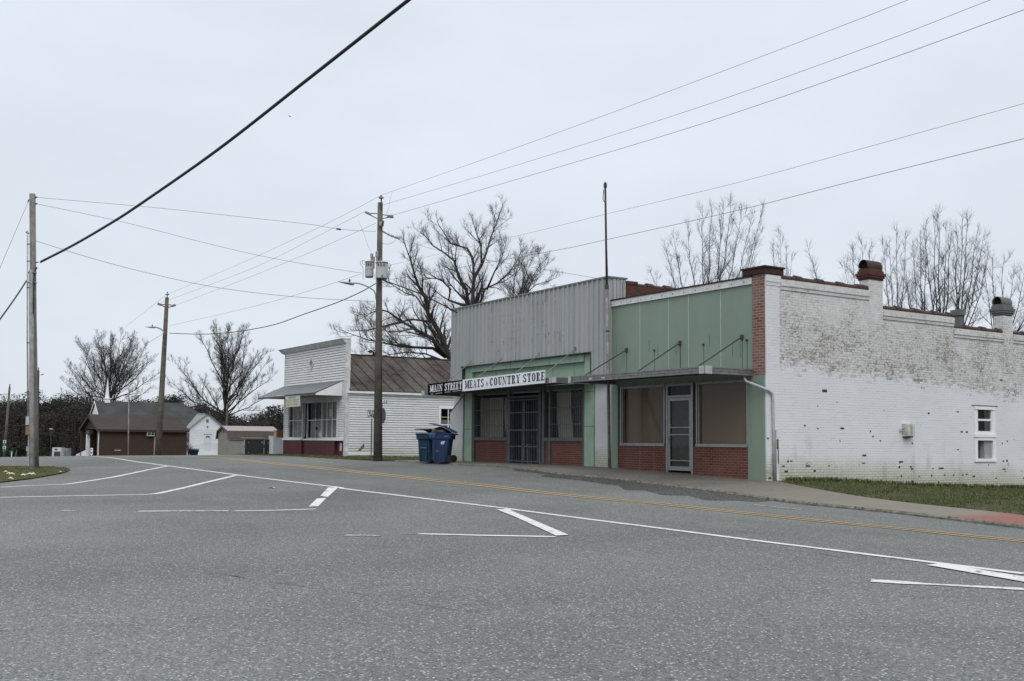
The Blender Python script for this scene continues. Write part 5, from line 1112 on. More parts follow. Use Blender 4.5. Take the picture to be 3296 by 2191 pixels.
limb_px(T, [(950, 1190), (880, 1100), (700, 1080), (560, 1120), (400, 1150), (180, 1180)], YT, .18, .03, 3, L=2.4, dens=DN)
limb_px(T, [(850, 1020), (740, 860), (640, 840), (500, 740), (470, 620)], YT, .15, .03, 3, L=2.2, dens=DN)
limb_px(T, [(1390, 800), (1450, 640), (1520, 520), (1560, 400)], YT, .13, .03, -3, L=2.2, dens=DN)
T.done()
bs = at(*ZT(1690, 1500), 74.); bs[2] = G(*ab(bs))
T = Tree('bare_tree', 'smaller fan-shaped bare tree behind the left half of the grey store', bs, 5, up=.3)
for q in ([(1690, 1500), (1705, 860), (1720, 700), (1700, 560), (1780, 420)], [(1690, 1400), (1720, 830), (1800, 700), (1880, 560), (1860, 470)], [(1690, 1400), (1730, 870), (1850, 760), (1950, 720), (2035, 690)], [(1690, 1400), (1600, 860), (1560, 740), (1530, 650)], [(1690, 1400), (1640, 850), (1640, 700), (1680, 560), (1700, 420)], [(1700, 1300), (1760, 820), (1850, 640), (1960, 560)], [(1700, 1300), (1690, 820), (1770, 600), (1830, 480)]):
    limb_px(T, q, 74., .16, .02, T.r.uniform(-2, 2), L=2.0, dens=DN)
T.done()
# the two round trees at the far left
Yb = 152.; bs = at(345, 1430, Yb); bs[2] = G(*ab(bs)); topz = at(350, 1062, Yb)[2]
T = Tree('bare_tree', 'wide round bare tree standing behind the church steeple', bs, 8, up=.3, minr=.0095)
auto_tree(T, bs, topz - bs[2] , 6.2, 6.4, .36, 28, dens=(.3, .28, .36, .52))
q = at(420, 1300, Yb)
for (x0, y0, x1, y1) in ((350, 1280, 500, 1150), (352, 1270, 470, 1110), (350, 1285, 225, 1180), (350, 1290, 505, 1205), (350, 1285, 235, 1235)): T.limb([at(x0, y0, Yb), at((x0 + x1) / 2, (y0 + y1) / 2 + 12, Yb), at(x1, y1, Yb + T.r.uniform(-3, 3))], .2, .03, L=2.5, dens=(.3, .28, .36, .52))
T.done()
Yb = 108.; bs = at(722, 1440, Yb); bs[2] = G(*ab(bs)); topz = at(725, 1035, Yb)[2]
T = Tree('bare_tree', 'tall pointed bare tree standing behind the tan shed', bs, 14, up=.45, minr=.0085)
auto_tree(T, bs, topz - bs[2], 4.3, 4.4, .32, 22, dens=(.3, .25, .32, .46), squeeze=.8)
T.limb([at(722, 1330, Yb), at(660, 1290, Yb), at(600, 1210, Yb), at(560, 1160, Yb)], .2, .02, L=2.6, dens=(.3, .25, .32, .46)); T.limb([at(715, 1340, Yb), at(620, 1290, Yb + 1), at(545, 1225, Yb)], .16, .02, L=2.4, dens=(.3, .25, .32, .46))
T.limb([at(722, 1335, Yb), at(800, 1270, Yb), at(880, 1210, Yb)], .18, .02, L=2.4, dens=(.3, .25, .32, .46)); T.limb([at(725, 1340, Yb), at(800, 1310, Yb), at(870, 1270, Yb)], .15, .02, L=2.0, dens=(.3, .25, .32, .46))
T.done()
# slender trees behind the brick stores
def fan_tree(label, bx, by, Y, tips, seed, r=.13, L=1.5, lvl=3, jit=.3):
    bs = at(bx, 1440, Y); bs[2] = G(*ab(bs)); T = Tree('slender_tree', label, bs, seed, 'slender bare trees behind the brick stores', up=.5, minr=.0058)
    fk = at(bx, by, Y); T.limb([bs, fk], r * 1.7, r * 1.3, 1, .6, (.4, .6, .8, 1))
    for (x, y) in tips:
        dy = T.r.uniform(-2, 2); e_ = at(x, y, Y + dy); m1 = at(bx + (x - bx) * .35, by + (y - by) * .3, Y + dy * .3); m2 = at(bx + (x - bx) * .75, by + (y - by) * .62, Y + dy * .7)
        T.limb([fk, m1, m2, e_], r * T.r.uniform(.55, .85), .012, lvl, L * T.r.uniform(.8, 1.2), (.2, .18, .25, .40))
    T.done()
fan_tree('broad fan of bare stems rising behind the green store roof', 2270, 1150, 58., [(2095, 880), (2140, 790), (2170, 770), (2215, 740), (2260, 690), (2290, 665), (2330, 672), (2352, 668), (2385, 690), (2420, 700), (2455, 672), (2440, 760)], 31, .15, 1.6)
fan_tree('small bare tree just behind the dark corner pillar cap', 2520, 1150, 62., [(2490, 790), (2512, 745), (2530, 800), (2548, 840)], 32, .08, 1.2)
fan_tree('lone thin bare tree leaning left above the long brick wall', 2760, 1150, 50., [(2600, 795), (2618, 850)], 33, .07, .9, 2)
fan_tree('thin bare tree immediately left of the rusty chimney', 2775, 1180, 52., [(2718, 850), (2745, 810), (2775, 790), (2800, 800)], 34, .08, 1.2)
fan_tree('bare tree immediately right of the rusty chimney', 2890, 1170, 50., [(2840, 790), (2862, 780), (2885, 745), (2915, 765)], 35, .10, 1.1)
fan_tree('bushy bare tree second to the right of the rusty chimney', 2970, 1170, 49., [(2915, 860), (2938, 800), (2962, 770), (2980, 790)], 36, .11, 1.2)
fan_tree('tallest bare tree between the two hooded chimneys', 3030, 1160, 50., [(2975, 745), (3005, 710), (3022, 705), (3045, 740), (3060, 775)], 37, .12, 1.2)
fan_tree('bare tree directly left of the grey hooded chimney', 3075, 1160, 48., [(3078, 740), (3098, 715), (3115, 712), (3145, 750), (3165, 765), (3180, 815)], 38, .13, 1.3)
fan_tree('crooked bare tree at the right edge behind the grey chimney', 3215, 1180, 46., [(3170, 880), (3195, 860), (3230, 850), (3262, 880), (3300, 870), (3320, 930), (3350, 980)], 39, .11, 1.1)

# ================================================================== far woods
def crown_clump(mb, c, rx, rz, n, s, rnd):
    for _ in range(n):
        v = Vector((rnd.gauss(0, 1), rnd.gauss(0, 1), rnd.gauss(0, 1))).normalized() * rnd.uniform(.55, 1.0); p = Vector(c) + Vector((v.x * rx, v.y * rx, v.z * rz)); e1 = perp(Vector((0, 0, 1)), rnd) if rnd.random() < .5 else perp(v.normalized(), rnd); e2 = Vector((rnd.gauss(0, 1), rnd.gauss(0, 1), rnd.gauss(0, 1))).normalized(); q = s * rnd.uniform(.5, 1.3)
        mb.face([p - e1 * q, p + e2 * q * .7, p + e1 * q])
rw = random.Random(77); wb = MB()
sky_l = [(-200, 1275), (0, 1268), (50, 1258), (80, 1254), (130, 1262), (160, 1252), (190, 1248), (215, 1258), (245, 1262), (330, 1270), (400, 1275), (450, 1262), (500, 1268), (560, 1258), (590, 1275), (640, 1292), (680, 1300), (760, 1320), (800, 1318), (850, 1305), (885, 1300), (930, 1320), (1000, 1340), (1060, 1350)]
def skyline(x): return np.interp(x, [q[0] for q in sky_l], [q[1] for q in sky_l]) + 7 + 5 * math.sin(x / 23.) + 4 * math.sin(x / 9.7)
for layer, (Y0, cnt, off) in enumerate(((205, 70, 0), (190, 80, 5), (176, 80, 22), (165, 60, 50))):
    for k in range(cnt):
        x = -260 + (1500) * (k + rw.random()) / cnt; Y = Y0 + rw.uniform(-6, 6); ty = skyline(x) + off + (rw.uniform(0, 28) if layer else rw.choice((rw.uniform(-9, 4), rw.uniform(4, 26)))); b = at(x, 1440, Y); zb_ = G(*ab(b)) - .5; zt_ = at(x, ty, Y)[2]; H = zt_ - zb_
        if H < 2: continue
        br = rw.random() < (.25 if layer < 2 else .55)
        wb.mi = 2 if br else (0 if rw.random() < .7 else 1); cl = int(7 + 4 * rw.random())
        for _ in range(cl):
            f = rw.uniform(.12, .95) if not br else rw.uniform(.05, .9); R_ = (1.5 + 1.1 * rw.random()) * (1.15 - .5 * f); crown_clump(wb, (b[0] + rw.gauss(0, 1.3), b[1] + rw.gauss(0, 1.2), zb_ + H * f - R_ * .4), R_, R_ * .8, 105, .27, rw)
        crown_clump(wb, (b[0], b[1], zt_ - 1.0), 1.9, 1.0, 190, .22, rw)
        wb.mi = 2; wb.tube([(b[0], b[1], zb_), (b[0] + rw.gauss(0, .3), b[1], zt_ - .5)], [.2, .08], 4)
wb.mi = 2
for k in range(1500):                                              # brown undergrowth and thin stems
    x = rw.uniform(-250, 1200); Y = rw.uniform(152, 172); b = at(x, 1440, Y); z0 = G(*ab(b)) - .2; h = rw.uniform(1.5, 7); wb.tube([(b[0], b[1], z0), (b[0] + rw.gauss(0, .3), b[1] + rw.gauss(0, .3), z0 + h)], [.06, .02], 3, caps=False)
    if rw.random() < .65: crown_clump(wb, (b[0], b[1], z0 + h * .6), 1.2, h * .45, 18, .26, rw)
# solid depths of the wood so that no daylight shows low down
for Y in (198., 212.):
    xs = np.arange(-1400, 1300, 28)
    for x0 in xs:
        p = at(float(x0), 1440, Y); z0 = G(*ab(p)) - 1; h = at(float(x0), float(skyline(x0)) + 24 + rw.uniform(0, 12), Y)[2] - z0; wb.mi = 1 if rw.random() < .5 else 2
        wb.tube([(p[0], p[1], z0), (p[0], p[1], z0 + h * .75), (p[0], p[1], z0 + h)], [1.5, 1.5, .35], 6, caps=False)
wb.build('pine_wood', ['pine_needles', 'pine_dark', 'brown_brush'], kind='stuff')
# dark cedars nearer than the wood
def cedar(label, x, y0, ytop, Y, rad, seed):
    b = at(x, 1440, Y); b[2] = G(*ab(b)) - .1; zt_ = at(x, ytop, Y)[2]; r_ = random.Random(seed); o = thing('evergreen_tree', label, 'tree', tuple(float(q) for q in b), None, 'dark evergreens at the foot of the wood')
    m = MB(); H = zt_ - b[2]
    for k in range(26): f = (k / 26) ** .8; crown_clump(m, (b[0] + r_.gauss(0, rad * .25), b[1] + r_.gauss(0, rad * .25), b[2] + H * (.12 + .84 * f)), rad * (1.05 - .75 * f), H * .09, 60, .24, r_)
    m.build('crown', 'pine_needles', o); MB().tube([tuple(b), (b[0], b[1], zt_ - .5)], [.18, .04], 6).build('trunk', 'brown_brush', o)
cedar('dark evergreen left of the brown brick building beside the white box', 165, 0, 1392, 150., 2.6, 1); cedar('dark evergreen directly behind the annex gable of the white church', 560, 0, 1262, 150., 3.2, 2); cedar('broad evergreen between the church roof and the tan shed', 655, 0, 1296, 140., 3.4, 3)
cedar('low evergreen beside the small street name sign at far left', 60, 0, 1425, 140., 1.9, 4); cedar('low evergreen clump just above the rusty tin roof left of the transformer pole', 1192, 0, 1128, 70., .8, 6); cedar('evergreen peeking above the roof of the tan shed near the clapboard store', 893, 0, 1302, 145., 3.0, 5)

# ================================================================== far buildings (all square to the street)
a1 = 80.2; bL, bR = side(312, 1461, a1)[0], side(600, 1462, a1)[0]; ez = side(450, 1382, a1)[1]; rz = 3.62; am = 84.0; a2 = 87.8
bk_ = thing('brick_hall', 'low brown brick building with brown gable roof and window air conditioner', 'building', (-84, bL, -1), 'F')
m = MB(); m.fb(a1, a1 + .2, bL, bR, -1.5, ez); m.fb(a2 - .2, a2, bL, bR, -1.5, ez); m.fb(a1 + .2, a2 - .2, bR - .2, bR, -1.5, ez); m.prism([(-a1, ez), (-a2, ez), (-am, rz - .1)], 'y', bL + .2, bL + .4); m.fb(a1 + .2, a2 - .2, bL + 1.4, bL + 1.6, -1.5, ez); m.prism([(-a1, ez), (-a2, ez), (-am, rz - .1)], 'y', bR - .2, bR); m.build('wall', 'brown_brick', bk_)
m = MB()
for sg, ae in ((1, a1 - .3), (-1, a2 + .3)): m.hexa([(-ae, bL - .1, ez - .1), (-ae, bR + .12, ez - .1), (-am, bR + .12, rz), (-am, bL - .1, rz), (-ae, bL - .1, ez - .02), (-ae, bR + .12, ez - .02), (-am, bR + .12, rz + .09), (-am, bL - .1, rz + .09)])
m.build('roof', 'roof_brown', bk_)
m = MB(); m.fb(a1 - .32, a1 - .29, bL - .1, bR + .12, ez - .22, ez - .03); m.prism([(-a1 + .3, ez - .22), (-a1 + .3, ez), (-am, rz), (-a2 - .3, ez), (-a2 - .3, ez - .22), (-am, rz - .22)], 'y', bL - .13, bL - .1); m.build('eave_trim', 'trim_brown', bk_)
q0 = side(472, 1388, a1); q1 = side(495, 1403, a1)
m = MB(); m.box(-a1 + .002, -a1 + .3, q0[0], q1[0], q1[1], q0[1]); ac = m.build('air_conditioner', 'white_trim', bk_); m = MB()
for k in range(2): w2 = (q1[0] - q0[0]) * .42; m.box(-a1 + .301, -a1 + .305, q0[0] + .04 + k * (w2 + .04), q0[0] + .04 + k * (w2 + .04) + w2, q1[1] + .05, q0[1] - .05)
m.build('grille', 'dark_metal', ac)
q = side(317, 1400, a1)[0]; MB().box(-a1 + .002, -a1 + .07, q - .05, q + .05, -1.4, ez - .2).build('downspout', 'white_trim', bk_); q = side(498, 1400, a1)[0]; MB().box(-a1 + .002, -a1 + .07, q - .05, q + .05, -1.4, side(498, 1405, a1)[1]).build('downspout', 'roof_purple', bk_)
q = side(379, 1449, a1); MB().box(-a1 + .002, -a1 + .05, q[0] - .3, q[0] + .25, q[1] - .05, q[1] + .06).build('wall_vent', 'mortar_grey', bk_)
m = MB(); q = fac(277, 1440, bL)[0]; m.fb(q - .16, q + .16, bL - .0, bL + .3, -1.5, ez - .45); m.build('porch_column', 'clean_white', bk_)
m = MB(); m.fb(q - 1.2, q + .3, bL - .02, bL + .35, ez - .45, ez - .1); m.build('porch_beam', 'dark_metal', bk_)
m = MB(); m.fb(a1 + .9, a2 - 1.2, bL + 1.37, bL + 1.398, -1.4, 1.8); m.build('doorway', 'room_dark', bk_)
m = MB(); xa, za = fac(247, 1462, bL + .1); m.prism([(-q - .15, -1.5), (-xa - 2, -1.5), (-xa, za), (-q - .15, fac(272, 1447, bL + .1)[1])], 'y', bL + .05, bL + .15); m.build('ramp_wall', 'clean_white', bk_)
# small white sign in front of it
p = at(295, 1450, 88.); o = local_thing('yard_sign', 'tiny upright white sign in front of the brown brick building doorway', 'sign', (p[0], p[1], -1.0)); h_ = float(p[2]) + 1
m = MB(); m.box(-.1, .1, -.02, .02, h_ - .35, h_ + .22); m.build('panel', 'sign_white', o); MB().box(-.03, .03, -.01, .01, 0, h_ - .35).build('post', 'white_trim', o); m = MB(); m.box(-.06, .06, -.026, -.021, h_ - .25, h_ - .1); m.box(-.06, .06, -.026, -.021, h_ + .05, h_ + .12); m.build('symbol', 'dark_metal', o)
# flagpole in front of the brick building
p0, p1 = at(414, 1462, 80.), at(415, 1255, 80.); o = thing('flagpole', 'pale thin flagpole in front of the brown brick building', 'flagpole', (float(p0[0]), float(p0[1]), -1.0)); MB().tube([(p0[0], p0[1], -1.0), tuple(p1)], [.06, .045], 8).build('pole', 'pole_paint', o, smooth=True); MB().lathe([(.0, p1[2]), (.08, p1[2] + .06), (0, p1[2] + .14)], (p1[0], p1[1]), 8).build('finial', 'mortar_grey', o)
# church
a1c, amc = 102.0, 117.0; rzc = side(440, 1293, amc)[1]; bLc, bRc = side(304, 1290, amc)[0], side(586, 1295, amc)[0]; e_z = 4.72 - (111 - a1c) * (rzc - 4.72) / 6
ch = thing('church', 'white church with grey shingle roof and small white steeple', 'church', (-amc, bLc, -1.5), 'F')
EZ, HD = 2.6, 5.0
m = MB(); RL, RR = (-amc, bLc, rzc), (-amc, bRc, rzc); NL, NR, FL, FR_ = (-amc + HD, bLc, EZ), (-amc + HD, bRc + HD, EZ), (-amc - HD, bLc, EZ), (-amc - HD, bRc + HD, EZ)
m.face([NL, NR, RR, RL]); m.face([FR_, FL, RL, RR]); m.face([NR, FR_, RR]); dn = lambda p: (p[0], p[1], p[2] - .12)
m.face([dn(NL), dn(NR), dn(RR), dn(RL)][::-1]); m.face([NL, RL, dn(RL), dn(NL)]); m.face([RL, FL, dn(FL), dn(RL)]); m.face([NR, NL, dn(NL), dn(NR)]); m.build('roof', 'shingle_grey', ch)
m = MB(); m.prism([(-amc + HD - .3, EZ - .1), (-amc - HD + .3, EZ - .1), (-amc, rzc - .2)], 'y', bLc + .15, bLc + .3); m.fb(amc - HD + .3, amc + HD - .3, bLc + .15, bRc + HD - .4, -2, EZ - .1); m.build('wall', 'clean_white', ch)
m = MB(); m.prism([(-amc + HD, EZ - .1), (-amc + HD, EZ + .0), (-amc, rzc), (-amc - HD, EZ), (-amc - HD, EZ - .1), (-amc, rzc - .2)], 'y', bLc - .04, bLc - .002); m.build('rake_board', 'clean_white', ch)
a1c = amc - HD - .5; e_z = EZ
q = side(436, 1331, 115.); m = MB(); m.box(-115.4, -114.7, q[0] - .35, q[0] + .35, q[1] - .6, q[1] + .1); m.build('roof_hood', 'chimney_grey', ch)
def sp(x, y): return side(x, y, amc)
c0 = (sp(334, 1290)[0] + sp(355, 1290)[0]) / 2; hw = (sp(355, 1290)[0] - sp(334, 1290)[0]) / 2 * .80; zb1, zb2, zs = sp(345, 1298)[1], sp(345, 1284)[1], sp(345, 1215)[1]
m = MB(); m.box(-amc - hw, -amc + hw, c0 - hw, c0 + hw, zb1 - .6, zb2); m.box(-amc - hw * 1.25, -amc + hw * 1.25, c0 - hw * 1.25, c0 + hw * 1.25, zb2, zb2 + .1); so2 = m.build('steeple_base', 'clean_white', ch)
m = MB(); b8 = [(-amc + hw * .9 * math.cos(t), c0 + hw * .9 * math.sin(t), zb2 + .1) for t in np.arange(8) * math.pi / 4 + .39]
for k in range(8): m.face([b8[k], b8[(k + 1) % 8], (-amc, c0, zs)])
m.build('spire', 'clean_white', so2)
# annex
aa = 110.9; m = MB(); an = thing('church_annex', 'white sided gabled annex with porch and fanlight door beside the tan shed', 'building', (-aa, 18.8, -.6), 'F')
pts = [side(x, y, aa) for x, y in ((610, 1466), (709, 1466), (717, 1373), (667, 1330), (606, 1379))]
wl_ = [(pts[0][0], -.8), (pts[1][0], -.8), (pts[1][0], side(709, 1366, aa)[1]), (pts[3][0], pts[3][1] - .05), (pts[0][0], side(610, 1373, aa)[1])]
m.prism(wl_, 'x', -aa - .2, -aa); m.box(-aa - 5, -aa - .2, wl_[0][0], wl_[0][0] + .2, -.8, wl_[4][1]); m.box(-aa - 5, -aa - .2, wl_[1][0] - .2, wl_[1][0], -.8, wl_[2][1]); m.build('wall', 'white_vinyl', an)
m = MB(); z = -.5
while z < 4.2: m.box(-aa + .001, -aa + .012, wl_[0][0] + .0, wl_[1][0], z, z + .012) if z < 2.7 else None; z += .2
m.build('siding_line', 'mortar_grey', an)
m = MB(); ap = pts[3]; 
for e2 in (pts[4], pts[2]): m.hexa([(-aa + .25, ap[0], ap[1] - .05), (-aa - 5.5, ap[0], ap[1] - .05), (-aa - 5.5, e2[0], e2[1] - .05), (-aa + .25, e2[0], e2[1] - .05), (-aa + .25, ap[0], ap[1] + .04), (-aa - 5.5, ap[0], ap[1] + .04), (-aa - 5.5, e2[0], e2[1] + .04), (-aa + .25, e2[0], e2[1] + .04)])
m.build('roof', 'shingle_pale', an)
d0, d1 = side(657.5, 1398, aa), side(678.5, 1453, aa); m = MB(); m.box(-aa + .001, -aa + .05, d0[0], d1[0], d1[1] - .0, d0[1]); do = m.build('door', plain('door_pale', (.55, .57, .62), .5, .05) and 'door_pale', an)
m = MB(); cxd, czd = (d0[0] + d1[0]) / 2, d0[1] - .42
for k in range(4): t0, t1 = math.pi * k / 4 + .06, math.pi * (k + 1) / 4 - .06; m.prism([(cxd + .10 * math.cos(t0), czd + .08 * math.sin(t0)), (cxd + .28 * math.cos(t0), czd + .26 * math.sin(t0)), (cxd + .28 * math.cos(t1), czd + .26 * math.sin(t1)), (cxd + .10 * math.cos(t1), czd + .08 * math.sin(t1))], 'x', -aa + .051, -aa + .056)
m.build('fanlight', 'dark_metal', do); m = MB(); m.box(-aa + .001, -aa + .06, d0[0] - .06, d1[0] + .06, d0[1], d0[1] + .07); m.build('door_trim', 'chimney_grey', do)
v0, v1 = side(663.5, 1349, aa), side(671, 1359.5, aa); m = MB(); m.box(-aa + .001, -aa + .03, v0[0], v1[0], v1[1], v0[1]); m.build('gable_window', 'chimney_grey', an); q = side(667.5, 1373, aa); MB().box(-aa + .001, -aa + .15, q[0] - .05, q[0] + .05, q[1] - .09, q[1] + .09).build('wall_lamp', 'dark_metal', an)
pf = side(690, 1452, aa - 1)[1]; m = MB(); x0, x1 = side(650, 1450, aa - 1.2)[0], side(700, 1450, aa - 1.2)[0]; m.box(-aa + .01, -aa + 1.2, x0, x1, -.8, pf); m.build('porch_floor', 'clean_white', an); m = MB(); m.box(-aa + .4, -aa + 1.1, side(617, 1450, aa - 1)[0], x0, -.8, pf - .15); m.build('ramp', 'clean_white', an)
m = MB(); zr = side(690, 1427, aa - 1.2)[1]; m.box(-aa + 1.16, -aa + 1.2, x0, x1, zr - .05, zr)
for k in np.arange(x0, x1, .11): m.box(-aa + 1.17, -aa + 1.19, k, k + .03, pf, zr - .05)
xr = side(617, 1450, aa - 1)[0]
for k in np.arange(xr, x0, .16): m.box(-aa + 1.08, -aa + 1.10, k, k + .03, pf - .2, zr - .15 - .25 * (x0 - k) / (x0 - xr))
m.prism([(xr, zr - .42), (x0, zr - .15), (x0, zr - .1), (xr, zr - .37)], 'x', -aa + 1.07, -aa + 1.11); m.build('porch_railing_bars', 'box_grime', an)
w0, w1 = side(602, 1392, aa), side(609, 1418, aa); m = MB(); m.box(-aa - 1.2, -aa - .3, wl_[0][0] - .03, wl_[0][0] - .001, 1.1, 2.2); m.build('side_window', 'chimney_grey', an)
# tan shed with gambrel roof
as_ = 64.0; S = lambda x, y: side(x, y, as_); bl, br_ = S(736, 1466)[0], S(886, 1466)[0]; ez, kz, rz = 1.58, 2.2, 2.60; ak, am, ak2, ae2 = as_ - .08 + .12, 65.45, 66.75, 66.95
sh = thing('garden_shed', 'tan wooden shed with brown gambrel metal roof', 'shed', (-65.4, bl, 0), 'F')
end = [(-as_, -.3), (-ae2 + .1, -.3), (-ae2 + .1, ez), (-ak2, kz - .06), (-am, rz - .06), (-ak - .12, kz - .06), (-as_, ez)]
m = MB(); m.prism(end, 'y', bl, bl + .06); m.prism(end, 'y', br_ - .06, br_); m.fb(as_, as_ + .05, bl + .06, br_ - .06, -.3, ez + .05); m.fb(ae2 - .15, ae2 - .1, bl + .06, br_ - .06, -.3, ez + .05); m.build('wall', 'shed_tan', sh)
prof = [(-as_ + .12, ez - .02), (-ak, kz), (-am, rz), (-ak2 - .02, kz), (-ae2 - .02, ez - .02)]
for k, (nm, mt) in enumerate((('lower_roof', 'shed_roof_side'), ('upper_roof', 'roof_purple'), ('upper_roof', 'roof_purple'), ('lower_roof', 'shed_roof_side'))):
    (x0, z0), (x1, z1) = prof[k], prof[k + 1]; m = MB(); m.hexa([(x0, bl - .14, z0 - .03), (x0, br_ + .3, z0 - .03), (x1, br_ + .3, z1 - .03), (x1, bl - .14, z1 - .03), (x0, bl - .14, z0), (x0, br_ + .3, z0), (x1, br_ + .3, z1), (x1, bl - .14, z1)])
    for y in np.arange(bl, br_ + .2, .23): m.hexa([(x0, y, z0), (x0, y + .04, z0), (x1, y + .04, z1), (x1, y, z1), (x0, y, z0 + .02), (x0, y + .04, z0 + .02), (x1, y + .04, z1 + .02), (x1, y, z1 + .02)])
    m.build(nm, mt, sh)
m = MB()
for k in range(4): (x0, z0), (x1, z1) = prof[k], prof[k + 1]; m.prism([(x0, z0 - .13), (x1, z1 - .13), (x1, z1 + .01), (x0, z0 + .01)], 'y', bl - .17, bl - .14)
m.build('rake_trim', 'grey_frame', sh); m = MB(); m.fb(as_ - .1, as_ - .04, bl - .1, br_ + .2, ez - .1, ez - .02); m.build('gutter', 'roof_purple', sh); MB().fb(65.3, 65.55, bl - .02, bl - .001, 2.05, 2.3).build('shed_vent', 'dark_metal', sh)

# ================================================================== appliances and junk beside the clapboard store
WA = 34.15; wb1, wb2 = side(878, 1462, WA)[0], side(917, 1462, WA)[0]; wb2 = min(wb2, wb1 + .78); zb0 = G(WA, wb1); zA = side(898, 1408, WA)[1]; print('WASHER', wb1, wb2, zb0, zA)
o = thing('washing_machine', 'white washing machine standing at the left corner of the clapboard store', 'appliance', (-WA, wb1, zb0), 'F')
m = MB(); m.fb(WA, WA + .7, wb1, wb2, zb0 + .02, zA - .03); m.build('cabinet', 'appliance_white', o, bevel=.02); MB().fb(WA - .01, WA + .71, wb1 - .01, wb2 + .01, zA - .025, zA).build('lid', 'white_trim', o, bevel=.008)
MB().fb(WA + .55, WA + .70, wb1 + .02, wb2 - .02, zA + .002, zA + .1).build('control_panel', 'appliance_white', o)
A0, A1 = WA, WA + .7
o = thing('cardboard_box', 'open brown cardboard box sitting on the white washing machine', 'box', (-A1, -.3, zA), 'F'); 
m = MB(); m.fb(WA + .05, WA + .07, wb1 + .22, wb2 - .06, zA + .003, zA + .42); m.build('box_side', 'cardboard_dark', o); m = MB(); m.fb(WA + .07, WA + .5, wb1 + .20, wb1 + .22, zA + .003, zA + .40); m.fb(WA + .07, WA + .5, wb2 - .08, wb2 - .06, zA + .003, zA + .40); m.fb(WA + .48, WA + .5, wb1 + .22, wb2 - .08, zA + .003, zA + .4); m.build('box_wall', 'cardboard', o)
o = thing('rubbish_heap', 'pale bags and pipes piled against the store corner behind the washing machine', 'rubbish', (-A0, -.1, zA), 'F'); m = MB(); r_ = random.Random(4)
for k in range(9): x = -A0 - .35 + r_.uniform(-.2, .1); yy = wb2 + .12; z = zb0 + .9 + r_.uniform(.02, .22); m.tube([(x - .2, yy, z), (x, yy + r_.uniform(-.05, .08), z + r_.uniform(.03, .15)), (x + .2, yy, z)], [.03, r_.uniform(.05, .10), .03], 6)
m.fb(A0 + .1, A0 + .7, wb2 + .02, wb2 + .25, zb0, zb0 + .93); m.build('heap_bags', 'bag_white', o)
for nm, lb, x0, x1, Yd, yt in (('storage_chest', 'large black storage chest with pale latches in front of the tan shed', 790, 850, 57.0, 1413), ('storage_chest', 'small black storage chest between the large chest and the white washing machine', 853, 876, 56.5, 1414)):
    p0 = at(x0, 1464, Yd); p1 = at(x1, 1463, Yd); zt_ = at(x0, yt, Yd)[2]; zb_ = G(*ab(p0)) - .02; W = p1[0] - p0[0]; o = local_thing(nm, lb, 'chest', (p0[0], p0[1], zb_), R(-6), 'black storage chests by the shed')
    H = float(zt_ - zb_); m = MB(); m.box(.06, W - .02, .0, .55, .03, H - .08); m.box(-.04, .08, -.03, .6, 0, H - .02); m.box(W - .06, W + .02, -.02, .58, 0, H - .02); m.build('chest_body', 'black_plastic', o, bevel=.015)
    m = MB(); m.box(-.02, W, -.02, .6, H - .075, H); m.build('chest_lid', 'black_plastic', o, bevel=.01)
    m = MB(); m.box(.14, .18, -.012, -.001, H - .2, H - .15); m.box(W - .12, W - .08, -.012, -.001, H - .22, H - .12); m.box(.14, .18, -.012, -.001, .12, .16); m.build('latch_joint', 'mortar_grey', o)
    m = MB(); m.box(-.06, -.045, -.05, -.03, .05, H * .45); m.box(-.06, -.045, -.05, -.03, H * .65, H * .95); m.build('edge_strip_joint', 'white_trim', o)
p = at(820, 1412, 57.3); o = thing('plank', 'pale plank lying across the large black storage chest', 'plank', tuple(float(q) for q in p)); m = MB(); m.box(p[0] - .7, p[0] + .55, p[1] - .2, p[1] + .25, p[2] + .03, p[2] + .08); m.build('timber', 'shed_tan', o)

# ================================================================== utility poles
Z2 = zsc(1000, 580, 3.136)
pb = hit(1216, 1484); YM = float(pb[1]); ptop = at(1224, 652, YM); print('POLE', YM, ab(pb), ptop[2])
mp_ = thing('utility_pole', 'tall brown wooden utility pole with two grey transformers and a street lamp', 'utility pole', tuple(float(q) for q in pb))
def on(x, y, d=0.): return tuple(float(q) for q in at(*Z2(x, y), YM + d))
MB().tube([(pb[0], pb[1], pb[2] - .2), on(690, 1190), tuple(ptop)], [.185, .125 * 1.0 + .0 * YM, .105], 14).build('pole_shaft', 'wood_pole', mp_, smooth=True)
m = MB(); m.tube([on(712, 290, -.12), on(713, 185, -.12)], .028, 8); m.build('ridge_pin', 'dark_metal', mp_); m = MB(); p = on(711, 182, -.12); m.lathe([(.05, p[2] - .02), (.10, p[2]), (.11, p[2] + .04), (.04, p[2] + .06), (.06, p[2] + .10), (.03, p[2] + .14)], (p[0], p[1]), 10); m.build('pin_insulator', 'porcelain', mp_)
def ins(m, p, q, n=5, r0=.03, r1=.06):
    p, q = Vector(p), Vector(q); pts = []; rs = []
    for k in range(n):
        for f, r in ((0, r0), (.35, r1), (.65, r1), (.99, r0)): pts.append(p.lerp(q, (k + f) / n)); rs.append(r)
    m.tube(pts, rs, 10)
m = MB(); ins(m, on(548, 318), on(610, 346)); m.build('strain_insulator', 'porcelain', mp_); m = MB(); ins(m, on(772, 362), on(835, 366), 5, .05, .075); m.build('strain_insulator', 'lamp_grey', mp_)
m = MB(); m.tube([on(605, 333), on(672, 335)], .018, 6); m.tube([on(605, 352), on(672, 388)], .018, 6); m.build('arm_brace', 'dark_metal', mp_); m = MB(); m.tube([on(715, 345), on(780, 355)], .018, 6); m.tube([on(715, 388), on(780, 374)], .018, 6); m.build('arm_brace', 'dark_metal', mp_)
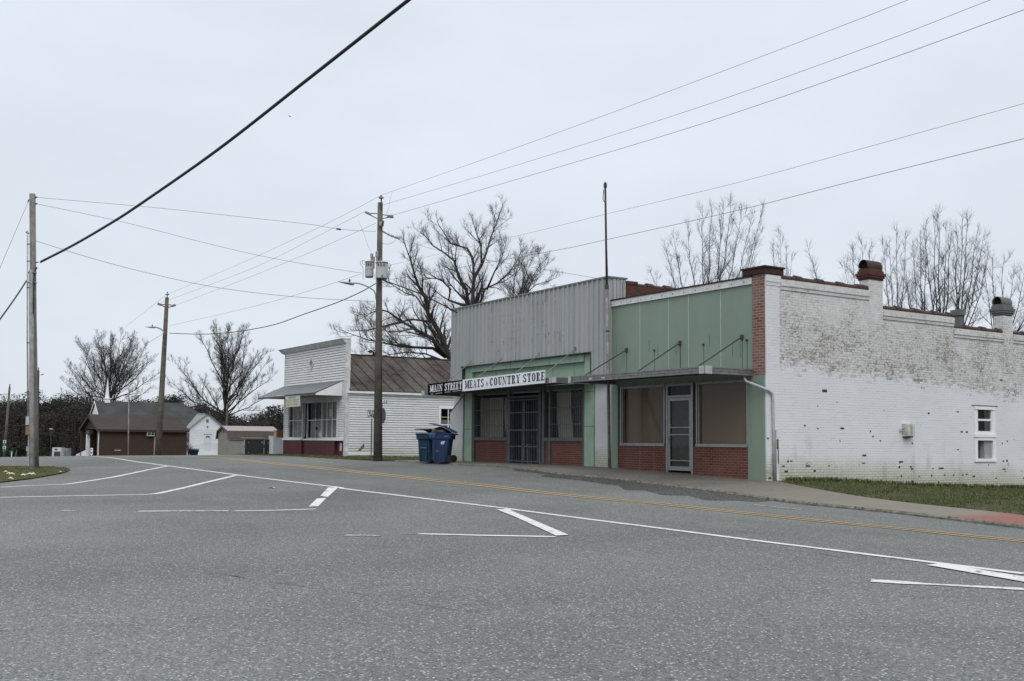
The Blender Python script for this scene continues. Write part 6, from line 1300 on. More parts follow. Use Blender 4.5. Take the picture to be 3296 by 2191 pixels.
p = on(716, 443, -.2); m = MB(); m.tube([(p[0], p[1], p[2] + .06), (p[0], p[1] - .03, p[2] - .08)], [.10, .085], 12); m.build('cutout', 'porcelain', mp_); m = MB(); m.tube([(p[0] + .02, p[1] - .08, p[2] - .05), (p[0] + .09, p[1] - .1, p[2] + .12)], [.05, .03], 8); m.build('cutout_cap', 'dark_metal', mp_)
m = MB(); 
for (x0, y0, x1, y1) in ((775, 540, 825, 565), (820, 560, 865, 580), (862, 574, 900, 592)): ins(m, on(x0, y0), on(x1, y1), 2, .02, .05)
m.tube([on(722, 512), on(780, 545)], .03, 6); m.build('insulator_string', 'lamp_grey', mp_)
def can(cx, y0, y1, r, d, nm):
    p = on(cx, y1, d); q = on(cx, y0, d); z0, z1 = p[2], q[2]; m = MB(); m.lathe([(r * .95, z0), (r, z0 + .03), (r, z1 - .08), (r * 1.07, z1 - .07), (r * 1.07, z1 - .03), (r * .9, z1), (.02, z1 + .04)], (p[0], p[1]), 22); o = m.build('transformer', 'transformer_grey', mp_, smooth=False)
    MB().lathe([(r * .9, z0 - .02), (r * .96, z0 + .0)], (p[0], p[1]), 22).build('tank_base', 'dark_metal', o); MB().lathe([(r * 1.08, z1 - .065), (r * 1.09, z1 - .035)], (p[0], p[1]), 22).build('lid_band', 'dark_metal', o)
    m = MB()
    for k in range(3): x = p[0] + (k - 1) * r * .5; y = p[1] - math.sqrt(max(r * r - (x - p[0]) ** 2, 0)) - .01; m.box(x - .02, x + .02, y - .04, y, z1 - .2, z1 - .1)
    m.build('bushing_bar', 'dark_metal', o); return o, (p, q)
t1, _ = can(590, 815, 975, .17, -.1, 'l'); t2, pq = can(716, 822, 992, .235, -.38, 'r')
m = MB(); p = on(722, 962, -.63); m.tube([p, (p[0], p[1] - .02, p[2])], .032, 10); m.build('badge', 'dark_metal', t2)
for x, y0, y1, d in ((615, 735, 815, -.1), (667, 712, 815, -.3)):
    m = MB(); p = on(x, y1, d); q = on(x, y0, d); h_ = q[2] - p[2]; m.lathe([(.04, p[2]), (.045, p[2] + h_ * .45)], (p[0], p[1]), 10); m.build('bushing', 'lamp_grey', mp_); m = MB(); m.lathe([(.058, p[2] + h_ * .45), (.062, p[2] + h_ * .9), (.03, p[2] + h_)], (p[0], p[1]), 12); m.build('bushing_cap', 'porcelain', mp_)
m = MB(); p = on(635, 790, -.1); m.tube([on(633, 890, -.1), on(636, 770, -.1)], .05, 10); m.build('arrester', 'lamp_grey', mp_)
m = MB()
for P_ in ([(545, 808), (505, 815), (500, 840), (528, 880), (530, 940), (528, 1000)], [(525, 810), (520, 840), (545, 850)], [(790, 840), (812, 850), (795, 900), (800, 960), (780, 1020), (800, 1040)], [(740, 870), (750, 905), (775, 930)], [(668, 985), (700, 945), (745, 925), (778, 935)], [(550, 905), (585, 892), (630, 905)], [(720, 636), (780, 645), (830, 628), (858, 598)]): m.tube([on(x, y, -.45) for x, y in P_], .008 if P_[0][0] not in (668, 550, 720) else .006, 5)
m.build('jumper_bar', 'cable_black', mp_)
def lamp(pole, onf, arm, head, r=.028):
    m = MB(); m.tube([onf(*q) for q in arm], r, 8); ao = m.build('lamp_arm', 'lamp_grey', pole, smooth=True)
    (x0, y0), (x1, y1) = head; a = Vector(onf(x0, y0)); b = Vector(onf(x1, y1)); L = (b - a).length; d = (b - a).normalized(); up = Vector((0, 0, 1)); sd = d.cross(up).normalized(); m = MB(); secs = []
    for f, w, h in ((0, .02, .01), (.15, .06, .03), (.5, .13, .07), (.8, .14, .10), (.95, .10, .09), (1, .05, .05)): c = a + d * L * f; secs.append([c + sd * w + up * .0, c + sd * w * .6 + up * h * .5, c - sd * w * .6 + up * h * .5, c - sd * w, c - sd * w * .6 - up * h * .6, c + sd * w * .6 - up * h * .6])
    i0 = len(m.v)
    for sct in secs: m.v += [tuple(q) for q in sct]
    for k in range(len(secs) - 1):
        for j in range(6): A = i0 + k * 6 + j; B = i0 + k * 6 + (j + 1) % 6; m.f.append((A, B, B + 6, A + 6)); m.m.append(0)
    m.f.append(tuple(range(i0, i0 + 6))[::-1]); m.m.append(0); m.f.append(tuple(range(i0 + 30, i0 + 36))); m.m.append(0)
    ho = m.build('lamp_head', 'lamp_grey', ao); c = a + d * L * .72 + up * .05; m = MB(); m.lathe([(.035, c.z), (.04, c.z + .09), (.02, c.z + .12)], (c.x, c.y), 8); m.build('photocell', 'dark_metal', ho)
    return ao
lamp(mp_, lambda x, y: on(x, y, -.2), [(660, 1200), (655, 1150), (640, 1115), (590, 1080), (520, 1050), (470, 1038), (425, 1037)], [(275, 1024), (438, 1046)])
# second pole up the road
Y2 = 68.; ZP = zsc(500, 900, 2.412); o2 = lambda x, y, d=0.: tuple(float(q) for q in at(*ZP(x, y), Y2 + d)); pb2 = at(510, 1462, Y2); zz = G(*ab(pb2))
up2 = thing('utility_pole', 'dark wooden utility pole with a street lamp in front of the brown brick building', 'utility pole', (float(pb2[0]), float(pb2[1]), zz)); MB().tube([(pb2[0] - .05, pb2[1], zz - .2), tuple(at(519, 1290, Y2)), tuple(at(531, 1080, Y2)), tuple(at(537.5, 957, Y2))], [.21, .18, .14, .12], 12).build('pole_shaft', 'wood_pole', up2, smooth=True)
m = MB(); m.tube([o2(92, 150, -.1), o2(93, 115, -.1)], .03, 8); m.build('ridge_pin', 'dark_metal', up2); m = MB(); p = o2(93, 118, -.1); m.lathe([(.12, p[2]), (.13, p[2] + .06), (.04, p[2] + .1), (.05, p[2] + .2)], (p[0], p[1]), 8); m.build('pin_insulator', 'lamp_grey', up2)
for (a_, b_) in (((18, 184), (45, 196)), ((128, 204), (158, 195))): m = MB(); ins(m, o2(*a_), o2(*b_), 3, .05, .09); m.build('strain_insulator', 'lamp_grey', up2)
m = MB(); m.tube([o2(40, 193), o2(78, 192)], .03, 6); m.tube([o2(48, 198), o2(78, 214)], .03, 6); m.tube([o2(95, 192), o2(130, 198)], .03, 6); m.tube([o2(95, 216), o2(132, 206)], .03, 6); m.build('arm_bar', 'dark_metal', up2)
ZL = zsc(0, 1000, 2.413); o3 = lambda x, y: tuple(float(q) for q in at(*ZL(x, y), Y2 - .3))
lamp(up2, o3, [(1275, 190), (1270, 160), (1245, 138), (1210, 127), (1190, 126)], [(1125, 124), (1205, 129)], .045)
# old pole at the left edge
pl0 = hit(115, 1506); YL = float(pl0[1]); print('LEFT POLE', YL, ab(pl0)); oL = lambda x, y, d=0.: tuple(float(q) for q in at(x, y, YL + d)); kx = YL / 3400.
lp = thing('utility_pole', 'old grey utility pole with conduit and meter box on the grass island', 'utility pole', tuple(float(q) for q in pl0))
MB().tube([(pl0[0], pl0[1], pl0[2] - .2), oL(112, 1300), oL(107, 1000), oL(104.5, 624)], [10.5 * kx, 10 * kx, 9.8 * kx, 9.5 * kx], 14).build('pole_shaft', 'wood_pole_old', lp, smooth=True)
pf = hit(103.5, 1513); MB().tube([(pf[0], pf[1], pf[2] - .2), oL(102, 1200, -.22), oL(100.5, 868, -.18)], [8.2 * kx, 7.6 * kx, 7 * kx], 12).build('stub_pole', 'wood_pole_grey', lp, smooth=True)
for y in (877, 910): m = MB(); c = oL(104, y, -.1); m.lathe([(13.5 * kx, c[2] - .02), (13.5 * kx, c[2] + .02)], (c[0], c[1]), 16); m.build('strap', 'aluminium', lp)
MB().tube([oL(92.5, 1500, -.15), oL(91.5, 1398, -.15)], 2 * kx, 8).build('conduit', 'pvc_grey', lp); MB().tube([oL(90.5, 1342, -.15), oL(88, 1100, -.15), oL(88.8, 755, -.15)], 2.6 * kx, 8).build('conduit', 'pvc_grey', lp, smooth=True)
m = MB(); m.tube([oL(91, 752, -.15), oL(87, 745, -.15), oL(83, 749, -.15)], [3.4 * kx, 4 * kx, 2 * kx], 8); m.build('weatherhead', 'lamp_grey', lp)
for y in (785, 840, 925, 1103, 1260): m = MB(); m.tube([oL(86, y, -.17), oL(97, y, -.17)], 1.6 * kx, 6); m.build('conduit_clamp', 'dark_metal', lp)
def pbox(x0, x1, y0, y1, nm, mt): a, b = oL(x0, y1, -.3), oL(x1, y0, -.3); m = MB(); m.box(a[0], b[0], a[1] - .02, a[1] + .14, a[2], b[2]); return m.build(nm, mt, lp, bevel=.01)
pbox(82.5, 94.5, 1340, 1368, 'meter_box', 'meter_white'); pbox(82, 96.5, 1372, 1399, 'junction_box', 'box_orange')
m = MB(); m.tube([oL(99, 640), oL(92, 644), oL(90, 650)], 2.2 * kx, 6); m.build('hook_bracket', 'dark_metal', lp)
for y in (635, 656): m = MB(); m.tube([oL(112, y), oL(120, y - 1)], [3.6 * kx, 2 * kx], 8); m.build('spool_insulator', 'dark_metal', lp)
m = MB(); m.tube([oL(117, 862, -.1), oL(112, 876, -.15), oL(108, 910, -.25), oL(107, 1010, -.28)], 1.8 * kx, 6); m.build('riser_cable', 'cable_black', lp); m = MB(); m.tube([oL(114, 845), oL(124, 843)], 1.6 * kx, 6); m.tube([oL(113, 868), oL(119, 860)], [3.4 * kx, 3 * kx], 6); m.build('cable_clamp_bar', 'dark_metal', lp)
# two distant poles
def farpole(label, x0, x1, y1, Y, r, mt, arm=None):
    b = at(x0, 1470, Y); z = G(*ab(b)) - .2; t = at(x1, y1, Y); o = thing('utility_pole', label, 'utility pole', (float(b[0]), float(b[1]), z)); MB().tube([(b[0], b[1], z), tuple(t)], [r, r * .7], 8).build('pole_shaft', mt, o, smooth=True)
    m = MB(); m.tube([(t[0], t[1], t[2]), (t[0] + .02, t[1], t[2] + .3)], .05, 6); m.build('ridge_pin', 'dark_metal', o); return o, Y
fo, _ = farpole('leaning thin utility pole at the far left edge in front of the wood', 12, 31, 1246, 98., .14, 'wood_pole'); m = MB(); q = at(28, 1268, 98.); m.tube([(q[0] - .6, q[1], q[2]), (q[0], q[1], q[2])], .03, 5); m.build('side_arm', 'wire_grey', fo)
fo, _ = farpole('dark far utility pole showing just right of the old grey pole', 117, 123.5, 1192, 105., .16, 'wood_pole_dark'); m = MB(); q = at(130, 1206, 105.); m.tube([(q[0], q[1], q[2]), (q[0] + .3, q[1], q[2] + .05)], [.03, .07], 6); m.build('lamp_arm', 'lamp_grey', fo)
b = at(728, 1440, 92.); t = at(731.5, 1300, 92.); o = thing('lamp_post', 'slim grey lamp post standing right behind the tan shed', 'lamp post', (float(b[0]), float(b[1]), G(*ab(b)) - .2)); MB().tube([(b[0], b[1], G(*ab(b)) - .2), tuple(t)], .10, 8).build('post', 'wood_pole', o); q0, q1 = at(733, 1301, 92.), at(742, 1291, 92.); MB().tube([tuple(q0), tuple(q1)], [.04, .07], 6).build('lamp_head', 'lamp_grey', o)

# ================================================================== wires
def wire(label, pts, r, mat='wire_grey', name='power_line', cat='wire', n=14, group=None):
    """pts: 3-D points, joined by a smooth curve"""
    P_ = [Vector([float(q) for q in p]) for p in pts]; out = []
    if len(P_) == 2: P_ = [P_[0], P_[1]]
    for i in range(len(P_) - 1):
        p0 = P_[max(i - 1, 0)]; p1 = P_[i]; p2 = P_[i + 1]; p3 = P_[min(i + 2, len(P_) - 1)]
        for k in range(n):
            t = k / n; out.append(.5 * ((2 * p1) + (p2 - p0) * t + (2 * p0 - 5 * p1 + 4 * p2 - p3) * t * t + (3 * p1 - p0 - 3 * p2 + p3) * t ** 3))
    out.append(P_[-1]); org = tuple(P_[0]); o = MB().tube(out, r, 6).build1(name, mat, None, org, None, True, 0, {'label': label, 'category': cat})
    if group: o['group'] = group
    return o
def span(p0, p1, sag, n=9):
    p0, p1 = Vector(p0), Vector(p1); return [p0.lerp(p1, k / (n - 1)) - Vector((0, 0, sag * 4 * (k / (n - 1)) * (1 - k / (n - 1)))) for k in range(n)]
def inv(pts, x0, Y0, x1, Y1): return [at(x, y, 1 / (1 / Y0 + (1 / Y1 - 1 / Y0) * (x - x0) / (x1 - x0))) for x, y in pts]
WG = 'overhead wires'
big = [(131, 843), (238, 788), (356, 719), (450, 658), (698, 484), (1000, 248), (1320, -4), (1700, -300)]
wire('thick black cable bundle sweeping from the old grey pole up out of the picture', inv(big, 131, YL, 1320, YL * .55), .040, 'cable_black', 'cable_bundle', 'cable', group=WG)
wire('slim upper strand lashed along the thick black cable bundle', [Vector(p) + Vector((0, .02, .052)) for p in inv(big, 131, YL, 1320, YL * .55)], .016, 'lamp_grey', 'messenger_strand', 'cable', group=WG)
wire('highest thin wire from the old grey pole to the transformer pole', inv([(120, 635), (500, 668), (800, 700), (1000, 722), (1090, 737), (1210, 745)], 120, YL, 1210, YM), .0075, group=WG)
p0, p1 = at(1083, 736, (YL + YM) / 2 + 2), at(1096, 738, (YL + YM) / 2 + 2); wire('short dark splice sleeve on the highest thin wire left of the transformer pole', [inv([(1083, 736)], 120, YL, 1210, YM)[0], inv([(1097, 738)], 120, YL, 1210, YM)[0]], .035, 'cable_black', 'splice_sleeve', 'splice')
wire('second thin wire from the old grey pole sagging to the transformers', inv([(120, 656), (400, 715), (671, 784), (900, 835), (1165, 879)], 120, YL, 1210, YM), .0075, group=WG)
wire('lowest thin wire from the old grey pole to below the street lamp', inv([(116, 775), (300, 832), (480, 879), (700, 925), (950, 955), (1205, 970)], 120, YL, 1210, YM), .009, group=WG)
wire('twisted black cable sagging between the two lamp poles', inv([(1209, 912), (1160, 940), (1080, 975), (978, 1011), (880, 1045), (768, 1066), (660, 1075), (545, 1072)], 1210, YM, 545, Y2), .020, 'cable_black', 'twisted_cable', 'cable', group=WG)
for lb, pp in (('top left-hand wire from the transformer pole to the far lamp pole', [(1221, 631), (1110, 690), (1000, 744), (780, 845), (539, 947)]), ('middle left-hand wire from the transformer pole to the far lamp pole', [(1174, 681), (1090, 724), (1000, 771), (800, 868), (508, 978)]), ('bottom left-hand wire from the transformer pole to the far lamp pole', [(1210, 718), (1110, 763), (1000, 811), (800, 893), (566, 982)]), ('faint lowest wire between the transformer pole and far lamp pole', [(1160, 882), (1000, 934), (800, 990), (545, 1048)])): wire(lb, inv(pp, 1210, YM, 545, Y2), .0065, group=WG)
wire('upper thin wire running down left from the far lamp pole', inv([(536, 947), (470, 1000), (405, 1050)], 536, Y2, 405, 98.), .009, group=WG); wire('lower thin wire running down left from the far lamp pole to the church', inv([(524, 1074), (470, 1110), (420, 1160), (370, 1225)], 524, Y2, 370, 115.), .011, group=WG)
wire('thin wire dropping steeply left from the top of the old grey pole', inv([(93, 645), (60, 720), (0, 862), (-60, 1010)], 93, YL, -60, YL * .8), .009, group=WG); wire('thick black cable dropping left from the middle of the old grey pole', inv([(86, 902), (50, 957), (0, 1027), (-60, 1110)], 86, YL, -60, YL * .8), .028, 'cable_black', 'cable_bundle', 'cable', group=WG)
bpl = float(ab(pb)[1]); fl = lambda x, y: (lambda q: tuple(wld(q[0], bpl, q[1])))(fac(x, y, bpl))
def rightwire(label, pts, r, mat='wire_grey'):
    P_ = [fl(x / .71571, y / .71571) for x, y in pts]; a = Vector(P_[-2]); b = Vector(P_[-1]); P_.append(tuple(b + (b - a).normalized() * 5)); return wire(label, P_, r, mat, group=WG)
rightwire('topmost wire climbing right from the pole tip to the top edge', [(879, 449), (1200, 336), (1600, 188), (1950, 55), (2090, 0)], .0055); rightwire('second wire climbing right from the transformer pole to the top edge', [(868, 477), (905, 465), (1200, 377), (1600, 250), (2000, 108), (2280, 0)], .0055)
rightwire('third wire climbing right from the right-hand insulator of the transformer pole', [(906, 495), (1200, 410), (1600, 290), (2000, 153), (2359, 22)], .0065); rightwire('upper of the two low wires crossing behind the store flagpole', [(892, 612), (1170, 548), (1400, 492), (1700, 420), (2000, 338), (2359, 238)], .0045); rightwire('lower of the two low wires crossing behind the store flagpole', [(892, 645), (1250, 582), (1400, 551), (1700, 484), (2000, 408), (2359, 319)], .0065)
wire('faint wire from the insulator string down towards the grey store corner', [on(915, 593), at(1440, 813, 38.), at(1700, 858, 35.), tuple(wld(7.2, .1, 6.85))], .007, group=WG)
wire('black service cable from the transformers to the grey store roof', [on(735, 1010, -.3), at(1300, 925, YM - 1), at(1380, 958, YM - 2), tuple(wld(16.3, .3, 6.5))], .024, 'cable_black', 'service_cable', 'cable', group=WG)
m_ = MB()
for P_ in ([(826, 115), (800, 190), (790, 270), (762, 345)], [(480, 405), (510, 470), (540, 540), (570, 640), (615, 725)]): wire('thin loose tap wire hanging %s the transformer pole top' % ('to the right of' if P_[0][0] > 700 else 'to the left of'), [on(x, y, -.1) for x, y in P_], .005, name='tap_wire', group='tap wires on the transformer pole')

# ================================================================== street signs by the pole
ZS = zsc(1100, 1240, 6.208); sb = hit(*ZS(596, 1428)); Ys = float(sb[1]); oS = lambda x, y, d=0.: tuple(float(q) for q in at(*ZS(x, y), Ys + d))
ds = thing('road_sign', 'white DO NOT BLOCK STREET sign on a dark post beside the transformer pole', 'sign', tuple(float(q) for q in sb))
a, b = oS(510, 662), oS(722, 480); m = MB(); m.box(a[0], b[0], a[1] - .01, a[1] + .01, a[2], b[2]); m.build('sign_panel', 'sign_white', ds); m = MB(); e_ = .02
for (x0, x1, z0, z1) in ((a[0], b[0], a[2], a[2] + e_), (a[0], b[0], b[2] - e_, b[2]), (a[0], a[0] + e_, a[2], b[2]), (b[0] - e_, b[0], a[2], b[2])): m.box(x0 + .012, x1 - .012, a[1] - .0125, a[1] - .0105, z0 + .01, z1 - .01) if x1 - x0 > .1 else m.box(x0 + .01, x1 + .01, a[1] - .0125, a[1] - .0105, z0 + .02, z1 - .02)
m.build('border_joint', 'sign_black', ds); MB().box(oS(588, 700)[0], oS(607, 700)[0], a[1] + .012, a[1] + .05, sb[2] - .1, b[2] - .05).build('sign_post', 'dark_metal', ds)
def text(par, body, loc, size, mat, width=None, rot=(R(90), 0, 0), name='lettering', shear=0):
    c = bpy.data.curves.new(name, 'FONT'); c.body = body; c.size = size; c.align_x = 'CENTER'; c.align_y = 'CENTER'; c.offset = size * .06
    t = bpy.data.objects.new(name + '_tmp', c); COL.objects.link(t); dg = bpy.context.evaluated_depsgraph_get(); me = bpy.data.meshes.new_from_object(t.evaluated_get(dg)); bpy.data.objects.remove(t)
    if width:
        xs = [v.co.x for v in me.vertices]; k = width / (max(xs) - min(xs))
        for v in me.vertices: v.co.x *= k
    me.materials.clear(); me.materials.append(MATS[mat]); o = bpy.data.objects.new(name, me); COL.objects.link(o); o.parent = par; og = ORG[par.name]; o.location = (loc[0] - og[0], loc[1] - og[1], loc[2] - og[2]); o.rotation_euler = rot; return o
cx = (a[0] + b[0]) / 2; hh = b[2] - a[2]
for k, (wd, wf) in enumerate((('DO NOT', .80), ('BLOCK', .72), ('STREET', .82))): text(ds, wd, (cx, a[1] - .0135, b[2] - hh * (.2 + .3 * k)), hh * .36, 'sign_black', (b[0] - a[0]) * wf)
sb2 = hit(*ZS(812, 1480)); Yq = float(sb2[1]) + .6; oQ = lambda x, y, d=0.: tuple(float(q) for q in at(*ZS(x, y), Yq + d))
ss = thing('stop_sign', 'back of an octagonal stop sign with green street name blade behind the transformer pole', 'sign', (float(oQ(812, 1480)[0]), Yq, G(*ab(oQ(812, 1480)))))
MB().box(oQ(806, 0)[0], oQ(820, 0)[0], Yq - .02, Yq + .02, G(*ab(oQ(812, 1480))) - .1, oQ(810, 360)[2]).build('sign_post', 'dark_metal', ss)
c0 = Vector(oQ(812, 603, .03)); rr = (oQ(812, 445)[2] - oQ(812, 760)[2]) / 2 / .924; dr_ = Vector((.32, .95, 0)).normalized(); nv = Vector((-dr_.y, dr_.x, 0)); m = MB(); oc = [c0 + dr_ * rr * math.cos(t) + Vector((0, 0, rr * math.sin(t))) for t in np.arange(8) * math.pi / 4 + math.pi / 8]
oc2 = [q + nv * .012 for q in oc]; m.face(oc); m.face(oc2[::-1])
for k in range(8): m.face([oc[k], oc[(k + 1) % 8], oc2[(k + 1) % 8], oc2[k]])
m.build('octagon_plate', 'sign_back', ss); a, b = oQ(662, 352), oQ(908, 298); m = MB(); m.box(a[0], b[0], Yq - .01, Yq + .01, a[2], b[2] + .02); m.build('name_blade', 'sign_green', ss); text(ss, 'RD ST', ((oQ(855, 325)[0]), Yq - .012, (a[2] + b[2] + .02) / 2), .17, 'sign_white', (oQ(900, 0)[0] - oQ(815, 0)[0]))
m = MB(); m.box(oQ(800, 0)[0], oQ(826, 0)[0], Yq - .03, Yq + .03, oQ(0, 412)[2], oQ(0, 372)[2]); m.build('bracket', 'dark_metal', ss)
# far-left small signs and boxes
def signpost(label, x, y0, y1, w, Y, mt, n=1, post='dark_metal', name='road_sign'):
    b = at(x, 1480, Y); z = G(*ab(b)) - .1; o = local_thing(name, label, 'sign', (float(b[0]), float(b[1]), z)); zt_ = at(x, y0, Y)[2] - z; zb_ = at(x, y1, Y)[2] - z; MB().box(-.04, .04, .012, .05, 0, zt_).build('sign_post', post, o); h = (zt_ - zb_) / n
    for k in range(n): m = MB(); m.box(-w / 2, w / 2, -.01, .01, zb_ + h * k + .01, zb_ + h * (k + 1) - .01); m.build('sign_panel', mt[k % len(mt)], o)
    return o, z, zb_, h
o, z, zb_, h = signpost('stack of green and white route signs at the left edge', 12.5, 1416, 1454, .27, 97.5, ['sign_green', 'sign_white', 'sign_green', 'sign_white'], 4); m = MB()
for k in (1, 3): m.lathe([(.0, 0), (.09, .0)], (0, 0), 10) if False else m.prism([(.10 * math.cos(t), zb_ + h * (k + .5) + .10 * math.sin(t)) for t in np.arange(10) * .628], 'y', -.02, -.011)
m.build('route_emblem_board_face', 'sign_green', o)
signpost('small green street name blade on a pale post at far left', 36, 1450.5, 1453.5, .40, 90., ['sign_green'], 1, 'white_trim', 'street_name_sign')
o, *_ = signpost('small pale sign seen edge-on just left of the old grey pole', 86.5, 1436, 1452, .22, 95., ['mortar_grey'], 1, 'aluminium')
b = at(180, 1475, 100.); z0 = G(*ab(b)) - .1; kx2 = 100. / 3400; o = local_thing('ice_box', 'white ice merchandiser cabinet with dark panels standing beyond the road crest', 'cabinet', (float(b[0]), float(b[1]), z0)); zt_ = at(180, 1440, 100.)[2] - z0; zc = at(180, 1453, 100.)[2] - z0
m = MB(); m.box(-13 * kx2, 16 * kx2, 0, .8, 0, zt_); m.build('cabinet', 'appliance_white', o); m = MB(); m.box(-7 * kx2, 14 * kx2, -.03, -.001, 0, zc); m.build('lower_panel_bar', 'dark_metal', o); m = MB(); m.box(-5 * kx2, -2 * kx2, -.03, -.001, zt_ - .25, zt_ - .1); m.box(-1 * kx2, 3 * kx2, -.03, -.001, zt_ - .25, zt_ - .1); m.box(6 * kx2, 9 * kx2, -.05, -.031, zc * .2, zc * .7); m.build('marking_letter', 'dark_metal', o)
b = at(207, 1475, 101.); z0 = G(*ab(b)) - .1; o = local_thing('utility_cabinet', 'plain grey cabinet right of the white ice box beyond the crest', 'cabinet', (float(b[0]), float(b[1]), z0)); zt_ = at(207, 1443, 101.)[2] - z0; MB().box(-9 * kx2, 10 * kx2, 0, .8, 0, zt_).build('cabinet', 'lamp_grey', o, bevel=.02); MB().box(-9.2 * kx2, -1 * kx2, -.02, -.001, 0, zt_ * .75).build('door', 'dark_metal', o)
b = at(164, 1440, 125.); z0 = G(*ab(b)); t = at(164, 1380, 125.); o = thing('street_lamp', 'distant pale street lamp head glinting against the dark wood', 'street lamp', (float(b[0]), float(b[1]), z0)); MB().tube([(b[0], b[1], z0), (t[0], t[1], t[2])], .06, 6).build('post', 'wood_pole_dark', o); m = MB(); m.box(t[0] - .15, t[0] + .2, t[1] - .1, t[1] + .1, t[2] - .04, t[2] + .04); m.build('lamp_head', 'clean_white', o)
b = at(52, 1480, 88.); z0 = G(*ab(b)) - .1; t0, t1 = at(46, 1470, 88.), at(54, 1450, 88.); o = thing('leaning_stake', 'leaning grey stake in the verge right of the green street name blade', 'post', (float(t0[0]), float(t0[1]), z0)); MB().tube([(t0[0], t0[1], z0), tuple(t1)], .05, 6).build('stake', 'wood_pole', o)

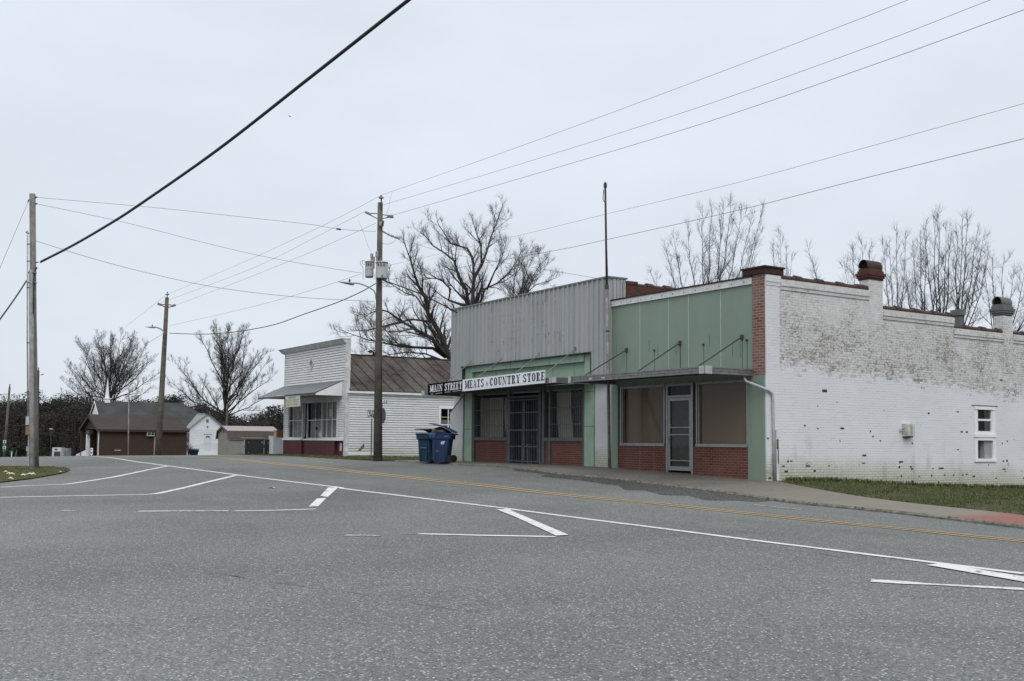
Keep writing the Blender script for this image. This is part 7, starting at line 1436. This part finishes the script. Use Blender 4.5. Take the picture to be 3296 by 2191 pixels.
# ================================================================== wheeled bins
def bin_parts(o, body_m, lid_ang, bag=False, mark=False):
    """local: wheels at +x, z up; about 0.6 wide, 0.85 long, 1.05 high"""
    m = MB(); secs = [(-.27, .24, .25, 0), (-.30, .27, .27, .30), (-.33, .32, .285, .74), (-.34, .33, .285, .80), (-.41, .40, .31, .84), (-.42, .42, .315, 1.0), (-.45, .45, .33, 1.01), (-.45, .45, .33, 1.045)]
    def ring(x0, x1, y, z): c = .05; return [(x0 + c, -y, z), (x1 - c, -y, z), (x1, -y + c, z), (x1, y - c, z), (x1 - c, y, z), (x0 + c, y, z), (x0, y - c, z), (x0, -y + c, z)]
    for s_ in secs: m.v += ring(*s_)
    for k in range(len(secs) - 1):
        for j in range(8): A = k * 8 + j; B = k * 8 + (j + 1) % 8; m.f.append((A, B, B + 8, A + 8)); m.m.append(0)
    m.f.append(tuple(range(8))[::-1]); m.m.append(0); bo = m.build('bin_body', body_m, o)
    m = MB(); m.box(-.40, .40, -.29, .29, 1.0, 1.01); m.build('bin_opening', 'room_dark', o)
    m = MB()
    for y in (-.16, .13): m.box(-.335, -.27, y, y + .02, .06, .74)
    m.box(-.22, -.19, -.30, -.27, .05, .72); m.box(.14, .17, -.30, -.27, .05, .72); m.build('rib_bar', body_m, o)
    m = MB(); m.box(-.36, -.30, -.12, .12, .50, .52); m.box(-.18, -.04, -.315, -.29, .39, .41); m.build('lift_bar', 'aluminium', o)
    for y in (-.34, .28): m = MB(); m.tube([(.33, y, .13), (.33, y + .06, .13)], .13, 18); wh = m.build('wheel', 'rubber', o); MB().tube([(.33, y - .01, .13), (.33, y + .07, .13)], .05, 12).build('rim', 'black_plastic', wh)
    m = MB(); m.tube([(.46, -.24, .98), (.52, -.2, 1.0), (.52, .2, 1.0), (.46, .24, .98)], .017, 6); m.build('handle', body_m, o)
    c, s_ = math.cos(lid_ang), math.sin(lid_ang); m = MB()
    for k in range(6):
        x0, x1 = -k * .155, -(k + 1) * .155; z0, z1 = .05 * math.sin(math.pi * k / 6), .05 * math.sin(math.pi * (k + 1) / 6)
        def L_(x, y, z): return (.46 + x * c + z * s_, y, 1.06 - x * s_ + z * c)
        m.hexa([L_(x0, -.33, z0), L_(x1, -.33, z1), L_(x1, .33, z1), L_(x0, .33, z0), L_(x0, -.31, z0 + .03), L_(x1, -.31, z1 + .03), L_(x1, .31, z1 + .03), L_(x0, .31, z0 + .03)])
    m.build('bin_lid', body_m, o)
    if bag:
        m = MB(); r_ = random.Random(2); bm = bmesh.new(); bmesh.ops.create_icosphere(bm, subdivisions=3, radius=1)
        for v in bm.verts: n_ = 1 + .10 * math.sin(7 * v.co.x + 3 * v.co.z) * math.cos(6 * v.co.y) + r_.uniform(-.04, .04); v.co = Vector((v.co.x * .36 * n_ - .06, v.co.y * .29 * n_, 1.07 + v.co.z * .20 * n_))
        m.v = [tuple(v.co) for v in bm.verts]; m.f = [tuple(v.index for v in f.verts) for f in bm.faces]; m.m = [0] * len(m.f); bm.free(); m.build('rubbish_bag', 'bag_black', o, smooth=True)
        m = MB()
        for k in range(7): x = -.46 + k * .04; d = .10 + .10 * abs(math.sin(k * 2.1)); m.face([(x, -.345, 1.06), (x + .045, -.345, 1.06), (x + .04, -.352, 1.06 - d), (x + .01, -.352, 1.06 - d * .9)])
        for k in range(4): y = -.33 + k * .05; m.face([(-.46, y, 1.06), (-.46, y + .05, 1.06), (-.465, y + .03, .86)])
        m.build('bag_skirt', plain('bag_blue', (.03, .09, .17), .4, .3, 9) and 'bag_blue', o)
    if mark:
        m = MB(); m.face([(-.0, -.302, .66), (.13, -.302, .66), (.18, -.306, .755), (.05, -.306, .755)]); m.face([(.02, -.302, .63), (.14, -.302, .63), (.145, -.302, .64), (.025, -.302, .64)]); m.build('sticker', 'blue_sticker', o)
        m = MB()
        for x in (.16, .185, .23, .255, .28): m.box(x, x + .016, -.3165, -.3155, .93, .945)
        m.build('bin_number', 'blue_sticker', o)
GB = 'wheeled rubbish bins on the kerb'
p = hit(1424, 1487, .07); o = local_thing('wheeled_bin', 'overfull dark blue wheeled bin with black rubbish bag lifting its lid', 'bin', (p[0], p[1], p[2]), R(-12), GB); bin_parts(o, 'bin_blue', R(19), True, True)
p = hit(1376, 1486, .07); o = local_thing('wheeled_bin', 'teal blue wheeled bin with its lid slightly ajar, left of the overfull bin', 'bin', (p[0] + .02, p[1] + .25, p[2]), R(60), GB); bin_parts(o, 'bin_teal', R(7))
p = at(624, 1466, 104.); o = local_thing('wheeled_bin', 'small far blue bin standing before the white church annex', 'bin', (p[0], p[1], float(at(624, 1445, 104.)[2]) - 1.1), R(-40), GB); bin_parts(o, 'bin_blue', R(0))
# twiggy shrub left of the annex
bs = at(607, 1462, 100.); bs[2] = G(*ab(bs)); T = Tree('bare_shrub', 'small bare twiggy shrub against the left side of the white annex', bs, 55, minr=.008, up=.2, bark='twig')
for k in range(9): e_ = at(602 + T.r.uniform(-6, 16), 1425 + T.r.uniform(-12, 20), 100 + T.r.uniform(-.8, .8)); T.limb([bs, at(607, 1450, 100.), e_], .03, .01, 2, .7, (.2, .25, .35, .5))
T.done()['category'] = 'shrub'
# passing bird-like speck high in the sky
p = at(932, 373, 60.); m = MB(); m.face([(p[0] - .12, p[1], p[2] + .03), (p[0], p[1] + .05, p[2]), (p[0], p[1] - .04, p[2])]); m.face([(p[0] + .13, p[1], p[2] - .01), (p[0], p[1] + .05, p[2]), (p[0], p[1] - .04, p[2])]); m.tube([(p[0] - .02, p[1] - .08, p[2]), (p[0] + .02, p[1] + .1, p[2])], [.015, .03], 5)
m.build('bird', 'cable_black', org=tuple(float(q) for q in p), label='tiny dark bird gliding in the open sky below the thick cable', category='bird')
print('OBJ', len(bpy.data.objects), 'TRIS', sum(len(m.polygons) for m in bpy.data.meshes))
